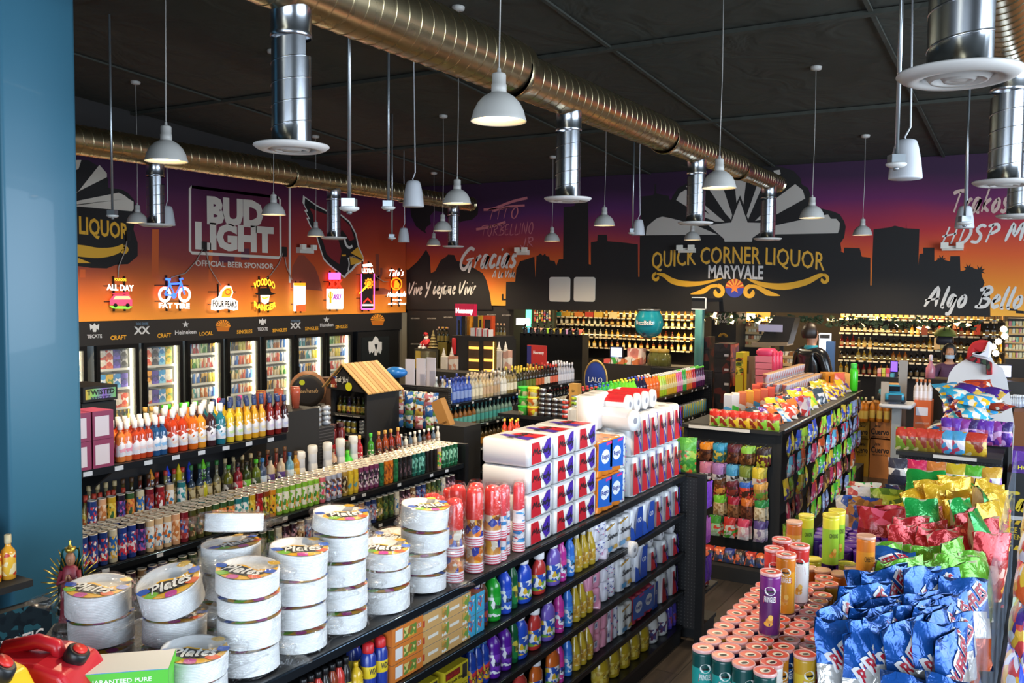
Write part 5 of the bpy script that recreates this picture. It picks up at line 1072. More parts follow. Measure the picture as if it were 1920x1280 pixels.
def upper_spirits():
    G = 'spirits on the raised shelf'; X1 = CX-.09; z = 1.602
    PKB = carton('wine_carton', .14, .2, .17, '8a2a50', '9a3a5a', '7a2444', (), (), ((-.055, .02, .04, .14, 'd8c8cc'),))
    for i in range(2):
        for r in range(2): put(PKB, (X1-.03-.21*i*0, pY(172+24*i*0, 840, X1)-.0+.15*i-.12, z+.172*r), E90, f'magenta wine box, {("lower","upper")[r]}, {("column side", "bottle side")[i]}, by the teal column', 'box', 'magenta wine boxes')
    fr = [(225, 'd87a3a', 'e8a0b0', 'orange'), (238, 'd8703a', 'e890a8', 'orange'), (252, 'b8401f', 'e8d0d0', 'red amber'), (265, 'b8401f', 'e8d0d0', 'red amber'), (278, 'a8381f', 'e0c8c8', 'red amber'), (291, '1f4a78', '8ab8e0', 'deep blue'), (304, '1f4a78', '8ab8e0', 'deep blue'),
      (323, 'b83a1c', 'e8d0c0', 'wide scarlet'), (342, 'b83a1c', 'e8d0c0', 'wide scarlet'), (360, 'c8601c', 'e8d8c8', 'copper'), (377, 'd88a28', 'f0d8a8', 'golden orange'), (395, '3a1f24', 'd0c8d8', 'dark plum'), (413, '1f6a7a', 'a8d0e8', 'turquoise'), (431, 'd8b830', 'c8e0a0', 'lime yellow'), (448, 'd8b02c', 'c8e0a0', 'lime yellow'), (463, 'd8a028', 'e8d8b0', 'mango yellow'), (477, 'd89a28', 'e8d8b0', 'mango yellow'), (491, 'd89e30', 'e8d8b0', 'mango yellow'), (506, '7a1f1c', 'd8c8e0', 'ruby'), (520, '7a1f1c', 'd8c8e0', 'ruby'), (533, '3a1a20', 'c8c8e0', 'dark ruby')]
    for i, (px, c, lc, nm) in enumerate(fr):
        wide = 322 < px < 420; tallc = px > 425
        h = .25 if px < 315 else .285; cap = 'ece8e4' if not tallc else '22386a'
        sp = liquor(h, .031 if not wide else .036, c, cap, (30, 'e4e0e4', lc, 'd8d8e0', c), .013, 12, .6, (.14, .5), .2 if not tallc else .16, 'flavored_spirit')
        for r in range(3): put(sp, (X1-.0-.095*r+rnd.uniform(-.004, .004), pY(px, 830-.12*(px-200), X1)+.012*r, z), E90, f'{nth(i)} bottle along the raised shelf, {nm} spirit, {("front row", "second row", "third row")[r]}', 'bottle', G)
    for i, (px, c, cc) in enumerate(((272, 'c8c8a0', 'c8a050'), (284, 'c8c0a0', 'c8a050'), (307, 'e0502a', '4ac82a'), (317, 'e0502a', '4ac82a'), (340, 'e08a3a', '4ac82a'), (351, 'e08a3a', '4ac82a'), (367, 'd0502a', '4ac82a'), (384, 'c8b0a0', 'e8e0d8'), (398, 'd8d8d8', '1c1c20'), (410, 'd0d0d4', 'c82a48'), (430, '1f4a5a', 'c8d0e0'), (450, 'c8b8c8', 'e0509a'))):
        put(liquor(.27, .036, c, cc, None, .012, 10, .5, name='flavored_spirit'), (X1-.32, pY(px, 780-.1*(px-250), X1-.32), z), E90, f'{nth(i)} tall bottle at the back of the raised shelf', 'bottle', G)
    for i in range(4): put(liquor(.2, .03, ('3a2418', 'd8b040')[i % 2], ('3a68a8', 'c89a40')[i % 2], None, .012, 10, .5, name='flavored_spirit'), (X1-.28, pY(205+16*i, 800, X1-.28), z), E90, f'{nth(i)} short bottle behind the magenta boxes', 'bottle', G)
    # stacked plastic cups and silver cans at the far end
    X3 = CX-.7; zc, zt = atX(515, 768, X3).z, atX(585, 796, X3).z; ya, yb, yc = (atX(p, 770, X3).y for p in (466, 566, 594))
    root = empty('cup_riser', (X3, ya, 0)); mb = MB(); mb.box(-.2, 0, 1.002, .2, yb-ya, zc, MATT); mb.build('riser_box', root); mb = MB(); mb.box(-.2, yb-ya, 1.002, .2, yc-ya, zt, PEGM); mb.build('lower_riser', root); tag(root, 'black riser holding red cups and silver tins behind the candles', 'display stand')
    CUP = BOT('plastic_cup', ((.03, 0), (.04, .13), (.042, .17), (.034, .17)), M('b85a44', .15, 0, 0, .75, .4), None, None, None, 12)
    for i in range(6): put(CUP, (X3+.08-.1*(i % 2), ya+.06+(yb-ya-.12)*i/5, zc+.001), 0, f'{nth(i)} stack of clear red plastic cups past the raised shelf', 'cup', 'red plastic cups')
    for i in range(2):
        for r in range(4): put(drink_can('a8aeb8', .042, .045, 'silver_tin', 14), (X3+.1, yb+.07+.12*i, zt+.001+.043*r), 0, f'silver tin, {nth(r)} up, {nth(i)} pile beside the red cups', 'tin', 'silver tins')
    X4 = CX-.62; p0, p1 = atX(599, 850, X4), atX(642, 824, X4); root = empty('red_crate', (X4, p0.y, 1.002)); RC = M('b81c28', .45); L_ = p1.y-p0.y; hh = p1.z-1.002
    for q in ((-.12, 0, .12, .012), (-.12, L_-.012, .12, L_), (-.12, .012, -.108, L_-.012), (.108, .012, .12, L_-.012)): mb = MB(); mb.box(q[0], q[1], 0, q[2], q[3], hh, RC); mb.build('crate_side', root)
    mb = MB(); mb.box(-.108, .012, 0, .108, L_-.012, .02, RC); mb.build('crate_base', root); mb = MB(); word(mb, 'LA ROSA', L_*.7, L_*.55, hh*.55, M('f0e8e0', .5), lambda u, v: (.122, u, v), h=hh*.2); mb.build('lettering', root); tag(root, 'red wooden crate of dark jars behind the white cream bottles', 'crate')
    for i in range(3): put(BOT('dark_jar', ((.04, 0), (.045, .01), (.045, hh+.06), (.035, hh+.1)), '6a1c20', '3a1216', ((.038, hh+.09), (.04, hh+.1), (.04, hh+.13), (.03, hh+.135)), None, 12), (X4-.02, p0.y+.07+.11*i, 1.023), 0, f'{nth(i)} dark red jar standing in the red crate', 'jar', 'jars in the red crate')
upper_spirits()
# ================================================================ beer coolers on the long wall
def cY(px, py=660): return atX(px, py, LX).y
FR = M('17181a', .35, .3); YEL = M('d8a028', .5); SILV = M('c2c6cc', .4)
g = Gfx(LW, .0); mb = MB(); y0, y1 = cY(100), cY(668); zt = 1.85
mb.box(LX-.03, y0, zt, LX+.012, cY(752), LZ0-.005, M('201f20', .5)); fas = tag(mb.build('cooler_sign_board'), 'long black sign board over the cooler doors with beer names', 'sign')
def signs():
    for t, a, b, h, m, bold in (('TECATE',(162,634),(190,633),7,SILV,.03),('CRAFT',(206,637),(236,635.5),8,YEL,.03),('CRAFT',(294,633),(320,631.6),8,YEL,.03),('Heineken',(327,627),(367,625),8,SILV,.03),('LOCAL',(373,629),(398,627.5),7,YEL,.03),('SINGLES',(443,625.5),(472,624),7,YEL,.03),('TECATE',(482,620),(501,619),6,SILV,.03),
      ('SINGLES',(510,622.5),(537,621),6.5,YEL,.03),('SINGLES',(571,619),(596,618),6.5,YEL,.03),('Heineken',(599,612.5),(624,611),6.5,SILV,.03),('SINGLES',(628,616),(651,614.5),6.5,YEL,.03),('XX',(250,626),(280,625),14,SILV,.05),('XX',(543,616),(563,615),11,SILV,.05),('DOS EQUIS',(254,609),(277,608.5),4.5,M('5a7a9a',.5),.03),('DOS EQUIS',(545,603.5),(562,603),4,M('5a7a9a',.5),.03)):
        q = Gfx(LW, .014); q.text(t, a, b, h, m, bold); q.build('beer_name_lettering', fas)
    q = Gfx(LW, .014)
    for cx, cy, s in ((176, 614, 1), (491, 603, .75)):   # small eagle marks
        q.poly([(cx-9*s,cy-7*s),(cx-3*s,cy-4*s),(cx,cy-9*s),(cx+3*s,cy-4*s),(cx+9*s,cy-7*s),(cx+8*s,cy+5*s),(cx+4*s,cy+1*s),(cx+3*s,cy+8*s),(cx-3*s,cy+8*s),(cx-4*s,cy+1*s),(cx-8*s,cy+5*s)], SILV)
    for cx, cy, s in ((347, 608, 7), (611, 599, 6)): q.poly([(cx+s*(1 if i % 2 == 0 else .4)*sin(i*PI/5), cy-s*(1 if i % 2 == 0 else .4)*cos(i*PI/5)) for i in range(10)], SILV)
    for cx, cy, s in ((417, 612, 1), (707, 601, .95)):
        for k in range(9): q.poly([(cx, cy)]+arc(cx, cy, 14*s, 13*s, 20*k, 20*k+13, 2), M('e0902a', .5))
        q.poly([(cx-13*s,cy),(cx+13*s,cy),(cx+10*s,cy+9*s),(cx-10*s,cy+9*s)], M('b86a20', .5))
    q.build('beer_logo_print', fas)
signs()
BAYS = [(100, 165), (178, 262), (267, 344), (349, 420), (424, 489), (492, 552), (554, 610), (612, 662)]
LIT = M('fff4cc', .5, es=9.)
def bay(i, pa, pb):
    a, b = cY(pa)+.02, cY(pb)-.02; nm = nth(i); w_ = b-a
    root = empty('cooler_bay', (LX, a, 0)); mb = MB(); t = .055
    for q in ((0, 0, .1, t, 1.85), (w_-t, 0, .1, w_, 1.85), (t, 0, .1, w_-t, .3), (t, 0, 1.79, w_-t, 1.85)): mb.box(-.05, q[0], q[2] if len(q) > 4 else .1, .01, q[3], q[4], FR) if len(q) == 5 else None
    mb.build('door_frame', root)
    mb = MB(); mb.box(-.025, t, .3, -.02, w_-t, 1.79, M('e8f0f4', .03, 0, 0, .07, 0, .6)); mb.build('glass_pane', root)
    mb = MB(); mb.tube([(.012, .03, .95), (.045, .03, .97), (.045, .03, 1.28), (.012, .03, 1.3)], .01, M('3a3c40', .3, .7), 6); mb.build('door_handle', root)
    mb = MB(); mb.box(-.62, .0, .1, -.6, w_, 1.84, M('c8ccc8', .6)); mb.box(-.6, 0, .1, -.06, .012, 1.84, M('b8bcb8', .6)); mb.box(-.6, w_-.012, .1, -.06, w_, 1.84, M('b8bcb8', .6)); mb.box(-.6, .012, 1.825, -.06, w_-.012, 1.84, M('d0d4d0', .6)); mb.build('liner_panel', root)
    mb = MB(); mb.box(-.085, w_-t-.03, .32, -.07, w_-t-.005, 1.78, LIT); mb.build('light_tube', root)
    mb = MB(); mb.box(-.085, t+.004, .32, -.075, t+.016, 1.78, LIT); mb.build('light_tube', root)
    for z in SHZ if i > 2 else BXZ:
        mb = MB(); mb.box(-.58, .014, z-.02, -.1, w_-.014, z-.004, M('d4d8d8', .4)); s = mb.build('shelf_board', root); mb = MB(); mb.box(-.1, .02, z-.03, -.095, w_-.04, z+.004, M('d8d8d0', .4)); mb.build('price_strip', s)
    tag(root, f'glass door beer cooler bay, {nm} from the teal column, lit inside', 'cooler', 'glass door cooler bays')
    return a, w_
SHZ = (1.63, 1.395, 1.16, .925); BXZ = (1.5, 1.22, .93, .655)
CANC = [(26, 'c8a03a', 'e8d8b0', '3a6a3a', 'f0f0e8'), (26, 'e8e8f0', '3a78c8', 'f0f0f0', '2a4a9a'), (26, '2a2a30', 'd8a838', '4a4a50'), (26, 'd8c02a', 'f0e060', '4a8a3a'), (26, 'f0ece0', 'd85a3a', 'e8d0a0', '6a4a2a'), (26, '3aa0a8', 'e8f0f0', '2a6a80'), (26, '4a9a3a', 'd8e8a0', 'f0f0e0'), (26, 'c83a3a', 'f0e8e0', 'd8a080'), (26, 'd87a2a', 'f0e0c0', '8a4a20')]
BOXC = [(14, '4a3a9a', '6a5ac8', '2a2a70'), (14, '3a8ac8', '6ab8e0', 'e8e8f0'), (14, '2a2624', 'd8d0c8', '6a5a50'), (14, 'd8d0c0', 'c84a3a', 'e8e0d8'), (14, 'd84a30', 'e87a50', 'f0e0d0'), (14, '24252a', '4a4c58', '8a8a90'), (14, '3a9ad8', '8ad0f0', 'e0e8f0'), (14, 'd8b02a', 'f0d860', '6a8a3a'), (14, 'e8a030', 'f0d8a0', '7a4a20')]
for i, (pa, pb) in enumerate(BAYS):
    a, w_ = bay(i, pa, pb); r_ = random.Random(i+3); n = 8
    if i > 2:
        for k, z in enumerate(SHZ):
            c = r_.sample(CANC, 4)
            for j in range(n):
                cc = c[(j*4)//n]; put(drink_can(cc, .165), (LX-.14, a+.085+(w_-.17)*j/(n-1), z), r_.uniform(0, 6), f'{nth(j)} tall can, {("top", "second", "third", "fourth")[k]} shelf of the {nth(i)} cooler bay', 'can', 'tall cans in the coolers')
    else:
        for k, z in enumerate(BXZ[:3]):
            c = r_.sample(BOXC, 4)
            for j in range(4):
                for t in range(2 if k == 0 else 1):
                    hh = .13 if k == 0 else .2; put(carton('beer_carton', round((w_-.18)/4-.01, 3), .3, hh, c[j]), (LX-.26, a+.1+(w_-.2)*(j+.5)/4, z+t*(hh+.003)), E90, f'{nth(j)} beer carton{("", ", upper")[t]}, {("top", "second", "third")[k]} shelf of the {nth(i)} cooler bay', 'beer carton', 'beer cartons in the coolers')
        for j in range(9): put(tiny_bottle(.23, .03, ('6a4a1a', '2a5a2a', 'c8a838')[j % 3], 'd8b040', ('e8d8a0', 'd84a3a', 'e8e8e0')[(j//3) % 3], name='beer_bottle'), (LX-.14, a+.08+(w_-.16)*j/8, .66), 0, f'{nth(j)} beer bottle low in the {nth(i)} cooler bay', 'bottle', 'beer bottles in the coolers')
mb = MB(); mb.box(LX-.6, cY(100), 0, LX+.02, cY(662), .098, FR); tag(mb.build('cooler_plinth'), 'black plinth carrying the row of beer coolers', 'plinth')
# dark glass door with white eagle
y0, y1 = cY(672), cY(748); mb = MB(); mb.box(LX-.04, y0, 0, LX-.01, y1, 1.845, M('1c1c1d', .4)); dr = mb.build('door_1'); struct(dr)
mb = MB(); mb.box(LX-.01, cY(678), .3, LX-.004, cY(730), 1.72, M('24282a', .12)); struct(mb.build('door_glass', dr))
q = Gfx(LW, .0); cx, cy = 704, 652
q.poly([(691,640),(698,640),(701,634),(704,630),(709,634),(710,640),(716,641),(716,655),(713,664),(710,658),(709,662),(706,657),(707,666),(702,666),(702,657),(698,662),(697,658),(693,664),(691,655)], M('d8dadc', .5)); q.poly([(702,645),(708,645),(706,655),(704,655)], M('24282a', .3), .001); q.build('eagle_decal', dr)['kind'] = 'structure'
mb = MB(); y = cY(752); mb.box(LX-.2, y, 0, LX+.03, y+.15, LZ0-.01, M('8a8272', .6)); struct(mb.build('trim_1'))

# ---------------------------------------------------------------- neon signs under the mural
NY, NW, NB, NR, NO, NP = (M(c, .4, es=e) for c, e in (('ffd030', 1.1), ('fff2e4', 1.5), ('3a68ff', 1.7), ('ff2a1a', 1.5), ('ff8a1a', 1.2), ('ff5ad0', 1.5)))
DK = M('1a1616', .5)
def neon(label, fn, cord=None):
    q = Gfx(LW, .07); fn(q); b = Gfx(LW, .03); u = [v[1] for v in q.v]; z = [v[2] for v in q.v]
    root = None; mb = MB(); a0, a1, z0, z1 = min(u), max(u), min(z), max(z)
    for k in (.25, .75): mb.box(LX+.003, a0, z0+(z1-z0)*k-.006, LX+.02, a1, z0+(z1-z0)*k+.006, DK)
    for k in (.3, .7): mb.box(LX+.02, a0+(a1-a0)*k-.006, z0-.03, LX+.055, a0+(a1-a0)*k+.006, z1+.03, DK)
    root = mb.build('neon_sign'); q.build('lit_lettering', root)
    if cord: c = Gfx(LW, .03); pts = [LW.at(*LW.uv(x, y), .03) for x, y in cord]; c.tube(pts, .008, M('a89a90', .5), 5); c.build('power_cord', root)
    tag(root, label, 'neon sign'); return root
def n1(q):
    q.text('FOUNDERS', (209, 526), (231, 527), 5, NY, .03); q.text('ALL DAY', (194, 543), (245, 545), 11, NW, .06)
    q.poly([(200,562),(207,553),(236,552),(242,562),(242,573),(200,572)], M('c83a58', .4, es=1.2)); q.poly([(206,561),(210,555),(236,555),(239,561)], M('f0b078', .4, es=1.2), .074); q.poly([(204,550),(236,547),(236,551),(207,552)], M('b8304a', .4, es=1.), .074); q.poly([(199,573),(243,574),(236,579),(206,578)], M('6ac83a', .4, es=1.2))
    for x in (210, 233): q.poly(arc(x, 572, 4, 4, 0, 360, 10), DK, .076)
neon('lit pub sign of white letters above a small red van', n1, [(237,442),(232,470),(220,500),(219,520)])
def n2(q):
    for x in (303, 340): q.line(arc(x, 552, 10, 12, 0, 360, 18), .045, NW, .07, 0)
    for x in (303, 340): q.line(arc(x, 552, 12.5, 14.5, 60, 200, 10), .02, NR, .068, 0)
    for s in ([(303,552),(312,532),(334,531)], [(312,532),(322,554),(334,531)], [(322,554),(303,552)], [(334,531),(340,552)], [(334,531),(331,523),(337,522)], [(312,532),(310,524)]): q.line(s, .03, NB, .074, 0)
    q.line([(304,523),(314,524)], .035, NB, .074, 0); q.line(arc(320, 554, 4, 4, 0, 360, 10), .02, NB, .074, 0)
    q.text('FAT TIRE', (292, 577), (350, 578), 10, NW, .06)
neon('lit bicycle sign with blue frame and white wheels', n2, [(381,462),(365,490),(345,512),(318,520)])
def n3(q):
    q.poly([(390,580),(391,562),(404,556),(408,545),(418,535),(428,536),(432,548),(428,558),(440,564),(441,580),(432,582),(420,578),(398,582)], NW, .066); q.poly([(409,557),(411,547),(418,540),(427,539),(430,548),(425,557)], NO, .072); q.line(arc(421, 547, 5, 5, 0, 360, 10), .015, M('d83a20', .4, es=.8), .076, 0)
    q.text('FOUR PEAKS', (393, 574), (438, 576), 12, DK, .05, off=.074)
neon('lit white outlined brewery sign with an orange sun above peaks', n3, [(383,465),(390,500),(405,525),(412,535)])
def n4(q):
    q.text('VOODOO', (470, 539), (510, 540), 11, NY, .04, curve=lambda k: (543-9*(1-(2*k-1)**2), 530-9*(1-(2*k-1)**2))); q.text('RANGER', (471, 581), (512, 580), 11, NY, .04, curve=lambda k: (574+8*(1-(2*k-1)**2), 563+8*(1-(2*k-1)**2)))
    q.poly([(471,550),(480,548),(483,540),(500,540),(503,548),(512,550),(503,553),(480,553)], DK, .07); q.poly([(483,553),(500,553),(498,566),(491,570),(485,566)], NW, .07); q.line([(485,557),(490,559),(498,556)], .03, NY, .075)
neon('lit pub sign of arched yellow letters around a dark hat', n4, [(530,470),(520,495),(505,515),(497,522)])
def n5(q):
    q.poly([(545,530),(567,530),(567,583),(545,583)], NW, .07); q.poly([(545,530),(567,530),(567,536),(545,535)], NO, .074); q.poly([(549,572),(567,570),(567,583),(549,583)], M('e04a20', .4, es=1.2), .074)
neon('glaring white lit panel sign with an orange foot', n5, [(531,478),(535,500),(545,524)])
def n6(q):
    q.poly([(611,511),(633,511),(633,524),(611,524)], NP, .07); q.text('XX', (609, 539), (637, 539), 15, NR, .09); q.poly([(607,541),(637,541),(637,578),(607,578)], M('d8c8c0', .4, es=1.), .068); q.text('ASU', (618, 561), (634, 561), 10, M('8a2a9a', .4, es=.9), .05, .25, off=.074); q.line([(614,546),(614,568)], .05, NO, .074, 0); q.line([(610,549),(611,556),(614,558),(617,556),(618,549)], .02, NO, .074)
    for p in ([(607,541),(607,578)], [(637,541),(637,578)], [(607,578),(637,578)]): q.line(p, .02, NW, .075, 0)
neon('lit sign with red double cross above a fork emblem panel', n6)
def n7(q):
    q.text('ULTRA', (673, 511), (696, 511), 8, NW, .08); q.poly([(674,496),(690,493),(694,499),(676,501)], NW, .07); q.poly([(674,513),(694,513),(694,578),(674,578)], DK, .066)
    q.poly([(x, y) for x, y in [(686+9*(1 if i % 2 else .72)*cos(i*PI/9), 531-11*(1 if i % 2 else .72)*sin(i*PI/9)) for i in range(18)]], NO, .072); q.line(arc(686, 531, 5, 6, 0, 360, 12), .015, M('7a2a10', .5), .076, 0)
    for k in range(4): q.line([(668+k*2,550-k*2),(684,536-k)], .025, NY, .074, 0)
    q.poly([(676,566),(684,558),(692,566),(692,569),(684,561),(676,569)], NR, .072); q.poly([(674,570),(694,570),(694,573),(674,573)], NW, .074)
    for p in ([(672,513),(672,579)], [(696,513),(696,579)], [(672,579),(696,579)]): q.line(p, .025, NP, .075, 0)
neon('tall lit sign with orange sun ball on a dark banner', n7, [(673,488),(660,480),(652,484)])
def n8(q):
    q.text("Tito's", (724, 517), (752, 516), 11, NW, brush=(.2, .2, 3)); q.line(arc(738, 532, 10, 11, 0, 360, 18), .03, NO, .07, 0); q.poly([(733,540),(735,526),(739,525),(744,532),(743,540)], NO, .07)
    q.text('Handmade', (721, 556), (756, 555), 9, NW, brush=(.22, .2, 3)); q.text('VODKA', (730, 564), (748, 564), 4, NW, .04); q.text('AUSTIN - TEXAS', (722, 571), (756, 571), 4, NW, .04)
neon('lit vodka sign in white script around an orange ring', n8, [(694,505),(705,520),(718,528),(727,528)])
for k, (x, y) in enumerate(((381, 462), (531, 472), (237, 442))):
    a = LW.uv(x-3, y+9); b = LW.uv(x+3, y-9); mb = MB(); mb.box(LX+.002, a[0], a[1], LX+.05, b[0], b[1], DK); tag(mb.build('power_adapter'), f'black power adapter on the mural, {("below the beer logo", "at the lower corner of the beer logo frame", "on the black store badge")[k]}', 'power adapter')

# ---------------------------------------------------------------- shot rack, barrel, snack house, pouch rack, spirits row (beyond the candle gondola)
q = Gfx(LW); Pt = lambda x, y, Y: atY(x, y, Y)
def floorbox(name, a, b, y0, y1, m, label, cat, z0=0):
    mb = MB(); mb.box(min(a.x, b.x), y0, z0, max(a.x, b.x), y1, max(a.z, b.z), m); return tag(mb.build(name), label, cat)
sx = -6.55; a, b = atX(156, 755, sx), atX(220, 720, sx)
root = empty('shot_rack', (sx, a.y, 0)); mb = MB(); mb.box(-.45, 0, 0, -.02, b.y-a.y, a.z-.01, MATT); mb.build('rack_body', root)
mb = MB(); hgt = b.z-a.z; mb.box(-.42, 0, a.z, 0, b.y-a.y, b.z, MATT); sg = mb.build('header_box', root)
m_, nt, bs = nodes('rainbow_print'); tc = N(nt, 'ShaderNodeTexCoord'); s_ = N(nt, 'ShaderNodeSeparateXYZ'); nt.links.new(tc.outputs['Object'], s_.inputs[0]); mr = N(nt, 'ShaderNodeMapRange'); mr.inputs[1].default_value = 0; mr.inputs[2].default_value = b.y-a.y; nt.links.new(s_.outputs[1], mr.inputs[0])
rp = ramp(nt, [(0, 'd8a030'), (.3, '7ac870'), (.6, '8a5ac8'), (1, '6ac848')]); nt.links.new(mr.outputs[0], rp.inputs[0]); nt.links.new(rp.outputs[0], bs.inputs['Base Color'])
mb = MB(); mb.box(0, .02, a.z+.02, .004, b.y-a.y-.02, b.z-.02, m_); fn = lambda u, v: (.006, u, v); word(mb, 'TWISTED', (b.y-a.y)*.8, (b.y-a.y)/2, a.z+hgt*.45, DK, fn, h=hgt*.32, bold=.05); word(mb, 'SHOTZ', (b.y-a.y)*.6, (b.y-a.y)/2, a.z+hgt*.16, M('3a2a5a', .5), fn, h=hgt*.16, bold=.05); mb.build('header_print', root)
tag(root, 'black shot display with rainbow lettered header beside the teal column', 'display rack')
# wooden barrel display with a round black head
c = Pt(577, 733, 8.6); root = empty('barrel_display', (c.x, 8.6, 0), .75); WD = M('8a5a34', .6); mb = MB()
R4 = Matrix.Translation((0, .02, c.z)) @ Matrix.Rotation(PI/2, 4, 'X')
mb.box(-.18, .1, 0, .22, .5, c.z-.22, MATT); mb.lathe([(.19, 0), (.22, -.12), (.235, -.25), (.22, -.38), (.19, -.5)], WD, 24, M4=R4); mb.build('barrel_body', root)
mb = MB(); mb.lathe([(.0, .012), (.15, .012), (.2, .01), (.21, .0), (.2, -.02)], M('241f1c', .4), 28, M4=R4, caps=False); fn = lambda u, v: (u, .004, v+c.z); word(mb, 'Soulhands', .26, 0, -.02, M('b89a70', .5), fn, h=.05, brush=(.17, .15, 3)); mb.lathe([(.0, .018), (.035, .018)], M('c8d82a', .5), 14, (-.07, .11, 0), False, M4=R4); mb.build('round_head', root)
tag(root, 'wooden barrel display with round black head and yellow dot', 'display')
mb = MB(); q0 = Pt(603, 735, 9.3); mb.box(q0.x-.06, 9.3, 0, q0.x+.08, 9.45, q0.z+.2, M('4a3020', .6)); tag(mb.build('wood_display_stand'), 'tall brown wooden stand between the barrel and snack house', 'stand')
# snack house with slatted roof
Y0 = 8.05; ap, le, re = Pt(645, 683, Y0), Pt(612, 722, Y0), Pt(692, 735, Y0); dp = .62
root = empty('snack_house', (ap.x, Y0, 0)); mb = MB(); ax, az = 0, ap.z; lx, lz, rx, rz = le.x-ap.x, le.z, re.x-ap.x, re.z; HB = M('201f20', .55)
mb.box(lx+.05, .02, 0, rx-.05, dp, .2, HB)
for x in (lx+.05, rx-.08): mb.box(x, .02, .2, x+.03, dp, lz-.02, HB)
mb.box(lx+.08, dp-.03, .2, rx-.08, dp, lz-.02, HB); mb.build('cabinet_body', root)
mb = MB(); mb.prism([(lx+.04, lz-.03), (rx-.04, rz-.01), (ax, az-.03)], .03, HB); mb.build('gable_panel', root)
mb = MB(); fn = lambda u, v: (u, -.035, v); word(mb, 'Snak Yard', .2, .0, az-.2, M('e8e4dc', .5), fn, h=.06, brush=(.17, .15, 3)); mb.add([(-.17, -.034, az-.27), (-.08, -.034, az-.27), (-.08, -.034, az-.14), (-.17, -.034, az-.14)], [(0,1,2,3)], PRINT(('3a5a9a', 'd8a070', '8a3a30', 'e8e0d0'), 25)); mb.lathe([(0, .036), (.05, .036)], M('d8d82a', .5), 14, (.1, 0, 0), False, M4=Matrix.Translation((0, 0, az-.25)) @ Matrix.Rotation(PI/2, 4, 'X')); mb.build('gable_print', root)
SL = [M(c, .6) for c in ('c89a5c', 'b98a50', 'd4a868')]
for sd, ex, ez in ((1, rx, rz), (-1, lx, lz)):
    mb = MB()
    for k in range(9):
        y = -.05+k*(dp+.05)/9; th = .012
        mb.add([(0, y, az), (0, y+.062, az), (ex*1.08, y+.062, az+(ez-az)*1.08), (ex*1.08, y, az+(ez-az)*1.08), (0, y, az+th), (0, y+.062, az+th), (ex*1.08, y+.062, az+(ez-az)*1.08+th), (ex*1.08, y, az+(ez-az)*1.08+th)], [(0,1,2,3),(4,5,6,7),(0,1,5,4),(1,2,6,5),(2,3,7,6),(3,0,4,7)], SL[k % 3])
    mb.build('roof_slat', root)
ws = rx-lx-.17; zs = (Pt(650, 777, Y0).z, Pt(650, 813, Y0).z)
for z in zs:
    mb = MB(); mb.box(lx+.08, -.0, z-.025, rx-.08, dp-.03, z, HB); s2 = mb.build('shelf_board', root); mb = MB(); word(mb, 'The Snack House Society', ws*.8, (lx+rx)/2, z-.02, M('d8d4cc', .5), lambda u, v: (u, -.002, v), h=.016, bold=.02); mb.build('shelf_lettering', s2)
tag(root, 'black snack house display with a light wooden slatted roof', 'display')
for i in range(6):
    put(liquor(.2, .034, ('5a4a1a', '3a4a1a', '3a2a4a', '4a4a2a')[i % 4], '2a2420', (30, 'd8b848', 'e8e0c8', ('a83a30', '6a8a3a')[i % 2]), .014, 10, .5, name='sauce_bottle'), (ap.x+lx+.13+ws*.15*i, Y0+.09, zs[0]+.001), 0, f'{nth(i)} sauce bottle on the snack house upper shelf', 'bottle', 'sauce bottles in the snack house')
for i in range(6):
    for r in range(2):
        if i < 4: put(drink_can((26, '8a7a2a', 'c8b048', '4a4a24', 'd86a70'), .07, .034, 'snack_tin', 12), (ap.x+lx+.13+.075*i, Y0+.08, zs[1]+.001+.072*r), 0, f'{nth(i)} round snack tin, {("lower","upper")[r]} tier, snack house', 'tin', 'snack tins in the snack house')
for r in range(4): put(drink_can('a8aeb0', .04, .05, 'silver_tin', 14), (ap.x+rx-.16, Y0+.09, zs[1]+.001+.041*r), 0, f'silver tin, {nth(r)} up, in the snack house', 'tin', 'silver tins')
# plush toys on the roof side
p = Pt(712, 692, 8.75); mb = MB(); TOY = (('2a78c8', .10, .2), ('8a3020', .09, 0), ('d8602a', .07, -.12))
for i, (c_, r, dx) in enumerate(TOY):
    rr = random.Random(i); mb = MB(); mb.surf(lambda u, v: (r*1.5*sin(PI*v)*cos(2*PI*u)*(1+.15*sin(6*PI*u)), r*sin(PI*v)*sin(2*PI*u), r*.7*(1-cos(PI*v))), 14, 8, FOIL(c_, .3, .1, 12.), closed=True)
    tag(mb.build('inflatable_toy', None, (p.x+dx, 8.8, p.z-.2+(.1 if i == 0 else 0))), ('blue', 'brown', 'orange', 'rust')[i]+' shiny foil balloon above the snack pouches', 'balloon')
# pouch rack: three rows of hanging pouches on a black end cap
Y1 = 8.72; a, b = Pt(690, 800, Y1), Pt(812, 730, Y1); gx = -6.2
root = empty('pouch_rack', ((a.x+b.x)/2, Y1, 0)); w2 = (b.x-a.x)/2+.05; mb = MB(); mb.box(-w2, .25, 0, w2, .3, 1.5, PEGM); mb.build('pegboard_panel', root); mb = MB(); mb.box(-w2, -.05, 0, w2, .3, .1, MATT); mb.build('base_deck', root)
zr = [Pt(750, y, Y1).z for y in (733, 752, 776)]
for z in zr: mb = MB(); mb.box(-w2, .225, z+.005, w2, .25, z+.03, MATT); mb.build('peg_bar', root)
tag(root, 'black rack of pale hanging snack pouches beside the snack house', 'display rack')
PCH = [pouch(.12, .16, .05, (30, c1, 'e8e8e8'), (26, 'e0dcd6', '8a4a3a', c1, 'e8e4e0'), c1, seed=s) for s, c1 in enumerate(('4a9ad0', 'd8b050', 'd08090', '3a70b8', '8ac070'))]
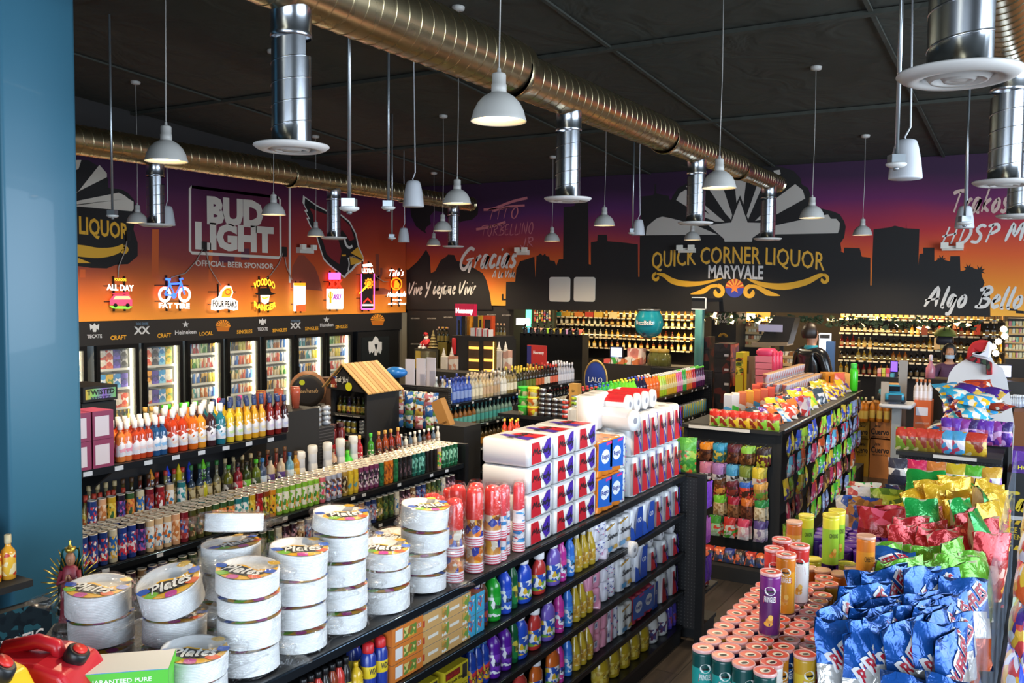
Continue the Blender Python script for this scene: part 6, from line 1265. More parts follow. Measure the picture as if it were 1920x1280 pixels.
for r, z in enumerate(zr):
    for i in range(7):
        for k in range(2): put(PCH[(i*2+r+k) % 5], (a.x+.06+(b.x-a.x-.1)*i/6+rnd.uniform(-.01, .01), Y1-.02+.09*k, z-.155), rnd.uniform(-.15, .15), f'{nth(i)} snack pouch, {("top", "middle", "lower")[r]} row of the pouch rack, {("front", "behind")[k]}', 'snack pouch', 'snack pouches on the rack')
# spirits row
GX = -6.2; gondola('gondola_shelf', 'black gondola of tequila and vodka bottles below the wine cabinet', GX, GX-.95, 9.06, 12.6, (.36, .67, .98, 1.29), back_h=1.31)
SPR = [(848, 'a8b0b4', 'c8c8d0', '2a4a9a'), (880, '3a58b0', '2a3a8a', '8aa0d8'), (904, 'b8b09a', 'c8b490', 'e0d8c0'), (925, 'c0a880', 'd8c0a0', 'c8a888'), (938, 'a89a8a', '8a7a68', 'b89a78'), (952, 'c8c4b8', 'e8e4dc', 'eae6de'), (966, '8a7a50', '3a3428', 'e0d8c0'), (985, '2a2a1a', 'd8c040', '3a6a2a'), (1000, '2a2014', 'd8b838', '6a7a2a'), (1018, '241c14', 'b8902a', 'c86a3a'), (1032, '1c1a18', '2a2420', 'e0dcd0'), (1046, '2a1816', 'c83a30', 'd86a50'), (1062, 'a8aab8', 'e0e0e8', 'd8d8e4')]
y = 9.11; cnt = {}
while y < 12.5:
    v = Vector((GX-.06, y, 1.4-H)); px = 960+FPX*v.dot(_R)/v.dot(_F); c = next((s for s in SPR if px < s[0]), SPR[-1]); k = cnt[c] = cnt.get(c, -1)+1
    for r in range(3):
        if r == 2 and rnd.random() < .3: continue
        h = rnd.uniform(.29, .31)+.02*(r == 2); put(tiny_bottle(round(h, 2), .034, c[1] if r < 2 else rnd.choice(SPR)[1], c[2], c[3], 10, name='spirit_bottle'), (GX-.06-.095*r, y+rnd.uniform(-.006, .006), 1.291), 0, f'spirit bottle {nth(int((y-8.8)/.087))} along the tequila gondola top, {("front", "second", "third")[r]} rank', 'bottle', 'bottles on the tequila gondola')
    y += .087
for zi, (z, P4) in enumerate(((.981, (('8a5a28', '3a7a80', '6ac0c0'), ('6a8a80', '3a6a6a', '4aa8a8'), ('1a1c22', '3a70b0', 'd8d0b8'), ('16161a', '8a2a24', 'e0d8c8'))), (.671, (('4a3a20', '1c1a18', 'c8903a'), ('3a2a1a', 'c8a040', 'a87a30'))))):
    y = 9.14; i = 0
    while y < 12.3: c = P4[min(int((y-8.8)/3.6*len(P4)), len(P4)-1)]; put(tiny_bottle(.26, .036, *c, 10, name='spirit_bottle'), (GX-.055, y, z), 0, f'{nth(i)} spirit bottle, {("second", "third")[zi]} shelf of the tequila gondola', 'bottle', 'bottles on the tequila gondola'); y += .1; i += 1
# tall tan carton leaning at the rack end, oval blue sign
p = Pt(842, 760, 8.35); BX = carton('bottle_carton', .14, .1, .42, 'b88448', None, 'a87840', (('DOBEL', .1, 0, .14, '5a3a1c', .022, None),))
put(BX, (p.x+.03, 8.35, 1.06), 0, 'tan bottle carton leaning at the end of the tequila gondola', 'box', None, (0, -.45, 0)); floorbox('display_plinth', Pt(815, 810, 8.3), Pt(872, 800, 8.3), 8.28, 8.62, MATT, 'black angled plinth under the tan bottle carton', 'plinth').data.transform(Matrix.Identity(4))
p = Pt(1117, 712, 10.6); mb = MB(); R4 = Matrix.Translation((0, 0, 0)) @ Matrix.Rotation(PI/2, 4, 'X'); mb.lathe([(0, -.02), (.15, -.02), (.165, 0), (.15, .008), (0, .008)], M('243a8a', .4), 28, sy=1.55, M4=R4); root = mb.build('oval_sign', None, p)
mb = MB(); mb.lathe([(.15, .009), (.162, .014), (.17, .0), (.162, -.02)], M('b8985a', .35, .6), 28, sy=1.55, M4=R4, caps=False); mb.build('gold_rim', root); mb = MB(); word(mb, 'LALO', .2, 0, -.03, M('f0f0f4', .5), lambda u, v: (u, -.012, v), h=.07, bold=.0); mb.build('lettering', root)
mb = MB(); mb.box(-.015, .03, 1.292-p.z, .015, .06, .1, MATT); mb.build('post', root); tag(root, 'dark blue oval sign with gold rim reading LALO', 'sign')
# ================================================================ soda gondola, dips end cap
SXR = -4.35; EY = 8.5
gondola('gondola_shelf', 'black soda gondola with large bottles on top in the middle', SXR, SXR-.95, 8.85, 13.2, (.35, .62, .9, 1.29), back_h=1.31)
def runline(runs, X, y0, step, py, fn, y1=99):
    y = y0; cnt = {}
    while y < y1:
        v = Vector((X, y, 1.3-H)); px = 960+FPX*v.dot(_R)/v.dot(_F)
        if px > runs[-1][0]: break
        c = next(r for r in runs if px < r[0]); k = cnt[c] = cnt.get(c, -1)+1; fn(y, c, k); y += step
def soda(c, cap, lab, glass=False, txt=None):
    h, r = (.29, .034) if glass else (.31, .05)
    pr = ((r*.9, 0), (r, .01), (r, h*.6), (r*.9, h*.68), (r*.5, h*.82), (.014, h*.9), (.014, h*.95)) if not glass else ((r*.9, 0), (r, .01), (r, h*.5), (r*.75, h*.62), (.014, h*.78), (.013, h*.95))
    return BOT('soda_bottle', pr, M(c, .1, 0, 0, 1, .4), cap, ((.016, h*.93), (.017, h*.935), (.017, h*.995), (.013, h)), (h*.3, h*.52, lab, r) if lab else None, 12, txt=txt, tcol='f4f0f0', th=.035 if txt else None)
SODA = [(1120, '2a1210', 'c8282c', 'c8202a', 0, 'cola bottle with red label', 'Cola'), (1141, '2fb86a', '2a5ac0', '1a9a48', 0, 'green lemon soda bottle', 'Spritz'), (1165, '58d838', '48c83a', '6ad83a', 0, 'lime soda bottle', None), (1188, '78d83a', 'e8d83a', 'd8e03a', 0, 'yellow green grapefruit soda bottle', None), (1207, '1c1c3a', '2a4ab8', '2a50c0', 0, 'dark cola bottle with blue label', None), (1234, 'e86a28', 'e8e0d8', 'e87a38', 0, 'orange soda bottle', None),
 (1249, 'b8d838', 'd8d8d8', 'e8e8a0', 1, 'lime glass soda bottle', None), (1267, 'e8b838', 'e0e0e0', 'f0e0a0', 1, 'pineapple glass soda bottle', None), (1276, 'e86aa8', 'e0e0e0', 'f0c0d8', 1, 'pink glass soda bottle', None), (1284, '38a848', '58c848', 'd8f0d0', 1, 'green glass soda bottle', None), (1294, 'e87a38', 'e0e0e0', 'f0d0b0', 1, 'orange glass soda bottle', None), (1301, 'b82838', 'e0e0e0', 'f0c8c8', 1, 'red glass soda bottle', None), (1318, '4a2050', '5ac838', 'c8a8d0', 1, 'grape soda bottle', None), (1345, '2a6ae0', 'e8ecf0', '3a7af0', 1, 'blue electrolyte water bottle', None)]
def f_s(y, c, k):
    big = not c[4]; n = 2
    for r in range(n): put(soda(c[1], c[2], c[3], bool(c[4]), c[6] if r == 0 else None), (SXR-.06-(.11 if big else .08)*r, y, 1.291), E90, f'{nth(k)} {c[5]} on top of the soda gondola, {("front", "second")[r]} rank', 'bottle', 'soda bottles on the gondola top')
runline(SODA[:6], SXR-.06, 8.92, .108, 740, f_s); runline(SODA, SXR-.06, 11.02, .078, 740, lambda y, c, k: f_s(y, c, k) if c[4] else None, 13.1)
S2 = [(1262, '1c2a6a', 'blue labelled cola pack'), (1280, 'b86a2a', 'orange drink pack'), (1345, '5aa8d8', 'blue and yellow canned drink pack')]
def f_p(z, nm):
    def f(y, c, k):
        cc = (22, '24307a', 'd84a40', '2a3a90', 'e8e0e0') if k % 3 or c[0] < 1270 else (22, '3a2a20', 'c87a30', '6a4a2a')
        if c[0] > 1290: cc = (16, '5aaad8', 'd8d040', '5ab0e0', 'c8d048')
        put(drink_can(cc, .19, .045, 'canned_drink'), (SXR-.055, y, z), 0, f'{nth(k)} {c[2]}, {nm} soda shelf', 'can', 'cans on the lower soda shelves')
    return f
for z, nm in ((.902, 'second'), (.622, 'third'), (.352, 'fourth')): runline(S2, SXR-.055, 10.2, .1, 780, f_p(z, nm), 13.1)
p = atX(1345, 760, SXR); mb = MB(); mb.box(SXR-.95, 13.22, 0, SXR+.03, 13.27, 1.5, PEGM); tag(mb.build('end_panel_stand'), 'tall black panel closing the far end of the soda gondola', 'panel')
# dips end cap facing the cross aisle
DX0, DX1 = atY(935, 780, EY).x, atY(1112, 790, EY).x; zl = [atY(1000, 780, EY).z, atY(1000, 829, EY).z, atY(1000, 872, EY).z]
root = empty('dip_rack', ((DX0+DX1)/2, EY, 0)); w2 = (DX1-DX0)/2; mb = MB(); mb.box(-w2, .3, 0, w2, .33, zl[0]+.06, PEGM); mb.build('pegboard_panel', root); mb = MB(); mb.box(-w2, -.05, 0, w2, .3, .12, MATT); mb.build('base_deck', root)
for z in zl: mb = MB(); mb.box(-w2, -.02, z-.03, w2, .3, z, MATT); mb.box(-w2, -.025, z-.034, w2, -.02, z+.004, M('2a2c30', .3, .4)); mb.build('shelf_board', root)
tag(root, 'black end cap of stacked dips and candy tubs facing the cross aisle', 'display rack')
def tub(c, lid): return BOT('candy_tub', ((.058, 0), (.064, .075), (.064, .08)), PRINT((c, 'e8d8a0', lid, c), 22, .4), lid, ((.066, .078), (.068, .08), (.068, .098), (.06, .102)), None, 16)
def dx(px, Y=EY): return atY(px, 770, Y).x
def pile(sp, px, n, hh, lab, cat, y=.06, z=None, lvl=0):
    for r in range(n): put(sp, (dx(px), EY+y, (zl[lvl] if z is None else z)+.001+hh*r), rnd.uniform(0, 6), f'{lab}, {nth(r)} from the shelf', cat, 'tubs on the dip rack')
pile(tub('4a9a3a', '3ac83a'), 977, 3, .103, 'green lidded candy tub of the outer pile', 'tub'); pile(tub('d8702a', 'e8d030'), 995, 3, .103, 'yellow lidded candy tub of the inner pile', 'tub')
FT = lambda c, l: drink_can((30, c, l, '2a2420'), .048, .043, 'dip_tin', 14)
for i, px in enumerate((1012, 1024, 1037, 1048)): pile(FT('241c1c', '3a2a2a'), px, (6, 5, 4, 4)[i], .05, f'dark bean dip tin of the {nth(i)} dark pile', 'tin')
pile(FT('b82a24', 'e86050'), 1056, 4, .05, 'red bean dip tin pile', 'tin'); pile(FT('a8c83a', 'e8e040'), 1073, 5, .05, 'lime dip tin pile', 'tin'); pile(FT('2fa858', '78d848'), 1087, 5, .05, 'green dip tin pile', 'tin'); pile(FT('e0d838', 'a8d848'), 1099, 3, .05, 'yellow dip tin pile', 'tin'); pile(FT('e0d838', 'a8d848'), 1108, 2, .05, 'yellow dip tin pile at the towel roll end', 'tin')
JR = lambda c, l, h=.13: BOT('salsa_jar', ((.035, 0), (.042, .008), (.042, h*.7), (.034, h*.82)), c, l, ((.036, h*.8), (.038, h*.82), (.038, h), (.03, h)), (h*.15, h*.6, (30, c, 'e8d8b0', l), .042), 12)
JC = (('b8502a', 'd84a3a'), ('3a2a1a', '3a7a4a'), ('3a2a1a', '2a2420'), ('c84a28', 'd83a2a'), ('4a2a1a', '38a848'), ('3a2018', '2a2420'), ('a83a28', '3a2a2a'))
for i, px in enumerate((980, 993, 1006, 1021, 1035, 1049, 1062)): put(JR(*JC[i]), (dx(px), EY+.06, zl[1]+.001), rnd.uniform(0, 6), f'{nth(i)} salsa jar on the middle dip shelf', 'jar', 'salsa jars on the dip rack')
for i, px in enumerate((1071, 1082, 1093, 1103)): put(carton('snack_carton', .075, .06, .15, (26, ('a8c838', 'd8902a', 'c8d040', 'e8c83a')[i], '5a8a2a', 'e8e0b0')), (dx(px), EY+.06, zl[1]+.001), 0, f'{nth(i)} green or yellow snack box on the middle dip shelf', 'box', 'snack boxes on the dip rack')
for i, px in enumerate((985, 1003, 1022, 1040, 1058)): put(JR('b8702a', ('e8d848', 'e8d848', '3a7ac8', '3a2a2a', '3a2a2a')[i], .14), (dx(px), EY+.06, zl[2]+.001), 0, f'{nth(i)} sauce jar on the low dip shelf', 'jar', 'salsa jars on the dip rack')
put(carton('bottle_carton', .1, .09, .36, 'c8944a', None, 'b07c38', (('D', .03, 0, .27, '3a2a18', .03, None),)), (dx(1062), EY+.2, zl[0]+.001), 0, 'slim tan carton standing behind the red dip tins', 'box')
# brown cartons of hot sauce beside the rack
Yc = 8.2; a, b = atY(937, 865, Yc), atY(967, 785, Yc); CT = 'a8824e'
BC = carton('brown_carton', .19, .22, .235, CT, '9a7644', 'b08c58', (('Salsa', .14, 0, .15, '4a3420', .035, (.15, .1, 3)), ('Valentina', .12, 0, .06, '4a3420', .022, (.14, .1, 3))))
zc = a.z-.24
put(carton('brown_carton', .19, .22, zc-.001, CT), ((a.x+b.x)/2, Yc+.1, 0), 0, 'tall brown carton base under the hot sauce cartons', 'box')
for r in range(2): put(BC, ((a.x+b.x)/2, Yc+.1, zc+.237*r), 0, f'brown hot sauce carton, {("lower", "upper")[r]}, beside the dip rack', 'box')
HS = liquor(.22, .026, 'd8482a', 'e8c83a', (30, 'e8c040', 'c83a24', 'e8e0c0'), .011, 10, .6, name='hot_sauce_bottle')
for i in range(5): put(HS, ((a.x+b.x)/2-.07+.035*i, Yc+.05+.1*(i % 2), zc+.475), 0, f'{nth(i)} red hot sauce bottle with yellow cap on the brown cartons', 'bottle', 'hot sauce bottles')

# ================================================================ candy gondola
KX = -2.12; KY = 8.6; KZ = atX(1525, 768, KX).z-.06
gondola('candy_gondola', 'black candy gondola with hanging bags facing the open floor', KX, KX-.96, KY+.02, 12.7, (KZ,), zt=.03, tags=False, back_h=KZ-.02)
mb = MB(); PEG2 = PEGM; root = empty('candy_end_cap', (KX-.48, KY, 0)); mb.box(-.46, -.02, .1, .46, .0, KZ-.03, M('151619', .6)); mb.build('back_panel', root)
mb = MB(); mb.box(-.48, -.38, 0, .48, -.03, .13, MATT); mb.build('base_deck', root); mb = MB(); mb.box(-.48, -.1, KZ-.03, .48, .0, KZ, MATT); mb.box(-.4, -.106, KZ-.03, .2, -.1, KZ, M('d8d4d0', .5)); mb.build('top_shelf', root)
for s in (-1, 1): mb = MB(); mb.box(s*.46-.02, -.03, 0, s*.46+.02, 0, KZ-.03, MATT); mb.build('upright', root)
tag(root, 'black end cap of the candy gondola with rows of hanging nut bags', 'display rack')
def hz(py): return atY(1400, py, KY-.1).z
def hx(px): return atY(px, 850, KY-.1).x
ROWS = [(835, 870, [(1300, '3a2a4a', (40, '2a3a8a', 'd8a040', '3a2430')), (1325, 'e8902a', (40, '5a3020', '7a4a30', '3a2018')), (1350, '3a9ac8', (40, '2a7a8a', '3a5a4a', 'c8b048')), (1377, '5a2434', (40, '5a3020', '8a5030', '3a1c14')), (1403, '8ac048', (40, '6a4020', '9a6a40', '4a2a18')), (1432, '3a2c30', (40, 'c8c838', '6a2a24', '5a2a20'))]),
 (871, 905, [(1326, 'c87a98', (30, 'e8e4e4', '5a4a50', 'd8d0d8')), (1350, 'a87ab8', (30, 'e8e4e8', '4a3a44', 'd0c8d8')), (1376, '4a9ac8', (30, 'e0e4e8', '3a3430', 'd8d8e0')), (1400, '7a8a3a', (30, 'e0e0d8', '4a4a34', 'a8b8b0')), (1425, 'd8c03a', (30, 'e8e0dc', 'c86a58', 'f0e0d0'))]),
 (900, 933, [(1353, '5a3a24', (36, 'd83a60', '6a3a1a', 'e8a048')), (1377, '6a2a3a', (36, 'c83a8a', '4a2a2a', '8a3a30')), (1401, '3a6ac8', (36, '8a3040', 'd84a38', '4a2a20')), (1428, 'd8a04a', (36, 'b03a5a', 'a8803a', '6a9a3a'))]),
 (930, 970, [(1353, '78c83a', (44, 'c8a878', 'e0c8a0', 'a88050')), (1380, 'a8243a', (44, '8a5a38', 'a87048', '6a4028')), (1405, 'c86a2a', (44, '5a3020', '7a4430', '4a2418')), (1430, '2f8a48', (44, 'd8c8a8', 'e8dcc0', 'b8a078'))]),
 (970, 1010, [(1347, '4a9a3a', (36, 'c8e0c8', 'e04a3a', 'a8d0a0')), (1374, 'c83a34', (36, '4aa83a', 'e84a30', 'd8d0c8')), (1400, 'd84a6a', (30, 'f0d8d8', 'f0e8e8', 'e8b8c0')), (1430, '5a4a8a', (30, 'b8b0c0', '8a7a9a', 'd8d0d8'))])]
for ri, (t, b, items) in enumerate(ROWS):
    z1, z0 = hz(t), hz(b); hh = z1-z0
    for i, (px, top, low) in enumerate(items):
        x = hx(px)
        for k in range(2):
            put(pouch(.112, round(hh, 2), .05, top if k == 0 else top, low if ri != 1 else top, low, 'nut_bag', True, ri+1), (x+.012*k, KY-.15+.06*k, z0), rnd.uniform(-.15, .15), f'{nth(i)} hanging snack bag, {nth(ri)} row down the candy end cap, {("front", "behind it")[k]}', 'snack bag', 'hanging bags on the candy end cap')
        mb = MB(); mb.tube([(x, KY-.2, z1-.005), (x, KY-.02, z1+.012)], .003, STEEL, 4); h_ = mb.build('peg_hook', root); h_.location = (-root.location.x, -root.location.y, 0)
for i in range(9): put(pouch(.1, .14, .05, ('c85a2a', '2a3a8a', '3a2a24', 'b83a30')[i % 4], (30, '3a3a4a', 'c86040', '2a3a70'), None, 'nut_bag', seed=i % 3), (KX-.9+.1*i, KY-.28, .14), rnd.uniform(-.3, .3), f'{nth(i)} small dark candy bag on the end cap base', 'snack bag', 'small bags on the end cap base', (-.5, 0, .1))
for i, (px, c) in enumerate(((1338, '8ac83a'), (1355, 'a8c83a'), (1372, 'e8c030'), (1392, 'e8b82a'), (1410, 'd89a2a'), (1424, '8ac838'), (1445, '9ac83a'))): put(pouch(.13 if i != 3 else .16, .165, .06, 'd8342a', (26, c, '9a3a28', c, 'e8d0a0', c), None, 'candy_pouch', seed=2), (hx(px), KY-.055, KZ+.001), rnd.uniform(-.1, .1), f'{nth(i)} standing candy pouch with red top on the candy end cap', 'candy pouch', 'standing pouches on the end cap top')
# bags hanging along the right face
HB = [('3a58c8', (30, '4a6ad8', 'd8c83a', 'e8e8f0')), ('c83a58', (30, 'd84a6a', 'f0d8d8', '8a2a6a')), ('4ab83a', (30, '6ac84a', '3a6ac8', 'e8e8e0')), ('7a3ab8', (30, '9a4ac8', 'e8b8d8', '3a3a8a')), ('e8c83a', (30, 'e8d858', '4a3a9a', 'e8a030')), ('d8582a', (30, 'e0703a', 'f0e0c0', '5a2a2a')), ('8a9ac0', (30, 'b8c0d8', '5a5a7a', '8a3a4a')), ('5ab0d8', (30, '8ad0e8', 'e8e8f0', 'd84a8a')), ('a8d83a', (30, 'c8e05a', 'd83a5a', '3a8a3a')), ('5a3a28', (30, '8a5a3a', 'd8a848', '3a2418'))]
for r in range(5):
    z = KZ-.25-.215*r; y = KY+.14; i = 0
    while y < 12.5 - (.3 if r > 2 else 0):
        q = HB[(i*3+r*7+i*i) % 10]; q = HB[6] if y > 11.6 and r in (0, 1, 2) and i % 3 else q
        put(pouch(.13, .2, .05, q[0], q[1], None, 'candy_bag', seed=i % 4), (KX+.03+rnd.uniform(-.015, .02), y, z+rnd.uniform(-.01, .01)), E90+rnd.uniform(-.25, .25), f'{nth(i)} candy bag, {nth(r)} row down the open side of the candy gondola', 'candy bag', 'candy bags on the gondola side', (rnd.uniform(-.1, .12), rnd.uniform(-.12, .12), E90+rnd.uniform(-.25, .25)))
        y += .165 if r < 3 else .2; i += 1
mb = MB(); mb.tube([(KX+.02, KY, KZ+.01), (KX+.02, 12.7, KZ+.01)], .008, M('b8b4ac', .3, .6), 6); tag(mb.build('shelf_rail'), 'pale rail along the top edge of the candy gondola', 'rail')
# goods lying on top: boxes, bags, noodle cups
def top_at(px, py): return atZ(px, py, KZ)
BOXT = [(1365, 750, 'd8d0d0', '5aa8d8'), (1378, 748, 'e8e0e0', '4ac83a'), (1391, 745, 'd86a3a', 'e8e0d8'), (1405, 742, 'e8a02a', 'e8d8c0'), (1418, 740, 'd86a2a', '3a8ac8'), (1432, 738, 'c8583a', 'e8d0c0'), (1445, 735, 'c84a34', 'e8c8b0'), (1410, 728, 'd8503a', 'e0c0a8'), (1425, 726, 'd8503a', 'e0c0a8'), (1440, 723, 'c8402a', 'e0c0a8')]
for i, (px, py, c, c2) in enumerate(BOXT): p = top_at(px, py+22); put(carton('cookie_carton', .085, .2, .19, (16, c, c2, c, c), c, c), (max(p.x, KX-.88), p.y, KZ+.001), .25, f'{nth(i)} orange or white cookie box on the candy gondola top', 'box', 'cookie boxes on the candy gondola top')
BG = [('e87a3a', '2a2430'), ('d8d040', '8ac83a'), ('4a9ad8', 'e8e8f0'), ('7a4ab8', 'e8c0d8'), ('e8c83a', '3a3a40'), ('d84a3a', 'e8e0e0'), ('3a4a5a', 'c8c8d0')]
for i in range(44):
    y = KY+.35+3.5*i/44; x = KX-.1-.11*(i % 3); q = BG[(i*3+i//5) % 7]
    if y > 10.9: q = (('e8c030', '5a3a8a'), ('e8a828', 'd83a2a'), ('d8c838', '3a6ab8'))[i % 3]
    put(pouch(.17, .2, .07, q[0], (24, q[0], q[1], q[0], 'e8e0d8'), None, 'snack_bag', seed=i % 4), (x, y, KZ+.012), 0, f'{nth(i)} snack bag lying or leaning on the candy gondola top', 'snack bag', 'bags heaped on the candy gondola top', (-.95+rnd.uniform(-.25, .5), rnd.uniform(-.15, .15), E90*.7+rnd.uniform(-.3, .3)))
put(carton('display_carton', .14, .1, .2, (20, 'e8e4e8', 'd83a3a', 'c8b0d0', 'e8e0e8'), 'c8302c'), (KX-.08, atX(1523, 750, KX).y, KZ+.001), E90, 'white and red carton among the bags on the candy gondola edge', 'box')
for j in range(3):
    for i in range(16):
        for r in range(2 if j < 2 else 3): put(BOT('noodle_cup', ((.035, 0), (.048, .1), (.05, .104), (.046, .108)), PRINT(('b8b4c0', 'c8c4cc', 'a8a0a8', 'c87a78', 'd0ccd4'), 16, .5), 'c8a078', ((.049, .104), (.049, .109), (.03, .1095)), None, 10), (KX-.5-.115*j, 10.75+.115*i, KZ+.002+.112*r), 0, f'noodle cup {nth(i)} along the {("aisle side", "middle", "soda side")[j]} line, {("lower","middle","upper")[r]} tier', 'cup', 'noodle cups on the candy gondola top')
p = atX(1566, 700, KX-.3); put(carton('yellow_carton', .32, .2, .24, 'e0982a', 'c88422', 'e0a440', (), (), ((.02, .02, .08, .13, '1c1814'), (.035, .12, .065, .19, '1c1814'), (-.12, .06, -.1, .2, '2a2018'))), (p.x, p.y, KZ+.001), .55, 'yellow carton with dark bottle picture past the noodle cups', 'box')
put(BOT('green_bottle', ((.05, 0), (.055, .01), (.055, .26), (.04, .3), (.03, .31)), '48d82a', '38c848', ((.04, .3), (.042, .31), (.042, .36), (.03, .37)), None, 14), (KX-.08, 12.6, KZ+.001), 0, 'bright green tall bottle at the far end of the candy gondola', 'bottle')
for i in range(3): put(tiny_bottle(.24, .035, ('3a2a20', 'd8d0c0', '2a2018')[i], 'd8d0c0', 'a88a6a', name='small_bottle'), (KX-.2-.09*i, 12.58, KZ+.001), 0, f'{nth(i)} small bottle beside the bright green bottle', 'bottle')
put(pouch(.24, .26, .12, 'e86a58', (30, 'e8705a', 'f0d8c0', 'e04a48', 'e8c8a0'), None, 'snack_bag', seed=3), (KX-.2, 12.3, KZ+.001), 1.2, 'round pink and red candy bag before the green bottle', 'snack bag')
# long bags at the far end of the side face
# popcorn ball tub
p = Vector((-3.25, 9.9, 0)); p = atY(1402, 740, 12.2)
root = empty('lollipop_tub', (p.x, 12.2, 0)); mb = MB(); mb.box(-.3, -.2, 0, .3, .2, 1.0, MATT); mb.lathe([(.2, 1.0), (.27, 1.2), (.28, 1.22)], M('3a8ac8', .4), 20); mb.build('tub_body', root)
rr = random.Random(5); mb = MB()
for i in range(60): a_, r_ = rr.uniform(0, 6.28), .25*rr.random()**.5; mb.lathe([(0, -.03), (.03, 0), (0, .03)], M(('d8c0a0', 'e8d8c8', 'c89a80', 'e0c8d0')[i % 4], .3), 6, (r_*cos(a_), r_*sin(a_), 1.24+.12*(1-r_/.27)*rr.random()+.03))
mb.build('wrapped_sweets', root)['kind'] = 'stuff'
tag(root, 'blue tub heaped with clear wrapped sweets behind the orange boxes', 'sweets tub')
# ================================================================ chip rack on the open side
RB = 1.16
root = empty('chip_rack', (-.63, 2.85, 0)); mb = MB(); mb.box(-.46, 0, 0, .46, 4.3, .12, MATT); mb.build('base_deck', root)
mb = MB(); mb.box(-.05, .02, .12, .05, 4.28, RB-.02, PEGM); mb.build('back_panel', root)
for z in (.5, .83, RB): mb = MB(); mb.box(-.47, 0, z-.025, .44, 4.3, z, MATT); mb.box(-.475, 0, z-.03, -.47, 4.3, z+.03, M('26282c', .3, .5)); mb.build('shelf_board', root)
mb = MB()
for i in range(30): mb.tube([(-.02, .02+.14*i, RB), (-.02, .02+.14*i, RB+.13)], .003, M('2a2c30', .3, .8), 4)
mb.tube([(-.02, 0, RB+.13), (-.02, 4.3, RB+.13)], .004, M('2a2c30', .3, .8), 5); mb.build('wire_fence_grille', root)
tag(root, 'black chip rack in the lower corner carrying potato snack cans and bags', 'snack rack')
mb = MB(); mb.box(-.165, 3.2, .75, -.16, 7.1, 1.62, M('c8d4e8', .08, 0, 0, .2, 0, .6)); tag(mb.build('clear_divider'), 'tall clear plastic sheet along the aisle side of the chip bags', 'divider')
LIDR, LIDP = M('e0503e', .3, 0, 0, 1, .2), M('e8b0ac', .2, 0, 0, 1, .3)
def crisp(body, band, lab=True, lid=LIDR, rim=LIDP, nut=True, word_='PRINGLES', wc='f4f2f0', plate='d02a34', h=.24, r=.0385):
    key = ('crisp', body, band, lab, word_, nut, lid.name)
    if key in _sp: return _sp[key]
    mb = MB(); B = M(body, .28, 0, 0, 1, .2); D = M(band, .28, 0, 0, 1, .2); G = M('c8c4c0', .3, .8)
    mb.lathe([(r*.96, 0), (r, .004), (r, .07), (r, h*.72), (r, h*.9), (r, h-.012)], B, 20, mlist=[G, B, B, D, D]); nm = 'snack_can'; sp = [(nm, mb.mesh(nm), 0, None, None)]
    mb = MB(); mb.lathe([(r*1.03, h-.013), (r*1.05, h-.011), (r*1.05, h-.002), (r*1.0, h), (r*.96, h-.003)], rim, 20, caps=False); mb.lathe([(r*.96, h-.003), (0, h-.0028)], lid, 20, caps=False)
    if lid is LIDR: mb.lathe([(r*.52, h-.0022), (0, h-.002)], M('efe6da', .4), 16, caps=False, sy=.85); quadp(mb, [(r*.4*cos(t*PI/6)*(1 if t % 2 else .7), r*.2*sin(t*PI/6)-.004) for t in range(12)], M('2c2422', .5), lambda u, v: (u, v, h-.0012))
    sp.append(('lid', mb.mesh('lid'), 0, None, None)); mb = MB()
    if lab:
        fn, f2, f3 = wrapfn(r, .0008), wrapfn(r, .0016), wrapfn(r, .0024)
        if lid is LIDR:
            quadp(mb, [(.021*cos(t*PI/8), h*.72+.017*sin(t*PI/8)) for t in range(16)], M('f0eee8', .4), fn); quadp(mb, [(-.016, h*.715), (-.008, h*.73), (0, h*.722), (.008, h*.73), (.016, h*.715), (.009, h*.695), (0, h*.7), (-.009, h*.695)], M('1c1a1a', .4), f2)
            quadp(mb, [(-.025, h*.52), (.025, h*.52), (.022, h*.64), (-.022, h*.64)], M(plate, .4), fn)
        word(mb, word_, .043, 0, h*.545 if lid is LIDR else h*.55, M(wc, .4), f2, h=.022, bold=.02)
        for k in range(3): quadp(mb, [((.017-.004*k)*cos(t*PI/5)+.004*(k-1), h*.2+.012*k+.011*sin(t*PI/5)) for t in range(10)], M(('e8a838', 'd8902a', 'f0c058')[k], .4), (fn, f2, f3)[k])
        if word_ == 'CHEETOS': word(mb, 'minis', .03, 0, h*.36, M('e8d8d0', .4), f2, h=.014)
    if nut: mb.surf(lambda u, v: ((r+.0008)*cos(-.35+.95*u), (r+.0008)*sin(-.35+.95*u), h*.12+h*.68*v), 6, 1, PRINT(('e0dcc8', 'c8c4b0', 'a8a498', 'e0dcc8'), 60, .5, (1, 1, 6)))
    if mb.v: sp.append(('wrap_print', mb.mesh('wrap_print'), 0, None, None))
    _sp[key] = sp; return sp
TEALC = crisp('2a9a94', '174a48'); MIX = [crisp('c8302c', '8a1c20'), crisp('e0982a', 'c87a1c'), crisp('8a2a6a', '5a1c50'), crisp('2a5a9a', '1c3a6a'), crisp('d8b83a', 'c89a2a'), crisp('b8342c', 'e8e0d8')]
k = 0
for c in range(5):
    for r in range(12):
        x, y = -1.045+.083*c, 3.165-.028*c+.083*r
        if c == 4 and r < 3: continue
        sp = TEALC if r == 0 else MIX[(r*2+c*c) % 6]
        if (c == 4 and r > 9): continue
        put(sp, (x, y, RB+.001), rnd.uniform(-.3, .5)+(.3 if c < 2 else 1.0), f'potato snack can with red lid, {nth(r)} from the front in the {nth(c)} line', 'snack can', 'potato snack cans standing in lines')
Z2 = RB+.242
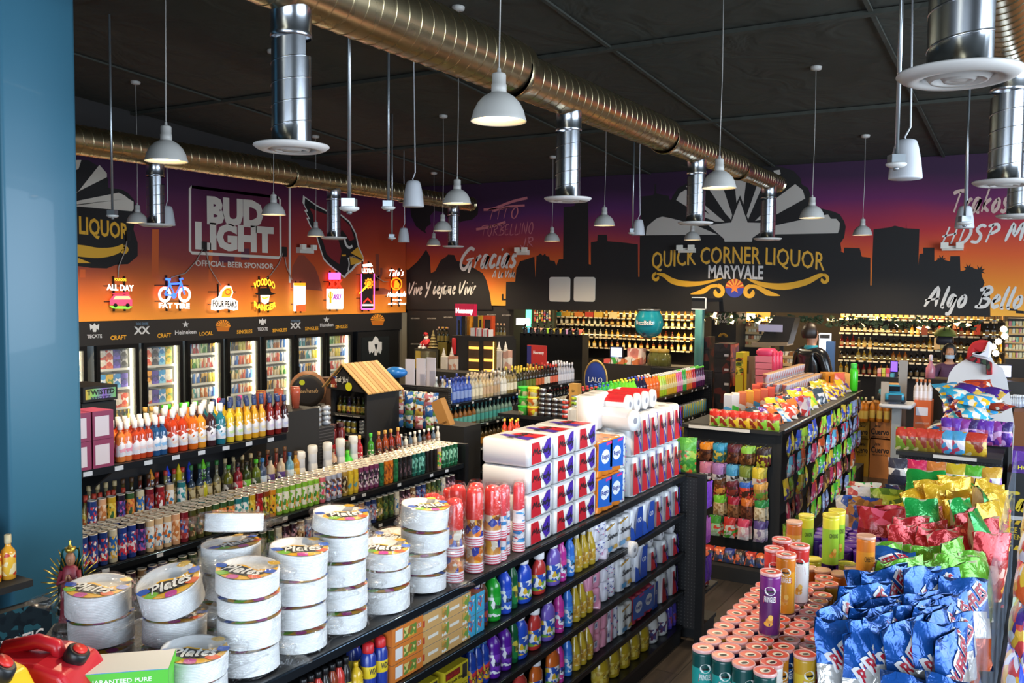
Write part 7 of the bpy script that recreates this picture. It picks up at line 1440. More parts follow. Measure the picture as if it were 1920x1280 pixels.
for px, py, sp, lb in ((1442, 1186, crisp('5a2460', '7a2a78'), 'purple potato snack can standing on the lids, in front of the other upright ones'), (1471, 1146, crisp('e09828', 'd0761c'), 'orange potato snack can standing on the lids behind the purple one'), (1497, 1126, crisp('ece8e6', 'c8302c'), 'white potato snack can with red top standing on the lids'), (1449, 1133, crisp('c02a2c', 'd83a30'), 'red potato snack can standing on the lids behind the purple one'), (1463, 1112, crisp('b82428', 'c83a30'), 'red potato snack can rearmost of the upright group')):
    p = atZ(px, py, Z2); put(sp, (p.x, p.y, Z2), .25, lb, 'snack can')
LY, LC, LPUR = M('e0d048', .3), M('d8a890', .3), M('5a2aa0', .3, 0, 0, 1, .2)
YG, OR_, CH = crisp('9ac838', 'e0d83a', True, LY, LY, True, 'ONIONS', '3a4a1a'), crisp('d8903a', 'c8682a', True, LC, LC, True, 'CHIPS', 'f0e0d0'), crisp('e0922a', 'd87824', True, LC, LC, True, 'CHEETOS', '2a1a10')
for px, py, sp, lb, z in ((1487, 1062, OR_, 'orange can with pale lid and nutrition panel, tallest by the candy aisle', Z2-.12), (1510, 1048, YG, 'yellow green can behind the tall orange one', Z2-.12), (1556, 1056, YG, 'yellow can with lime middle, nearer of the yellow pair', Z2), (1567, 1046, YG, 'yellow can with lime middle, farther of the yellow pair', Z2), (1621, 1104, CH, 'orange cheese snack can standing beside the purple lids', Z2)):
    p = atZ(px, py, z); put(sp, (p.x, p.y, z), .6, lb, 'snack can')
for i, (px, py) in enumerate(((1525, 1045), (1588, 1054), (1542, 1066), (1575, 1072), (1600, 1062), (1516, 1062), (1555, 1092), (1530, 1095), (1545, 1080))):
    p = atZ(px, py, Z2); put(MIX[4] if i > 5 else (YG if i < 2 else OR_), (p.x, p.y, RB+.001), 1.2, f'{nth(i)} orange or yellow can with flat lid behind the potato snack lines', 'snack can', 'pale lidded cans')
PCAN = crisp('3a1c6a', '4a2488', False, LPUR, LPUR, False)
for r in range(6):
    for c in range(5):
        x, y = -1.02+.083*c+.01*(r % 2), 4.78+.083*r
        if c == 0 and r < 2: continue
        put(PCAN, (x, y, RB+.001), 0, f'purple lidded canister, {nth(r)} rank, {nth(c)} from the open aisle side', 'canister', 'purple lidded canisters')
# chip bags, fanned and overlapping, fronts to the right
BLUE = chip_bag('ruf', .24, .36, .09, ((.34, 'c8582a'), (.6, 'e0dcd8'), (1, '1f5ab0')), 'RUFFLES', 'c02038', 3, 'chip_bag', '16305a', 'f0eef0', .68, .15)
GRN = chip_bag('grn', .24, .33, .11, ((.2, '8a9a2a'), (.5, (22, '8ab030', 'c8b840', '5a7a24')), (1, '6ab82e')), None, seeds=3, back='c8b898'); RED = chip_bag('red', .24, .34, .11, ((.3, (18, '8a2a1c', 'c8402a', 'd8902a')), (.62, (20, 'a8281f', 'd84a38', 'e8b0a0')), (1, 'b8242a')), None, seeds=3, back='c8b090')
YLW = chip_bag('ylw', .25, .36, .12, ((.3, (18, 'e0a828', 'f0d060', 'c87a28')), (1, 'eab92a')), "Lays", 'c02a24', 3, back='d8b048', tz=.5, th=.12); DRD = chip_bag('drd', .24, .38, .12, ((.35, (16, '7a1f18', 'a83a20', '4a1410', '6a7a24')), (.75, '8a1f1c'), (1, (20, 'b82438', 'd85a78', 'a82028'))), None, seeds=2, back='8a2a20'); EMR = chip_bag('emr', .24, .34, .11, ((.4, (18, '1f8a3a', 'e0c8a0', '2aa848')), (1, '1f9a44')), None, seeds=2, back='c8b898')
BG_ = 'chip bags fanned on the rack'
rows = [(3.3, 7, BLUE, 'blue', 'first'), (3.5, 7, BLUE, 'blue', 'second'), (3.71, 5, BLUE, 'blue', 'third'), (3.93, 5, BLUE, 'blue', 'fourth'), (4.17, 4, GRN, 'green', 'fifth'), (4.38, 4, GRN, 'green', 'sixth'), (4.6, 4, GRN, 'green', 'seventh'), (4.82, 4, RED, 'red', 'eighth'), (5.04, 4, RED, 'red', 'ninth'), (5.26, 4, RED, 'red', 'tenth'), (5.5, 4, YLW, 'tan and yellow', 'eleventh'), (5.75, 4, YLW, 'yellow', 'twelfth'), (6.0, 4, YLW, 'yellow', 'thirteenth'), (6.25, 4, YLW, 'yellow', 'fourteenth')]
for y, n, sp, nm, rn in rows:
    for i in range(n):
        x = -.575+.34*i/(n-1)+rnd.uniform(-.008, .008); lean = -.12
        put(sp[(i*2+len(rn)) % len(sp)], (x, y+.015*i+rnd.uniform(-.015, .015), RB+.002+.07*rnd.random()), 0, f'{nm} chip bag, {nth(i)} across in the {rn} row of the chip rack', 'chip bag', BG_, (rnd.uniform(-.28, .05), rnd.uniform(-.16, .16), 1.0+rnd.uniform(-.3, .3)))
for i, (px, py) in enumerate(((1655, 1085), (1690, 1080))): p = atZ(px, py, RB); put(DRD[i % 2], (p.x-.02, p.y, RB+.002), .2, f'{nth(i)} dark red tall chip bag standing beside the purple lids', 'chip bag')
put(BLUE[1], (-.52, 4.02, RB+.18), 0, 'blue chip bag lying across the top behind the first blue rows', 'chip bag', None, (-.9, .1, .3))
for i, (x, y, s) in enumerate(((-.25, 3.17, 0), (-.38, 3.12, 1))): put(BLUE[s], (x, y, RB+.002), 0, f'{nth(i)} blue chip bag slumped at the front edge of the rack', 'chip bag', None, (-.25, .25, .5), .8)
for i, (x, y) in enumerate(((-.5, 5.15), (-.3, 5.3), (-.2, 5.05), (-.22, 5.75))): put(EMR[i % 2], (x, y, RB+.12), 0, f'{nth(i)} emerald chip bag tucked among red and yellow bags', 'chip bag', None, (-.3, .1, .9+.3*i))
# bags in the middle past the canisters
for i, (px, py, c, lb) in enumerate(((1597, 985, (20, '3a5ab0', 'd8d0c8', 'c8602a'), 'pretzel snack bag with white top'), (1622, 990, (20, '2a4aa8', 'b87a3a', '1f3a8a', '8a5a2a'), 'blue pretzel bag standing in the middle of the rack'), (1662, 970, (20, '7a9a2a', '5a7a24', 'a8c048'), 'olive green nut bag'), (1680, 985, (20, 'b8c838', '4a6a2a', 'd8d850'), 'lime nut bag beside the olive one'), (1612, 955, (20, '4aa858', 'c84a3a', 'e8e0d0'), 'green and red small bag heap, first'), (1590, 962, (20, 'd8d0d0', '58b070', 'c84a4a'), 'green and red small bag heap, second'))):
    p = atZ(px, py, RB+.1); put(pouch(.2, .28, .09, c, c, None, 'snack_bag', seed=i), (max(p.x, -1.0), min(p.y, 6.9), RB+.002), .3, lb, 'snack bag', None, (-.15, 0, .3))
for i in range(22):
    a = i*2.4; put(pouch(.13, .17, .06, ('1f3a9a', '24305a', '2a4ab8', '1c2440')[i % 4], (26, '2a44a8', '1c2038', '8a7030', '3a5ac8'), None, 'candy_bag', seed=i % 4), (-.85+.17*cos(a)*(i/22)**.5, 6.45+.45*sin(a)*(i/22)**.5, RB+.03+.08*(1-i/22)), 0, f'{nth(i)} shiny navy candy bag in the dark heap on the rack', 'candy bag', 'navy candy bags in a heap', (rnd.uniform(-1.4, -.7), rnd.uniform(-.4, .4), a))
put(EMR[0], (-.62, 6.15, RB+.1), 0, 'emerald bag between the navy heap and the yellow bags', 'chip bag', None, (-.4, 0, .2))
# bags hung on the aisle face beyond the clear sheet
for r in range(4):
    for i in range(6): put(pouch(.2, .26, .07, ('2a4ac8', '3a2a8a', 'c83a2a', 'e0c030', '2a9a4a', '5a2a8a')[(i+r*2) % 6], (22, ('2a4ac8', '4a2a8a', 'e05a2a', 'e8d050', '38b858', '7a3ab0')[(i+r) % 6], 'e8e8f0', 'd84a4a', 'f0c040'), None, 'snack_bag', seed=(i+r) % 4), (-.06, 3.55+.6*i, 1.2-.3*r), 0, f'{nth(i)} bag on the aisle face of the chip rack, {nth(r)} row down', 'snack bag', 'bags on the aisle face of the chip rack', (0, .08, E90+.2))
mb = MB(); mb.box(-.155, 3.2, .2, -.13, 7.1, .74, PEGM); tag(mb.build('side_panel_board'), 'perforated black side board under the clear sheet', 'panel')
# second end cap behind the rack: pouches, pile, hanging bags
EY2 = 7.75; xa, xb = atY(1683, 850, EY2).x, atY(1880, 850, EY2).x; zt2 = atY(1760, 848, EY2).z; w2 = (xb-xa)/2
root = empty('snack_end_cap', ((xa+xb)/2, EY2, 0)); mb = MB(); mb.box(-w2, .1, 0, w2, .14, zt2-.03, PEGM); mb.build('back_panel', root); mb = MB(); mb.box(-w2, -.1, zt2-.03, w2, .5, zt2, MATT); mb.box(-.1, -.106, zt2-.028, .2, -.1, zt2-.002, M('d0ccc8', .5)); mb.build('top_shelf', root); mb = MB(); mb.box(-w2, -.25, 0, w2, .1, .12, MATT); mb.build('base_deck', root)
tag(root, 'black end cap with standing pouches behind the chip rack', 'display rack')
for i, (px, c, w_) in enumerate(((1694, '7a9a34', .12), (1710, '7a8a30', .12), (1728, '9a8430', .13), (1744, 'a8842c', .1), (1757, '8a6a28', .11), (1776, '4a9ac8', .13), (1797, '58a8d8', .13), (1828, 'c8a02a', .17))): put(pouch(w_, .18, .06, 'b83a2c' if i < 5 or i == 7 else '4a98c8', (24, c, '8a3a2a', c, 'd8c890', c) if i not in (5, 6) else (24, '4a9ad0', 'e8e0e8', 'c84a6a', '58b0e0'), None, 'candy_pouch', seed=2), (atY(px, 840, EY2).x, EY2-.02, zt2+.001), rnd.uniform(-.1, .1), f'{nth(i)} standing pouch along the top of the end cap behind the chips', 'candy pouch', 'standing pouches behind the chip rack')
for i, (px, c) in enumerate(((1686, '3a3a48'), (1720, 'c8285a'), (1758, 'c87a3a'), (1795, 'c8b02a'), (1826, '58b838'), (1858, 'd0a038'))): put(pouch(.16, .21, .06, c, (18, 'e8e4e0', 'e0dcd8', ('4a4a58', '3a3a8a', 'c8409a', '5a8a3a', 'd8a040', '8a4ab0')[i], 'ece8e4'), c, 'cookie_bag', seed=3), (atY(px, 870, EY2-.14).x, EY2-.14, zt2-.26), rnd.uniform(-.1, .1), f'{nth(i)} white fronted cookie bag hanging under the end cap shelf', 'snack bag', 'cookie bags under the end cap shelf')
PIL = [('3aa0d8', 'e8b82a'), ('2a58b8', 'd86a2a'), ('c84a2a', '8a2a3a'), ('4a2a8a', 'c8a048'), ('38a8d0', 'd8d0c0')]
for i in range(26):
    y, x = EY2+.62+.75*((i*.37) % 1), xb-.28+.3*((i*.61) % 1-.5); zz = zt2+.06+.34*(i/26); q = PIL[(i//3+i) % 5]
    put(pouch(.24, .19, .07, q[0], (20, q[0], q[1], q[0], 'e8e0d0'), None, 'gummy_bag', seed=i % 4), (x, y, zz), 0, f'{nth(i)} gummy bag up the tall bright pile beneath the white bear cutout', 'candy bag', 'pile of bright gummy bags', (-1.25+rnd.uniform(-.2, .2), rnd.uniform(-.2, .2), rnd.uniform(-.5, .8)))
mb = MB(); mb.box(xb-.62, EY2+.56, 0, xb+.02, EY2+1.6, zt2+.05, MATT); tag(mb.build('pile_table'), 'black stand carrying the pile of bright gummy bags', 'stand')
for r in range(1):
    for i in range(8): put(pouch(.1, .2, .05, ('5a2a9a', '6a3ab0', '8a3a9a', '3a2a6a')[i % 4], (26, '6a34a8', 'c8a0d8', '4a2488', 'a84a8a'), None, 'candy_bag', seed=i % 4), (xb-.42+.06*i, EY2+.46, zt2+.02+.17*r), rnd.uniform(-.2, .2), f'{nth(i)} purple bag hanging before the bright pile, {("lower", "upper")[r]} row', 'candy bag', 'purple bags before the bright pile')
for i in range(5): put(pouch(.12, .2, .05, (20, 'c8c0b0', '4a8ac8', 'a83a3a', 'd8d0c0'), (20, 'd8d0c0', '3a7ab8', 'b8403a'), None, 'candy_bag', seed=i % 4), (xb-.6+.03*i, EY2+.62+.1*i, zt2+.08), 0, f'{nth(i)} thin striped bag sticking out of the pile towards the truck', 'candy bag', 'striped bags at the pile', (-1.2, -.3, -1.2))
# dark chip display with yellow lettering at the frame edge
YT = 7.9; x0 = atY(1888, 900, YT).x; zT = atY(1900, 886, YT).z; root = empty('chip_display', (x0, YT, 0)); mb = MB(); mb.box(0, 0, 0, .6, .4, zT, M('1b1b1c', .5)); mb.build('display_body', root)
mb = MB(); fn = lambda u, v: (u, -.004, v); word(mb, 'Takis', .3, .14, atY(1900, 955, YT).z, M('e8c828', .5), fn, h=.13, brush=(.2, .2, 3)); quadp(mb, [(-.0, atY(1900, 975, YT).z), (.4, atY(1900, 972, YT).z), (.4, atY(1900, 964, YT).z), (0, atY(1900, 967, YT).z)], M('c8c4c0', .5), fn); word(mb, 'FACE THE', .2, .08, atY(1900, 998, YT).z, M('c8a828', .5), fn, h=.045); word(mb, 'INTENSITY', .24, .1, atY(1900, 1010, YT).z, M('c8a828', .5), fn, h=.04)
for zz in (982, 1030):
    for i in range(7): z = atY(1900, zz, YT).z; quadp(mb, [(.06*i, z), (.06*i+.03, z), (.06*i+.05, z+.035), (.06*i+.02, z+.035)], M('d8b020', .5), fn)
mb.build('display_lettering', root); tag(root, 'black chip display with yellow lettering and hazard stripes at the frame edge', 'display')
put(carton('candy_carton', .34, .25, .17, (18, '5a2a9a', 'd8d030', '6a34a8', 'c8d038', '4a2080'), '4a2080', None, (('HOT', .1, -.08, .03, 'e8e030', .03, None),)), (x0+.2, YT+.13, zT+.001), 0, 'purple and yellow candy carton on top of the black chip display', 'box')
FL = chip_bag('fl', .2, .26, .09, ((1, '1c2040'),), None, seeds=2, back='14162a')
for i, zz in enumerate((.95, .62, .28)): put(pouch(.17, .24, .07, '1c1c2a', (14, '1c1c2a', '2a2a48', 'c83a30', '1c1c2a'), None, 'chip_bag', seed=i), (x0-.06, YT-.08, zz), .4, f'dark snack bag hung before the black chip display, {("upper", "middle", "lowest")[i]}', 'snack bag')

# ================================================================ lower left corner: cans, box, statue, side shelf
def gascan(loc, col, rz, label):
    C_ = M(col, .35, 0, 0, 1, .15); mb = MB(); w, d, h = .33, .22, .25
    prof = [(-w/2, 0), (w/2, 0), (w/2, h*.62), (w*.36, h*.9), (w*.1, h), (-w*.36, h), (-w/2, h*.8)]
    rings = []
    for t in (-1, -.86, .86, 1):
        s = .93 if abs(t) == 1 else 1; rings.append([(x*s, t*d/2, h/2+(z-h/2)*s) for x, z in prof])
    mb.rings(rings, C_, False); root = mb.build('fuel_can', None, loc, rz); bv = root.modifiers.new('soft', 'BEVEL'); bv.width = .022; bv.segments = 3
    mb = MB(); mb.tube([(-w*.42, 0, h*.82), (-w*.36, 0, h*1.04), (-w*.05, 0, h*1.13), (w*.12, 0, h*1.08), (w*.16, 0, h*.95)], .024, C_, 10); mb.build('handle', root)
    mb = MB(); R4 = Matrix.Translation((w*.3, 0, h*.93)) @ Matrix.Rotation(.55, 4, 'Y'); mb.lathe([(.03, -.03), (.034, 0), (.036, .003), (.036, .03), (.03, .036)], M('1a1a1c', .4), 20, M4=R4); mb.lathe([(.022, .036), (.022, .041), (0, .042)], M('d83028', .4), 16, M4=R4); mb.build('spout_cap', root)
    for k in (-1, 1):
        mb = MB(); mb.tube([(-w*.4, k*d*.505, h*.2), (w*.38, k*d*.505, h*.2), (w*.38, k*d*.505, h*.5), (-w*.4, k*d*.505, h*.6)], .006, C_, 5); mb.build('molded_rib', root)
    return tag(root, label, 'fuel can')
gascan((-2.67, 1.66, 1.302), 'c8202c', .45, 'red plastic fuel can with black cap on the gondola shelf'); gascan((-2.62, 1.4, 1.302), 'f0c020', .4, 'yellow fuel can cut by the frame edge beside the red one').scale = (1, .9, 1.25)
PB = carton('ice_melt_carton', .3, .16, .19, '4a90c8', 'e2e0da', '58b838', (('PEAK', .14, -.02, .08, 'f0f4f8', .05, None), ('GUARANTEED PURE', .2, 0, .155, 'f0f8e8', .014, None)), ((.14, .188, '58c038'), (0, .04, '2a62a8')), ((.03, .02, .13, .06, 'd8e0e8'),))
put(PB, (-2.4-.12, 1.83, 1.302), .75, 'blue and green carton with a mountain word beside the red fuel can', 'box')
# small gilded statue
s0 = (-3.12, 2.05, 1.41); RBE, GRN_, GLD, SKN = M('7a2430', .5), M('1f6068', .5), M('c8a848', .25, .8), M('8a5c40', .5)
def sv(z, r, sx=1, sy=.7): return [(r*sx*cos(2*PI*j/14), r*sy*sin(2*PI*j/14), z) for j in range(14)]
root = empty('religious_statue', s0, .75); root.scale = (1.08, 1.08, 1.08); mb = MB(); mb.rings([sv(.0, .035), sv(.03, .042), sv(.05, .036), sv(.12, .034), sv(.19, .03), sv(.215, .024), sv(.225, .012)], RBE); mb.build('robe', root)
mb = MB()
mb.surf(lambda u, v: ((.047-.018*v*v)*cos(PI*(-.05)+PI*1.1*u), .012+.03*sin(PI*(-.05)+PI*1.1*u)*(1-.3*v), .04+.235*v), 16, 10, GRN_); mb.build('mantle', root)
mb = MB(); mb.lathe([(0, .218), (.01, .222), (.0155, .236), (.0165, .25), (.012, .264), (0, .27)], SKN, 12, sy=.9); mb.lathe([(0, -.016), (.0035, -.002), (.002, .004)], SKN, 6, (0, -.016, .243)); mb.build('head', root)
mb = MB(); mb.surf(lambda u, v: (.025*cos(2*PI*u)*sin(PI*(.25+.7*v)), .007+.024*sin(2*PI*u)*sin(PI*(.25+.7*v)) if sin(2*PI*u) > -.35 else .006, .25+.026*cos(PI*(.02+.9*v))), 14, 6, GRN_, closed=True); mb.build('veil', root)
for sx_ in (-1, 1): mb = MB(); mb.tube([(sx_*.026, -.004, .205), (sx_*.034, -.02, .165), (sx_*.006, -.034, .18)], [.009, .009, .006], RBE, 7); mb.tube([(sx_*.008, -.033, .178), (sx_*.002, -.037, .2)], [.006, .003], SKN, 6); mb.build('praying_arm', root)
mb = MB()
for i in range(34):
    a = PI*(-.42+1.84*i/33); cx, cz = .0, .15; r0, r1 = .045, .085+(.016 if i % 2 else 0); st = 1.35
    mb.tube([(r0*cos(a), .02, cz+st*r0*sin(a)), (r1*cos(a), .022, cz+st*r1*sin(a))], [.004, .0012], GLD, 5)
mb.build('sun_rays_fringe', root); mb = MB(); mb.box(-.07, -.06, -.099, .07, .06, 0, M('3a3024', .5)); mb.lathe([(.05, 0), (.06, .006), (.05, .02), (.03, .03)], M('3a3024', .5), 14); mb.build('pedestal', root)
mb = MB(); mb.lathe([(.014, .27), (.019, .285), (.01, .282), (.003, .3), (.005, .308), (0, .313)], GLD, 10); mb.build('crown_ornament', root); tag(root, 'small religious statue ringed by gold rays beside the teal column', 'statue')
# side shelf in the corner
Q = atX(62, 1086, -3.85); root = empty('side_shelf', (-4.2, Q.y-.95, 0)); zq = Q.z
mb = MB(); mb.box(0, 0, 0, .35, .95, .1, MATT); mb.build('base_deck', root); mb = MB(); mb.box(0, 0, 0, .03, .9, zq+.2, PEGM); mb.build('back_panel', root)
for z in (zq, zq-.32): mb = MB(); mb.box(.03, 0, z-.03, .35, .95, z, MATT); mb.build('shelf_board', root)
tag(root, 'black side shelf cut by the frame edge beside the teal column', 'shelving')
OB_ = liquor(.2, .03, 'e0a030', 'c8b890', (26, 'e8b83a', 'c83a28', 'f0e0b0'), .012, 12, .6, (.1, .6), .2, 'juice_bottle')
for i in range(3): p = atX(16-14*i, 1072+6*i, -3.95); put(OB_, (-3.95-.07*(i % 2), p.y, zq+.001), 0, f'{nth(i)} orange juice drink bottle on the side shelf', 'bottle', 'orange bottles on the side shelf')
for i, px in enumerate((10, 34)): put(BOT('lotion_bottle', ((.035, 0), (.04, .01), (.04, .1), (.025, .13), (.015, .14)), ('e0e4ea', 'd8b090')[i], ('3a7ac8', 'f0f0f0')[i], ((.014, .138), (.015, .14), (.015, .165)), None, 12), (-3.93, atX(px, 1140, -3.93).y, zq-.318), 0, f'{("white", "peach")[i]} bottle on the lower side shelf', 'bottle')
p = atX(18, 1190, -3.84)
put(carton('display_carton', .3, .06, .26, (30, '1c2a34', '2a5a6a', '14202a', '1c2a34'), '1c2026', None, (('EXOTIC', .22, 0, .09, 'e8e8ec', .055, None), ('SCENTS', .22, 0, .02, 'e8e8ec', .055, None))), (-3.8, p.y, p.z-.13), 1.57, 'dark patterned scent display with white words at the frame edge', 'display')
# ================================================================ far wall and back counter
WARM = (1, .72, .38)
for x, y, p in ((-6.2, 17.6, 150), (-2.6, 17.2, 130), (.2, 17.6, 160), (-9.4, 16.6, 60)): area_light('back_bar_fill_light', (x, y, 2.98), (x, y+.9, 0), 2.2, .5, p, WARM)  # added warm fill on the bottle shelves, standing in for their shelf lights
PN_ = M('242120', .6)
# dark champagne panel at the corner
px = atY(953, 600, BY).x; mb = MB(); mb.box(LX+.03, BY+.03, 0, px, BY+.2, BZ0-.002, PN_); pn = tag(mb.build('champagne_display_board'), 'dark brown display panel with small repeated champagne lettering in the corner', 'panel')
g = Gfx(BW, -.026)
for x, y in ((777,597),(808,597),(839,595),(777,645),(793,573),(824,573),(888,592),(920,590),(948,591),(824,618)): g.text('MOET & CHANDON', (x-8, y+1), (x+8, y+1), 2.6, M('b8b0a4', .5), .03)
g.build('panel_lettering', pn)
def B3(name, x0, y0, x1, y1, Y, d, m, label=None, cat=None, z0=None, parent=None, rb=0):
    """box seen between two picture corners at distance Y along the room, d deep"""
    a, b = atY(x0, y1, Y), atY(x1, y0, Y); mb = MB(); zb = a.z if z0 is None else z0
    mm = M(m, .5) if isinstance(m, str) else (PRINT(m[1:], m[0], .4) if isinstance(m, tuple) else m)
    if rb: mb.rbox(a.x, Y, zb, b.x, Y+d, b.z, rb, mm)
    else: mb.box(a.x, Y, zb, b.x, Y+d, b.z, mm)
    o = mb.build(name, parent)
    if label: tag(o, label, cat)
    return o
def sign(o, txt, x0, y0, x1, h, Y, m, bold=.03, brush=None, off=.004):
    a, b = atY(x0, y0, Y), atY(x1, y0, Y); hz_ = atY(x0, y0-h, Y).z-a.z; vt, w_ = BRUSH(txt, *brush) if brush else TXT(txt, bold); mb = MB()
    mb.flat(vt, m, lambda u, v: (a.x+(b.x-a.x)*u/w_, Y-off, a.z+v*hz_)); return mb.build('lettering', o)
# wine cabinet and gifts
Yw = 13.6; o = B3('wine_cabinet', 846, 632, 932, 705, Yw, .6, MATT, 'black wine cabinet with warm lit shelves and gift boxes on top', 'cabinet', 0)
for x0, x1 in ((878, 898), (906, 926)):
    f = B3('glass_door', x0, 640, x1, 703, Yw-.01, .008, M('4a3018', .3), None, None, None, o)
    for y in (653, 676, 696):
        B3('lit_shelf', x0+1, y-3, x1-1, y+1, Yw-.03, .018, M('e8a84a', .5, es=1.2), None, None, None, f)
B3('light_strip', 924, 641, 925.5, 703, Yw-.03, .02, M('ffc040', .5, es=6), None, None, None, o)
sg = B3('lit_sign', 853, 570, 889, 592, Yw+.1, .1, M('a81838', .4, es=.5), 'small lit red sign with white lettering above the wine cabinet', 'sign'); B3('sign_post', 866, 592, 870, 632, Yw+.12, .04, MATT, None, None, None, sg); sign(sg, 'Hennessy', 855, 586, 887, 9, Yw+.1, M('fff4f0', .4, es=4), .05)
for i, (a, b, y0, c, lb) in enumerate(((856, 865, 593, '3a5aa8', 'blue tall window bottle box'), (866, 875, 594, '7a6a4a', 'tan tall bottle box'), (876, 881, 593, 'd8902a', 'orange slim bottle box'), (896, 905, 592, 'c8a02a', 'yellow tall bottle box'), (906, 922, 592, 'c84a24', 'red orange window bottle box'))):
    o = B3('bottle_gift_box', a, y0, b, 631.5, Yw+.25, .12, c, lb+' on the wine cabinet', 'gift box'); B3('box_window', a+2.5, y0+7, b-2.5, 628, Yw+.248, .002, M('1c1a20', .2), None, None, None, o)
for i, (a, b, y0) in enumerate(((882, 895, 615), (896.5, 907, 616), (908, 917, 618))):
    o = B3('white_gift_box', a, y0, b, 631.5, Yw+.05, .14, 'dcd4d4', f'{nth(i)} small white gift box with red ribbon on the wine cabinet', 'gift box'); B3('ribbon', b-4, y0-.3, b-2, 631.5, Yw+.046, .15, 'b8202c', None, None, None, o)
# trunk table with santa, trees, bottles
Yt = 13.9; o = B3('glass_display_case', 777, 655, 821, 706, Yt, .5, M('3a3428', .3), 'glass display case under the seated santa figure', 'display case', 0); B3('glass_front', 782, 659, 817, 700, Yt-.01, .008, M('8a8060', .08, 0, 0, .5), None, None, None, o)
B3('gold_block', 779, 658, 788, 690, Yt-.02, .01, M('c8a848', .3, .3), None, None, None, o)
p = atY(800, 654, Yt+.2); zc = p.z; mb = MB(); RD, WT = M('b8202a', .6), M('e8e0dc', .7)
root = empty('santa_figure', (p.x, Yt+.2, zc), -.3); mb.lathe([(.07, 0), (.1, .05), (.09, .13), (.05, .19), (.03, .2)], RD, 14); mb.build('robe', root); mb = MB(); mb.lathe([(0, .18), (.035, .2), (.04, .235), (.03, .26), (0, .27)], M('d8a890', .5), 12); mb.build('head', root)
mb = MB(); mb.lathe([(.0, .13), (.035, .16), (.045, .205), (.04, .225), (.0, .22)], WT, 10, (.008, -.018, 0)); mb.build('beard', root); mb = MB(); mb.tube([(0, 0, .25), (-.02, 0, .29), (-.07, 0, .3), (-.1, 0, .27)], [.042, .03, .018, .014], RD, 8); mb.lathe([(0, -.02), (.02, 0), (0, .02)], WT, 8, (-.1, 0, .265)); mb.build('hat', root)
for s in (-1, 1): mb = MB(); mb.tube([(s*.07, 0, .16), (s*.1, -.06, .1), (s*.05, -.1, .08)], [.028, .025, .02], RD, 7); mb.tube([(s*.05, -.1, .08), (s*.04, -.12, .08)], [.022, .02], WT, 6); mb.build('arm', root); mb = MB(); mb.tube([(s*.05, -.05, .03), (s*.06, -.13, .03), (s*.06, -.14, -.03)], [.035, .03, .025], WT, 7); mb.build('leg', root)
tag(root, 'seated santa figure in red on the glass display case', 'figurine')
def tree(x, y, Y, h, c, label):
    p = atY(x, y, Y); mb = MB(); pr = []
    for k in range(6): pr += [(h*.28*(1-k/6.3), h*(.08+.15*k)), (h*.28*(1-k/6.3)*.6, h*(.08+.15*k+.1))]
    mb.lathe([(.02, 0), (.02, h*.08)]+pr+[(0, h)], M(c, .6), 10, smooth=False); tag(mb.build('toy_tree', None, p), label, 'ornament')
tree(812, 654, Yt+.1, .36, '8a7a4a', 'gold green toy tree beside the santa figure'); tree(832, 669, 13.52, .17, 'd8d4cc', 'small white toy tree on a pale carton by the red stocking'); tree(847, 668, 13.54, .17, 'd8d4cc', 'small white toy tree behind the red stocking'); tree(935.5, 658, 13.56, .17, 'd8d4cc', 'white toy tree right beside the wine cabinet'); tree(948, 657, 13.58, .16, 'd8d4cc', 'white toy tree past the wine cabinet')
for i, (a, b, y0, c) in enumerate(((826, 838, 669, 'd8d0c4'), (841, 852, 668, 'c8907a'), (931, 940, 658, 'd8ccc4'), (943, 953, 657, 'c89a8a'))): B3('bottle_carton', a, y0, b, 705, 13.45+.02*i, .14, (10, c, 'e0d8d0', c), f'{nth(i)} tall pale bottle carton {"before" if i < 2 else "beyond"} the wine cabinet', 'box', .9)
B3('gift_shelf_table', 765, 705, 955, 712, 13.05, .5, MATT, 'long black table under the pale bottle cartons', 'table', 0)
o = B3('champagne_tub', 821, 642, 838, 654, 13.95, .2, M('7a6a2a', .3, .5), 'gold tub of dark champagne bottles beside the santa figure', 'tub', 0)
for i in range(5): put(tiny_bottle(.3, .038, '2a2a1a', ('d8a080', 'c8a030')[i % 2], '8a7a3a', 9), (atY(823+4*i, 640, 14).x, 14.0+.03*(i % 2), atY(825, 643, 13.95).z+.0), 0, f'{nth(i)} champagne bottle in the gold tub', 'bottle', 'champagne bottles')
B3('red_stocking', 847, 634, 853, 664, 13.55, .05, 'c01c24', 'red christmas stocking hanging before the wine cabinet', 'stocking', None, None, .01)
for i in range(4): put(tiny_bottle(.3, .036, ('2a2a1a', '3a3020')[i % 2], 'd8a880', '7a6a3a', 9), (atY(927+6*i, 632, 14.3).x, 14.3, atY(930, 636, 14.3).z), 0, f'{nth(i)} champagne bottle past the wine cabinet', 'bottle', 'champagne bottles past the cabinet')
B3('champagne_stand', 924, 636, 952, 700, 14.2, .3, MATT, 'black stand of champagne bottles past the wine cabinet', 'stand', 0)
for i, (a, b) in enumerate(((761, 776), (781, 797), (801, 815))): q = atX((a+b)/2, 673-i*1.5, -6.85); mb = MB(); mb.box(-6.92, q.y, 1.292, -6.78, q.y+.01, q.z, M('c8c6d4', .5)); tag(mb.build('paper_notice'), f'{nth(i)} pale printed notice standing on the tequila gondola', 'notice')
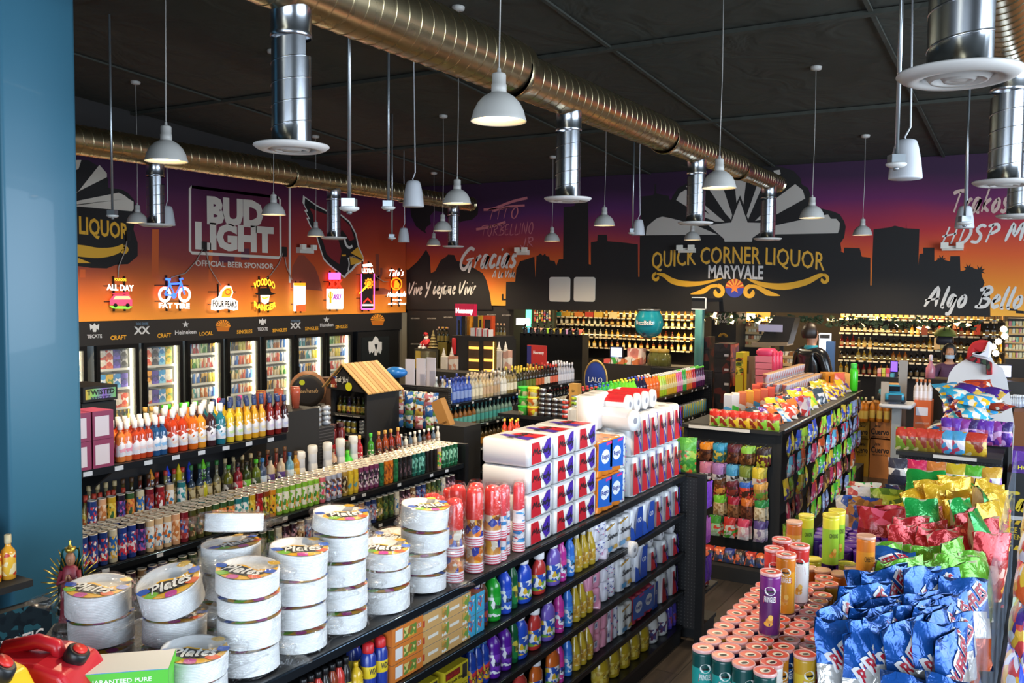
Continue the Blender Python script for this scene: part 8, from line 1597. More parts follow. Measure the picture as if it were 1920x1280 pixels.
# ------------- liquor walls
LED = M('ffd88a', .5, es=3.); SHB = M('2a221c', .6); RAIL = M('e8dcc0', .5)
def liquor_wall(name, label, x0, x1, ys, Y, n, hpx, lbl, pal, sd, z0=0):
    a, b = atY(x0, ys[0], Y), atY(x1, ys[0], Y); root = empty(name, (a.x, Y, 0)); w_ = b.x-a.x; r_ = random.Random(sd); zs = []
    mb = MB(); mb.box(0, .3, z0, w_, .34, BZ0+.35, SHB); mb.build('back_panel', root)
    for k, y in enumerate(ys):
        z = atY((x0+x1)/2, y, Y).z; zs.append(z); mb = MB(); mb.box(0, -.02, z-.02, w_, .3, z, SHB); s = mb.build('shelf_board', root); mb = MB(); xx = .02
        while xx < w_-.1: mb.box(xx, -.026, z-.024, xx+.085, -.02, z+.006, RAIL); xx += r_.uniform(.1, .14)
        mb.build('price_marking', s); mb = MB(); mb.box(.05, .27, z+hpx*1.32, w_-.05, .29, z+hpx*1.32+.012, LED); mb.build('light_strip', s)
    tag(root, label, 'shelving')
    for k, z in enumerate(zs):
        i = 0; c = None
        for i in range(n):
            if i % 3 == 0 or c is None: c = r_.choice(pal)
            h = round(hpx*r_.choice((.85, .95, 1.)), 3); x = a.x+.06+(w_-.12)*i/(n-1)
            put(tiny_bottle(h, .033, c[0], c[1], c[2], 8, 0, 'shelf_bottle', r_.random() < .3), (x, Y+.06, z+.001), 0, f'{nth(i)} bottle, {nth(k)} shelf down {lbl}', 'bottle', 'bottles on the lit liquor shelves')
    return zs
GP = [('c8902a', '2a2018', 'e8d8a0'), ('8a4a1a', 'e8d8b0', 'e8c878'), ('d8a83a', 'd8c8a0', 'f0e0a8'), ('5a2a12', '8a2a1c', 'd8b868'), ('e0b850', '8a6a30', 'f0e8c0'), ('3a2014', '1c1814', 'c89a50'), ('c86a20', 'e0c070', 'f0d8a0'), ('a8a088', 'e0d8c8', 'f0ecd8')]
DP = [('5a3014', '2a2018', 'd8b060'), ('2a1a10', '1c1814', 'c8a858'), ('d89a2a', 'e8d8a0', 'e8c060'), ('c86a20', '3a2414', 'e0a848'), ('3a2418', 'd8c090', 'd8c898'), ('e0a830', 'e0c888', 'f0d890'), ('a82a1c', '8a1c18', 'd8a868'), ('1c1612', '2a241c', '8a6a3a')]
liquor_wall('liquor_shelf', 'lit wall of golden liquor bottles behind the blue hanging ball', 1036, 1300, (596, 611, 634, 653), 18.6, 24, .2, 'of the wall behind the blue ball', GP, 4)
liquor_wall('liquor_shelf', 'lit wall of whiskey bottles behind the counter with the bear cutout', 1572, 1884, (600, 628, 655, 681, 708), 17.4, 27, .215, 'of the whiskey wall behind the counter', DP, 9)
for i, (px, c) in enumerate(((1045, '3aa89a'), (1062, 'd8a838'), (1085, 'd87a2a'), (1105, 'c83a28'), (1122, 'e0b848'), (1150, 'e8d8a0'))): B3('liquor_gift_box', px-8, 585, px+7, 595.5, 18.62, .1, c, f'{nth(i)} coloured box on the top shelf of the golden wall', 'box')
for i, (px, c, y0, y1) in enumerate(((1765, 'c84a24', 612, 627), (1775, '2a6a48', 614, 627), (1792, 'd88a5a', 609, 616), (1832, 'd0401c', 608, 627), (1733, '7a3a24', 606, 627), (1757, 'c8a878', 634, 654))): B3('liquor_gift_box', px-6, y0, px+6, y1, 17.3, .12, c, f'{nth(i)} coloured bottle box on the whiskey wall', 'box')
# garland
mb = MB(); r_ = random.Random(2); G1, GL = M('24361f', .8), M('ffd890', .5, es=6)
for i in range(300): x, z = r_.uniform(-5.2, -.9), BZ0-.1-.08*r_.random(); a = r_.uniform(0, 6); mb.add([(x, BY+.1, z), (x+.1*cos(a), BY+.1+.05*sin(a*3), z+.08*sin(a)), (x+.05*cos(a+.6), BY+.06, z+.08*sin(a+.6))], [(0, 1, 2)], G1 if i % 9 else GL)
o = mb.build('garland_foliage'); tag(o, 'green christmas garland with small lights under the black mural', 'garland', None, 'stuff')
# hanging snack strips, neon, counter at the middle
root = B3('neon_sign', 986, 577, 995, 612, 17.5, .03, M('38e888', .4, es=5), 'small green and violet neon figure sign beside hanging bottles', 'neon sign'); B3('violet_tube', 985, 598, 993, 610, 17.47, .02, M('d858ff', .4, es=5), None, None, None, root)
B3('white_light_box', 968, 597, 988, 609, 17.4, .1, M('f0f0ff', .4, es=3), 'small glaring white light box beside the green neon', 'light box'); B3('olive_board', 955, 560, 1040, 720, 18.2, .1, M('3a3a30', .7), 'drab olive panel behind the hanging trinkets', 'panel', 0)
for i in range(14): px = 1003+4.6*(i % 7); py = 582+9*(i//7)+3*(i % 3); put(tiny_bottle(.13, .025, ('c84a3a', 'd8d0c8', '6a8a3a', 'c88a3a', '8a3a8a', '4a6ac8', 'e0c8b0')[i % 7], 'e8e0d8', ('d8b0a0', 'c83a3a', 'e8d878')[i % 3]), (atY(px, py, 18.14).x, 18.14, atY(px, py+8, 18.14).z), 0, f'{nth(i)} small trinket bottle hanging on the olive panel', 'trinket', 'trinkets on the olive panel')
o = B3('liqueur_bar_shelf', 975, 628, 1092, 633, 16.6, .3, MATT, 'dark bar shelf of black bottles lit from behind', 'shelf', 0)
for i in range(6): put(BOT('cone_cup', ((.02, 0), (.1, .13), (.1, .14)), M(('58b8e0', 'e89a8a', 'b8e048', 'e8c048', 'e8a0b8', 'e8705a')[i], .4, es=.5), None, None, None, 12), (atY(987+19*i, 625, 16.75).x, 16.8, atY(990, 627, 16.75).z), 0, f'{nth(i)} coloured cone cup glowing on the dark bar shelf', 'cup', 'cone cups on the bar')  # cups given a faint glow of their own, no lamp inside
for i in range(9): put(tiny_bottle(.24, .05, '18181c', '24242a', '3a3a40'), (atY(984+12*i, 630, 16.62).x, 16.64, atY(990, 629, 16.62).z+.008), 0, f'{nth(i)} black bottle on the dark bar shelf', 'bottle', 'black bottles on the bar')
sg = B3('red_sign', 988, 648, 1024, 684, 12.3, .03, 'b02a28', 'red and blue board sign with white lettering above the spirits row', 'sign', 1.292); B3('blue_stripe', 988, 648, 996, 684, 12.297, .002, '2a2a6a', None, None, None, sg); sign(sg, 'Hennessy', 1000, 663, 1020, 6, 12.3, M('f0e8e8', .5), .04)
# hanging ball
p = atY(1217, 607, 14.7); r = atY(1243, 607, 14.7).x-p.x; mb = MB(); TQ = M('1f8a9a', .15, 0, 0, 1, .5); mb.lathe([(r*.1, -r*.98), (r*.5, -r*.88), (r*.85, -r*.55), (r, 0), (r*.9, r*.5), (r*.72, r*.85), (r*.72, r*.93)], TQ, 24); root = mb.build('hanging_ball', None, p); mb = MB(); mb.lathe([(r*.76, r*.9), (r*.78, r*.98), (r*.74, r*1.0), (0, r*1.01)], M('b8bcc0', .3, .7), 24); mb.build('rim_lid', root)
mb = MB(); word(mb, 'BuzzBallz', r*1.2, r*.05, -r*.02, M('101a2a', .5), wrapfn(r, .012), h=r*.3, bold=.05); word(mb, 'BuzzBallz', r*1.2, r*.05, -r*.02, M('e8f0f0', .5), wrapfn(r, .016), h=r*.28); quadp(mb, [(-.02, -.16), (.05, -.1), (.01, -.14), (.05, -.15), (-.03, -.24), (.0, -.18)], M('101a2a', .5), wrapfn(r, .012)); mb.build('lettering', root)
mb = MB(); mb.box(-.02, -.02, r*1.01, .02, BY-.012-14.7, r*1.01+.03, MATT); mb.build('hanging_cord', root); tag(root, 'large turquoise ball sign hanging before the golden liquor wall', 'sign')
o = B3('register_monitor', 1143, 650, 1168, 671, 14.6, .04, '1c1c22', 'register monitor with a pale blue screen before the golden wall', 'monitor', None); B3('screen', 1145, 652, 1166, 668, 14.59, .004, M('a8b4f0', .4, es=1.6), None, None, None, o); B3('stand', 1152, 671, 1158, 684, 14.62, .03, '1c1c22', None, None, None, o)
o = B3('back_counter', 1125, 690, 1300, 700, 14.5, .5, '2a2624', 'dark back counter carrying the register and jars', 'counter', 0)
B3('pink_gift_carton', 1176, 654, 1203, 682, 14.6, .2, (8, 'd8a8a0', 'e8d0c8', 'c87a70'), 'pink and white carton stack beside the register', 'box')
for i in range(5): B3('candy_carton', 1132+13*i, 673-(i % 2)*3, 1144+13*i, 690, 14.52, .12, (10, ('e0605a', '48a848', 'a8c838', '58b848', 'd8c838')[i], 'e8e0d8', 'd87a4a'), f'{nth(i)} bright candy carton before the register', 'box')
for i in range(2): put(BOT('pickle_jar', ((.1, 0), (.14, .04), (.14, .2), (.1, .26), (.1, .29)), M('6a6a3a', .1, 0, 0, .8, .4), 'a88a3a', ((.105, .26), (.11, .27), (.11, .31), (.1, .32)), None, 14), (atY(1225+14*i, 690, 14.55).x, 14.65, atY(1225, 690, 14.5).z), 0, f'{nth(i)} big glass pickle jar on the back counter', 'jar', 'pickle jars')
# cola fridge, cartons
o = B3('cola_fridge', 1333, 578, 1381, 660, 15.6, .6, '1c1b1c', 'black drinks fridge with white script and gold sunburst behind the counter', 'fridge', 0); sign(o, 'Coca-Cola', 1335, 597, 1376, 13, 15.6, M('e8e0dc', .5), .0, (.2, .3, 4)); sign(o, 'ZERO SUGAR', 1339, 604, 1371, 4, 15.6, M('e0d8d0', .5), .05); B3('red_disc', 1341, 583, 1347, 596, 15.597, .002, 'a81c20', None, None, None, o)
a = atY(1356, 632, 15.6); mb = MB()
for k in range(11): t = PI*(k+.25)/11; quadp(mb, [(a.x+.03*cos(t), a.z+.03*sin(t)), (a.x+.09*cos(t), a.z+.075*sin(t)), (a.x+.09*cos(t+.17), a.z+.075*sin(t+.17))], GOLD, lambda u, v: (u, 15.594, v))
mb.build('sunburst_print', o)
for r in range(3):
    o = B3('gift_carton', 1339, 645+27*r, 1369, 671+27*r, 13.3, .42, (9, '1c1a1c', '2a2426', '1c1a1c', '5a2420', '242022'), f'{nth(r)} black bottle gift carton down the stack by the slim post', 'carton', None if r < 2 else 0); B3('side_print', 1369.2, 646+27*r, 1370, 671+27*r, 13.3, .42, (12, '8a3428', 'b85a3a', '6a2a4a', '5a2418'), None, None, None, o)
    B3('carton_label', 1358, 664+27*r, 1366, 668+27*r, 13.296, .003, 'c8c4cc', None, None, None, o)
for r in range(2): B3('gift_carton', 1319, 632+24*r, 1330, 655+24*r, 14.3, .3, (9, '1c1a1c', '2a2426', '5a2a24'), f'{nth(r)} black carton behind the slim post', 'carton', None if r < 1 else 0)
# cigarette rack and hood
o = B3('tobacco_rack', 1382, 583, 1446, 660, 16.2, .3, '241e1a', 'back rack of small packs under a warm lit picture panel', 'rack', 0); B3('lit_picture', 1383, 585, 1444, 602, 16.19, .01, M('e8943a', .5, es=1.3), None, None, None, o); B3('lit_glow', 1400, 588, 1416, 599, 16.185, .004, M('fff0c8', .5, es=3), None, None, None, o)
for k, y in enumerate((609, 619, 633, 643)): 
    B3('shelf_edge', 1383, y+4, 1444, y+6.5, 16.17, .02, 'c8a878', None, None, None, o)
    for i in range(12): B3('small_pack', 1383.5+5*i, y-4, 1388+5*i, y+4, 16.18, .02, ('c8a060', 'd8c8a8', 'c87a50', 'e0d0a8', '8a5a40')[(i*3+k) % 5] if i % 6 else 'e8dcc0', f'{nth(i)} small pack, {nth(k)} row of the tobacco rack', 'pack', None)
B3('blank_sign_board', 1422, 609, 1467, 621, 13.8, .02, 'a8a8c8', 'blank lilac sign board hanging before the tobacco rack', 'sign')
a, b = atY(1412, 645, 13.9), atY(1480, 590, 13.9); mb = MB(); mb.prism([(0, 0), (b.x-a.x, .02), (b.x-a.x+.1, .42), (.32, .44), (.1, .06)], .35, M('24221f', .4), M4=Matrix.Translation((a.x, 14.2, a.z))); root = mb.build('dispenser_hood'); mb = MB(); mb.prism([(0, -.02), (b.x-a.x, 0), (b.x-a.x, .05), (0, .03)], .4, M('8a7a64', .4), M4=Matrix.Translation((a.x, 14.2, a.z))); mb.build('front_tray', root); mb = MB(); mb.box(a.x+.3, 14.3, atY(1385, 720, 13.75).z+.004, a.x+.36, 14.34, a.z, MATT); mb.build('support_post', root); tag(root, 'slanted black overhead dispenser with a tan tray beside the person in black', 'dispenser')
for i in range(3): B3('dispenser_slot', 1423+14*i, 608, 1428+14*i, 626, 13.84, .01, '0e0e0e', None, None, None, root)
# pink cartons, yellow rack, counter goods
o = B3('main_counter', 1385, 720, 1600, 735, 13.7, .6, '2a2624', 'long dark checkout counter behind the candy gondola', 'counter', 0)
for r in range(4): B3('pink_carton', 1416, 668+12*r, 1447, 679.5+12*r, 12.9, .3, 'e87a88', f'{nth(r)} pink carton down the stack by the pink bottles', 'carton', None if r < 3 else 0)
B3('pink_tub', 1415, 655, 1450, 667.5, 12.9, .3, 'e0406a', 'hot pink tub on top of the pink cartons', 'tub', None, None, .08)
for i in range(3): put(BOT('pink_bottle', ((.03, 0), (.035, .01), (.035, .18), (.03, .24), (.03, .27)), 'e84a6a', 'e03a5a', ((.03, .26), (.032, .27), (.03, .3), (.01, .32)), None, 12), (atY(1450+5*i, 700, 12.95).x, 12.95+.04*i, atY(1450, 700, 12.95).z), 0, f'{nth(i)} hot pink bottle beside the pink cartons', 'bottle', 'pink bottles'); 
B3('pink_bottle_stand', 1447, 700, 1466, 706, 12.92, .2, MATT, 'black stand under the hot pink bottles', 'stand', 0)
o = B3('yellow_gum_rack', 1379, 661, 1394, 705, 13.1, .3, 'c8b828', 'narrow yellow rack of small packs beside the black gift cartons', 'rack', 0)
for i in range(4): B3('rack_shelf_pack', 1380, 671+8.5*i, 1393, 677+8.5*i, 13.09, .012, (22, '4a6a24', 'e0d048', '3a2a1c', 'c87a2a'), None, None, None, o)
o = B3('grey_picture_board', 1394, 668, 1415, 706, 13.3, .03, '8a7e70', 'grey picture board with bottle shapes behind the pink cartons', 'board', 0); B3('bottle_print', 1399, 676, 1404, 700, 13.295, .003, '3a342c', None, None, None, o)
for r in range(3):
    for i in range(9): B3('counter_snack_box', 1448+8*i, 659+14*r, 1454.5+8*i, 668+14*r, 14.0, .1, (10, ('c8884a', 'e0a848', 'd8d0c0', 'c85a3a', 'e8b838')[(i+r*2) % 5], 'e8dcc0', '8a5a2a'), f'{nth(i)} small box, {nth(r)} tier of the counter display', 'box')
    B3('counter_display_shelf', 1446, 668.5+14*r, 1522, 670.5+14*r, 13.98, .2, 'c8a878', f'{nth(r)} pale shelf of the counter display', 'shelf', atY(1385, 720, 13.75).z if r == 2 else None)
B3('lit_white_board', 1535, 625, 1558, 672, 15.4, .04, M('f0f4ff', .4, es=1.4), 'bright white panel behind the person in black', 'panel', 0); B3('grey_vent_grille', 1537, 627, 1556, 634, 15.39, .01, '5a5450', 'grey vent grille on the bright white panel', 'vent'); B3('bag_holder', 1548, 640, 1564, 662, 13.9, .1, '4a6a98', 'blue grey bag holder beside the person in black', 'holder', 0)
# ------------- people
def person(loc, rz, parts, label):
    """one continuous skinned body, clothing and hair as parts"""
    def skin(name, joints, edges, mat, parent):
        me = bpy.data.meshes.new(name); me.from_pydata([j[:3] for j in joints], edges, []); o = link(name, me, parent); me.materials.append(mat)
        md = o.modifiers.new('skin', 'SKIN'); md.use_smooth_shade = True
        for v, j in zip(me.skin_vertices[0].data, joints): v.radius = (j[3], j[4] if len(j) > 4 else j[3])
        me.skin_vertices[0].data[0].use_root = True; o.modifiers.new('sub', 'SUBSURF').levels = 1; o.modifiers['sub'].render_levels = 2; return o
    root = empty('person', loc, rz); SK_ = M('b8866a', .5)
    body = [(0, 0, .95, .12, .1), (0, 0, 1.12, .115, .09), (0, 0, 1.32, .13, .1), (0, 0, 1.43, .08, .07), (0, -.01, 1.5, .045), (0, -.015, 1.56, .062, .07), (0, -.01, 1.66, .072, .085), (0, 0, 1.72, .05)]
    ed = [(0, 1), (1, 2), (2, 3), (3, 4), (4, 5), (5, 6), (6, 7)]
    for s in (-1, 1):
        b = len(body); a = parts['arm']; body += [(s*.17, 0, 1.39, .055), (s*.23, a[0], 1.12, .045), (s*.21, a[1], .92, .032), (s*.2, a[2], .86, .03)]; ed += [(3, b), (b, b+1), (b+1, b+2), (b+2, b+3)]
        b = len(body); body += [(s*.09, 0, .88, .085), (s*.1, 0, .5, .06), (s*.1, .02, .1, .042), (s*.1, -.1, .04, .035)]; ed += [(0, b), (b, b+1), (b+1, b+2), (b+2, b+3)]
    skin('body', body, ed, SK_, root)
    coat = [(0, 0, .9, .16, .13), (0, 0, 1.1, .16, .13), (0, 0, 1.3, .175, .13), (0, 0, 1.42, .11, .09)]; ce = [(0, 1), (1, 2), (2, 3)]
    for s in (-1, 1): b = len(coat); a = parts['arm']; coat += [(s*.18, 0, 1.39, .078), (s*.245, a[0], 1.12, .066), (s*.22, a[1], .94, .055)]; ce += [(3, b), (b, b+1), (b+1, b+2)]
    skin('jacket', coat, ce, parts['coat'], root)
    tr = [(0, 0, .95, .14, .115)]; te = []
    for s in (-1, 1): b = len(tr); tr += [(s*.09, 0, .85, .1), (s*.1, 0, .5, .075), (s*.1, .02, .1, .06)]; te += [(0, b), (b, b+1), (b+1, b+2)]
    skin('trousers', tr, te, parts['legs'], root)
    mb = MB(); L_ = parts.get('long', 0)
    mb.surf(lambda u, v: ((.098+.012*sin(9*u*PI)*v)*cos(2*PI*u)*sin(PI*(.04+.68*v)), .02+(.112)*sin(2*PI*u)*sin(PI*(.04+.62*v))*(1 if sin(2*PI*u) > -.2 else .55), 1.665+.12*cos(PI*(.04+.68*v))-(L_*max(0, v-.6)*2.5 if sin(2*PI*u) > -.1 else 0)), 22, 10, M(parts['hair'], .45), closed=True); mb.build('hair', root)
    mb = MB()
    for s in (-1, 1): mb.lathe([(0, -.008), (.009, 0), (0, .008)], M('f0ece8', .3), 8, (s*.03, -.088, 1.635)); mb.lathe([(0, -.005), (.005, 0), (0, .005)], M('241a14', .3), 8, (s*.03, -.094, 1.635))
    mb.build('eyes_print', root); mb = MB(); mb.lathe([(.012, -.02), (.014, -.01), (.005, .03)], SK_, 8, (0, -.092, 1.605)); mb.build('nose', root); mb = MB(); mb.tube([(-.022, -.086, 1.568), (0, -.092, 1.566), (.022, -.086, 1.568)], .005, M('8a4a40', .5), 5); mb.build('mouth', root)
    for s in (-1, 1): mb = MB(); mb.lathe([(0, -.03), (.012, -.01), (.014, .01), (0, .03)], SK_, 8, (s*.078, .0, 1.62)); mb.build('ear', root)
    for s in (-1, 1):
        mb = MB(); a = parts['arm']; x, y = s*.2, a[2]; mb.lathe([(0, -.05), (.026, -.04), (.03, -.015), (.022, .02), (0, .03)], SK_, 10, (x, y, .84), sx=.6)
        for k in range(4): mb.tube([(x, y-.024+.016*k, .8), (x-s*.006, y-.028+.017*k, .77), (x-s*.016, y-.03+.017*k, .735+.008*abs(k-1.5))], [.008, .0075, .006], SK_, 6)
        mb.tube([(x, y-.025, .835), (x-s*.01, y-.05, .81), (x-s*.014, y-.055, .785)], [.009, .008, .007], SK_, 6); mb.build('hand', root)
    if 'extra' in parts: parts['extra'](root)
    return tag(root, label, 'person')
hp = max(0, atY(1521, 608, 13.2).z-1.97); mb = MB(); mb.box(-3.6, 12.85, 0, -2.2, 13.6, hp, DKW); struct(mb.build('floor_platform'))
p = atY(1521, 640, 13.2); pr_ = person((p.x, 13.2, hp), 2.6, dict(arm=(-.03, -.16, -.24), coat=M('16181c', .25, 0, 0, 1, .3), legs=M('1c1e24', .7), hair='24160f', extra=lambda r: MB().lathe([(.075, 1.44), (.085, 1.47), (.07, 1.5)], M('2a98a8', .6), 16, caps=False, sy=.95).build('collar', r)), 'person in a glossy black jacket with teal collar, seen from behind at the counter'); pr_.scale = (1.2, 1.2, 1.12)
def mask(r): mb = MB(); mb.surf(lambda u, v: (.07*sin(-1.2+2.4*u), -.03-.075*cos(-1.2+2.4*u), 1.55+.055*v), 10, 4, M('a8c0d8', .6)); mb.build('face_mask', r)
hp = max(0, atY(1781, 646, 15.6).z-1.76); mb = MB(); mb.box(-2, 15.35, 0, .5, 16.2, hp, DKW); struct(mb.build('floor_platform'))
p = atY(1781, 650, 15.6); person((p.x, 15.6, max(0, atY(1781, 646, 15.6).z-1.76)), .15, dict(arm=(.0, -.02, -.02), coat=M('4a2a4a', .7), legs=M('3a3a34', .7), hair='16181c', long=.2, extra=mask), 'person in a dark purple top with long black hair and a pale face mask')
# ------------- bear cutout with hat, lamps, counter things at the open side
Yb = 10.4; BOUT = [(1776,860),(1778,800),(1776,760),(1778,735),(1775,720),(1780,700),(1790,686),(1806,676),(1822,668),(1830,650),(1840,640),(1856,646),(1858,668),(1864,680),(1880,690),(1888,712),(1896,760),(1902,800),(1898,860)]
mb = MB(); poly = [(q.x, q.z) for q in (atY(x, y, Yb) for x, y in BOUT)]; poly = [(poly[0][0], 0)]+poly+[(poly[-1][0], 0)]; mb.prism(poly, .03, M('dcd8d8', .6), lambda u, v, w_: (u, Yb+w_, v)); root = mb.build('standee'); RDH = M('b81c20', .8)
def blob(pix, Y, d, m, name):
    mb = MB(); mb.prism([(q.x, q.z) for q in (atY(x, y, Y) for x, y in pix)], d, m, lambda u, v, w_: (u, Y+w_, v)); ob = mb.build(name, root); bv = ob.modifiers.new('soft', 'BEVEL'); bv.width = .025; bv.segments = 3; return ob
blob([(1812,672),(1814,655),(1822,642),(1838,637),(1852,640),(1857,648),(1846,657),(1838,661),(1828,657),(1822,668)], Yb-.1, .2, RDH, 'santa_hat'); blob([(1852,640),(1858,645),(1857,660),(1854,672),(1842,668),(1822,664),(1824,660),(1834,663),(1846,656)], Yb-.12, .22, M('e8e4ea', .8), 'hat_fur_trim')
TART = PRINT(('8a1c20', '241a1c', 'b02428', '3a4a34', '5a1418'), 16, .8, (2, 1, 1)); blob([(1811,671),(1818,667),(1850,675),(1860,680),(1860,703),(1850,703),(1849,684),(1832,681),(1811,674)], Yb-.06, .14, TART, 'tartan_scarf')
tag(root, 'large white bear shaped cutout wearing a red santa hat and tartan scarf', 'cutout')
for i, (x, y) in enumerate(((1882, 617), (1884, 630), (1872, 640), (1862, 650), (1867, 662))):
    p = atY(x, y, 15.45+.13*i); mb = MB(); mb.lathe([(0, -.05), (.035, -.035), (.05, 0), (.035, .035), (0, .05)], M('ffe8c0', .4, es=6), 14); o = mb.build('globe_lamp', None, p); mb = MB(); mb.tube([(0, 0, .05), (0, 0, 3.0-p.z)], .004, MATT, 5); mb.build('hanging_cord', o); tag(o, f'{nth(i)} small glowing globe lamp down the cluster beside the bear cutout', 'globe lamp', 'globe lamp cluster')
o = B3('tobacco_shelf', 1884, 598, 1960, 720, 16.5, .4, '2a2018', 'warm lit shelf of cigarette cartons at the frame edge', 'shelving', 0)
for k, y in enumerate((606, 620, 636, 650, 665)):
    B3('shelf_edge', 1884, y+5, 1960, y+7, 16.46, .03, 'e0b878', None, None, None, o)
    for i in range(8): B3('cigarette_carton', 1885+6.5*i, y-4, 1890.5+6.5*i, y+5, 16.42, .05, (8, ('e0c060', 'd87a8a', '8ac0a0', 'e8a850', 'e8dcc0')[(i+k*2) % 5], 'f0e0b0'), f'{nth(i)} bright carton, {nth(k)} row of the shelf at the frame edge', 'carton')
o = B3('checkout_monitor', 1863, 683, 1898, 708, 12.4, .05, '18181c', 'checkout monitor with a glowing white screen beside the bear cutout', 'monitor'); B3('screen', 1866, 686, 1896, 705, 12.39, .004, M('d8d8ff', .4, es=2), None, None, None, o); B3('stand', 1877, 708, 1884, 720, 12.42, .03, '18181c', None, None, None, o)
B3('checkout_counter', 1856, 720, 1990, 730, 12.2, .6, '2a2624', 'dark checkout counter behind the bear cutout', 'counter', 0)
for i in range(10): put(tiny_bottle(.18, .03, 'b8bcc4', 'd8d8dc', 'a8a8b8'), (atY(1896+4*(i % 5), 750, 11.9).x+.03*(i//5), 11.8+.08*(i//5), atY(1900, 768, 11.9).z), 0, f'{nth(i)} clear bottle on the shelf at the frame edge', 'bottle', 'clear bottles at the frame edge')
B3('bottle_shelf_stand', 1888, 768, 1960, 774, 11.7, .35, MATT, 'dark stand under the clear bottles at the frame edge', 'stand', 0); o = B3('oak_barrel_table', 1897, 776, 1960, 850, 11.2, .4, '7a4a28', 'brown barrel wood side at the frame edge', 'barrel', 0)
# cartons of margarita, truck, orange display
Yj = 14.0; JO = (('d8a838', 'c8982c'), ('d88a48', 'c87838'))
for c, (xa, xb) in enumerate(((1603, 1630), (1631, 1670))):
    for r in range(2):
        o = B3('margarita_carton', xa, 789+34*r, xb, 822+34*r, Yj, .3, JO[c][0], f'{("yellow", "orange")[c]} margarita carton, {("upper", "lower")[r]}, beneath the amber bottles', 'carton', None if r == 0 else 0); sign(o, 'Jose', xa+8, 800+34*r, xa+20, 6, Yj, DK, .0, (.2, .1, 2)); sign(o, 'Cuervo', xa+2, 813+34*r, xb-3, 11, Yj, DK, .04); sign(o, 'MARGARITAS', xa+4, 819+34*r, xb-6, 3, Yj, DK, .02)
    o = B3('bottle_crate', xa, 756, xb, 788.5, Yj, .3, (14, '8a5a20', 'b87a30', '6a4418', 'a86a28'), f'{("yellow", "orange")[c]} printed crate of amber bottles on the margarita cartons', 'crate')
    zb = atY(xa, 788.5, Yj).z
    for i in range(3): put(tiny_bottle(.36, .04, 'c87a28', ('d8c8a0', '5a8a3a')[i % 2], 'e0c060', 9), (atY(xa+6+(xb-xa-12)*i/2, 770, Yj).x, Yj-.05, zb), 0, f'{nth(i)} amber bottle before the {("yellow", "orange")[c]} crate', 'bottle', 'amber margarita bottles')
Yt2 = 11.9; tp = atY(1660, 757, Yt2); mb = MB(); mb.rbox(tp.x-.08, Yt2, tp.z-.05, tp.x+.3, Yt2+.5, tp.z, .05, M('c8c8cc', .4)); root = mb.build('white_table'); mb = MB(); mb.box(tp.x+.05, Yt2+.2, 0, tp.x+.15, Yt2+.3, tp.z-.05, M('9a9a98', .4)); mb.build('leg', root); tag(root, 'small white table carrying the blue toy truck', 'table')
TB_ = M('2a8aa8', .35, 0, 0, 1, .2); root = empty('toy_truck', (tp.x+.1, Yt2+.06, tp.z+.001), .35); mb = MB(); mb.rbox(-.11, .0, .04, .11, .16, .13, .02, TB_); mb.rbox(-.1, .12, .1, .1, .3, .22, .025, TB_, 3, None, .1); mb.rbox(-.11, .3, .04, .11, .42, .14, .02, TB_); mb.build('truck_cab', root)
mb = MB(); mb.box(-.075, -.006, .05, .075, 0, .11, M('1c2024', .4)); mb.build('radiator_grille', root); mb = MB(); mb.box(-.08, .112, .14, .08, .12, .205, M('141a20', .1)); mb.build('windscreen', root); mb = MB(); mb.box(-.12, -.02, .025, .12, .0, .05, M('2a2e34', .3, .6)); mb.build('bumper', root)
for sx_ in (-1, 1):
    for y in (.08, .34): mb = MB(); mb.lathe([(.02, -.02), (.045, -.018), (.045, .018), (.02, .02)], MATT, 14, M4=Matrix.Translation((sx_*.11, y, .045)) @ Matrix.Rotation(PI/2, 4, 'Y')); mb.build('wheel', root)
mb = MB(); mb.box(-.09, .2, .22, .09, .28, .235, M('d8903a', .4)); mb.build('roof_rack', root); tag(root, 'blue toy pickup truck on the small white table', 'toy truck')
B3('tall_price_board', 1684, 676, 1702, 735, 12.6, .03, '9a948e', 'tall grey board standing behind the blue toy truck', 'board', 0); B3('small_price_board', 1651, 716, 1667, 753, 11.95, .02, 'a89c90', 'small beige board beside the blue toy truck', 'board', tp.z+.002)
o = B3('payment_screen', 1668, 676, 1684, 697, 14.6, .03, '1c1c30', 'payment screen glowing violet with a white ring', 'screen', 0); B3('screen', 1670, 678, 1683, 696, 14.59, .004, M('6a48d8', .4, es=1.5), None, None, None, o)
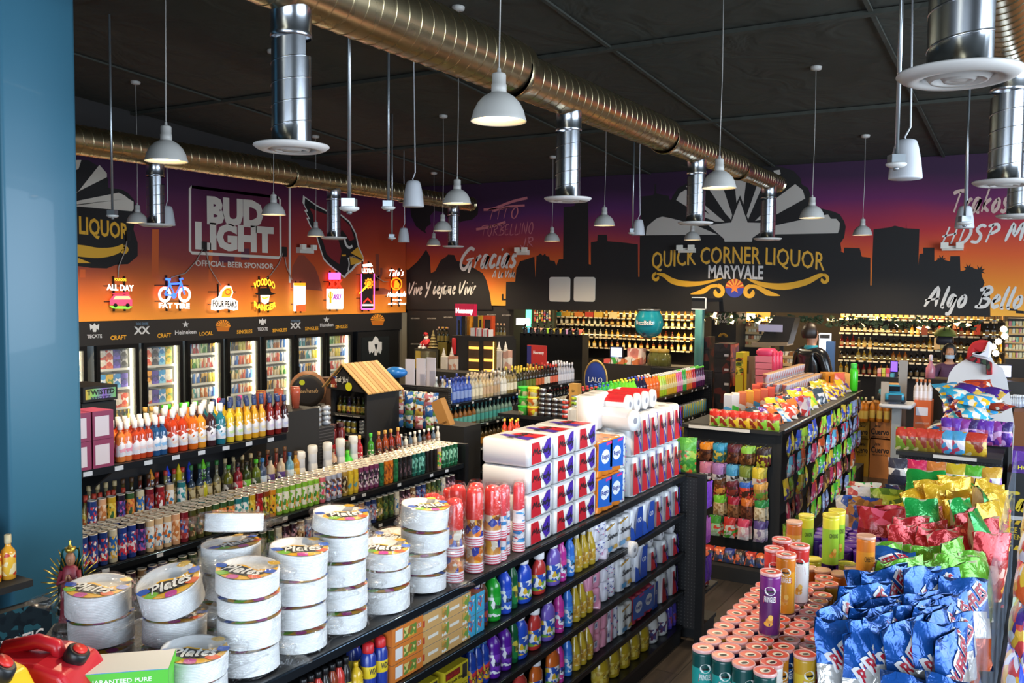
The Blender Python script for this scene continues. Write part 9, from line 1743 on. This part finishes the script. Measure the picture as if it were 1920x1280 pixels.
for i in range(7): B3('gum_carton', 1645+8*(i % 4), 700-9*(i//4), 1652+8*(i % 4), 708-9*(i//4), 14.5, .1, ('e87a6a', 'd8c048', 'e88a9a', '58a8b8', 'e8b0a8', 'c8d058', 'd84a5a')[i], f'{nth(i)} small bright gum carton before the payment screen', 'box')
B3('gum_shelf', 1642, 708.5, 1686, 712, 14.42, .3, MATT, 'dark counter ledge with small bright gum cartons', 'counter', 0)
o = B3('orange_display', 1712, 752, 1746, 812, 12.3, .3, 'd8602a', 'orange bottle display with a white label cloud beside the counter', 'display', 0); B3('white_label', 1717, 764, 1740, 778, 12.295, .004, 'e8e0e8', None, None, None, o); sign(o, 'SMIRNOFF', 1716, 794, 1742, 4, 12.3, M('e8b8a0', .5))
for i in range(4): put(tiny_bottle(.27, .036, 'd8c8c0', 'c8703a', 'e8e0e0', 9), (atY(1717+8*i, 750, 12.35).x, 12.4, atY(1720, 752, 12.3).z), 0, f'{nth(i)} pale bottle with copper cap on the orange display', 'bottle', 'pale bottles on the orange display')
B3('counter_return', 1735, 712, 1776, 760, 13.2, .4, '241f1c', 'dark counter end behind the orange display', 'counter', 0); put(BOT('pink_gin_bottle', ((.05, 0), (.06, .02), (.06, .15), (.02, .22), (.02, .27)), 'c87a8a', 'd8c8cc', ((.022, .25), (.024, .26), (.024, .32), (.01, .33)), None, 12), (atY(1734, 713, 13.3).x+.06, 13.35, atY(1736, 712, 13.2).z), 0, 'pink bottle standing on the dark counter end', 'bottle')
p = atY(1772, 630, 16.4); mb = MB(); mb.lathe([(.17, 0), (.165, .03), (.13, .1), (.06, .14), (0, .145)], M('5a6a2a', .7), 16, sx=1, sy=.8); o = mb.build('olive_hat', None, p); mb = MB(); mb.rbox(-.13, -.1, -.14, .13, .1, 0, .05, M('24202a', .5)); mb.rbox(-.04, -.04, -p.z, .04, .04, -.22, .02, MATT); mb.build('head_stand', o); tag(o, 'olive green cap on a dark head stand above the person in purple', 'cap')
# repeats of one kind that have no group yet share one
kinds = {}
for o in COL.objects:
    if o.parent is None and 'label' in o: kinds.setdefault(o.name.split('.')[0], []).append(o)
for k, v in kinds.items():
    if len(v) > 2:
        for o in v:
            if 'group' not in o: o['group'] = k.replace('_', ' ')+' repeats in the store'
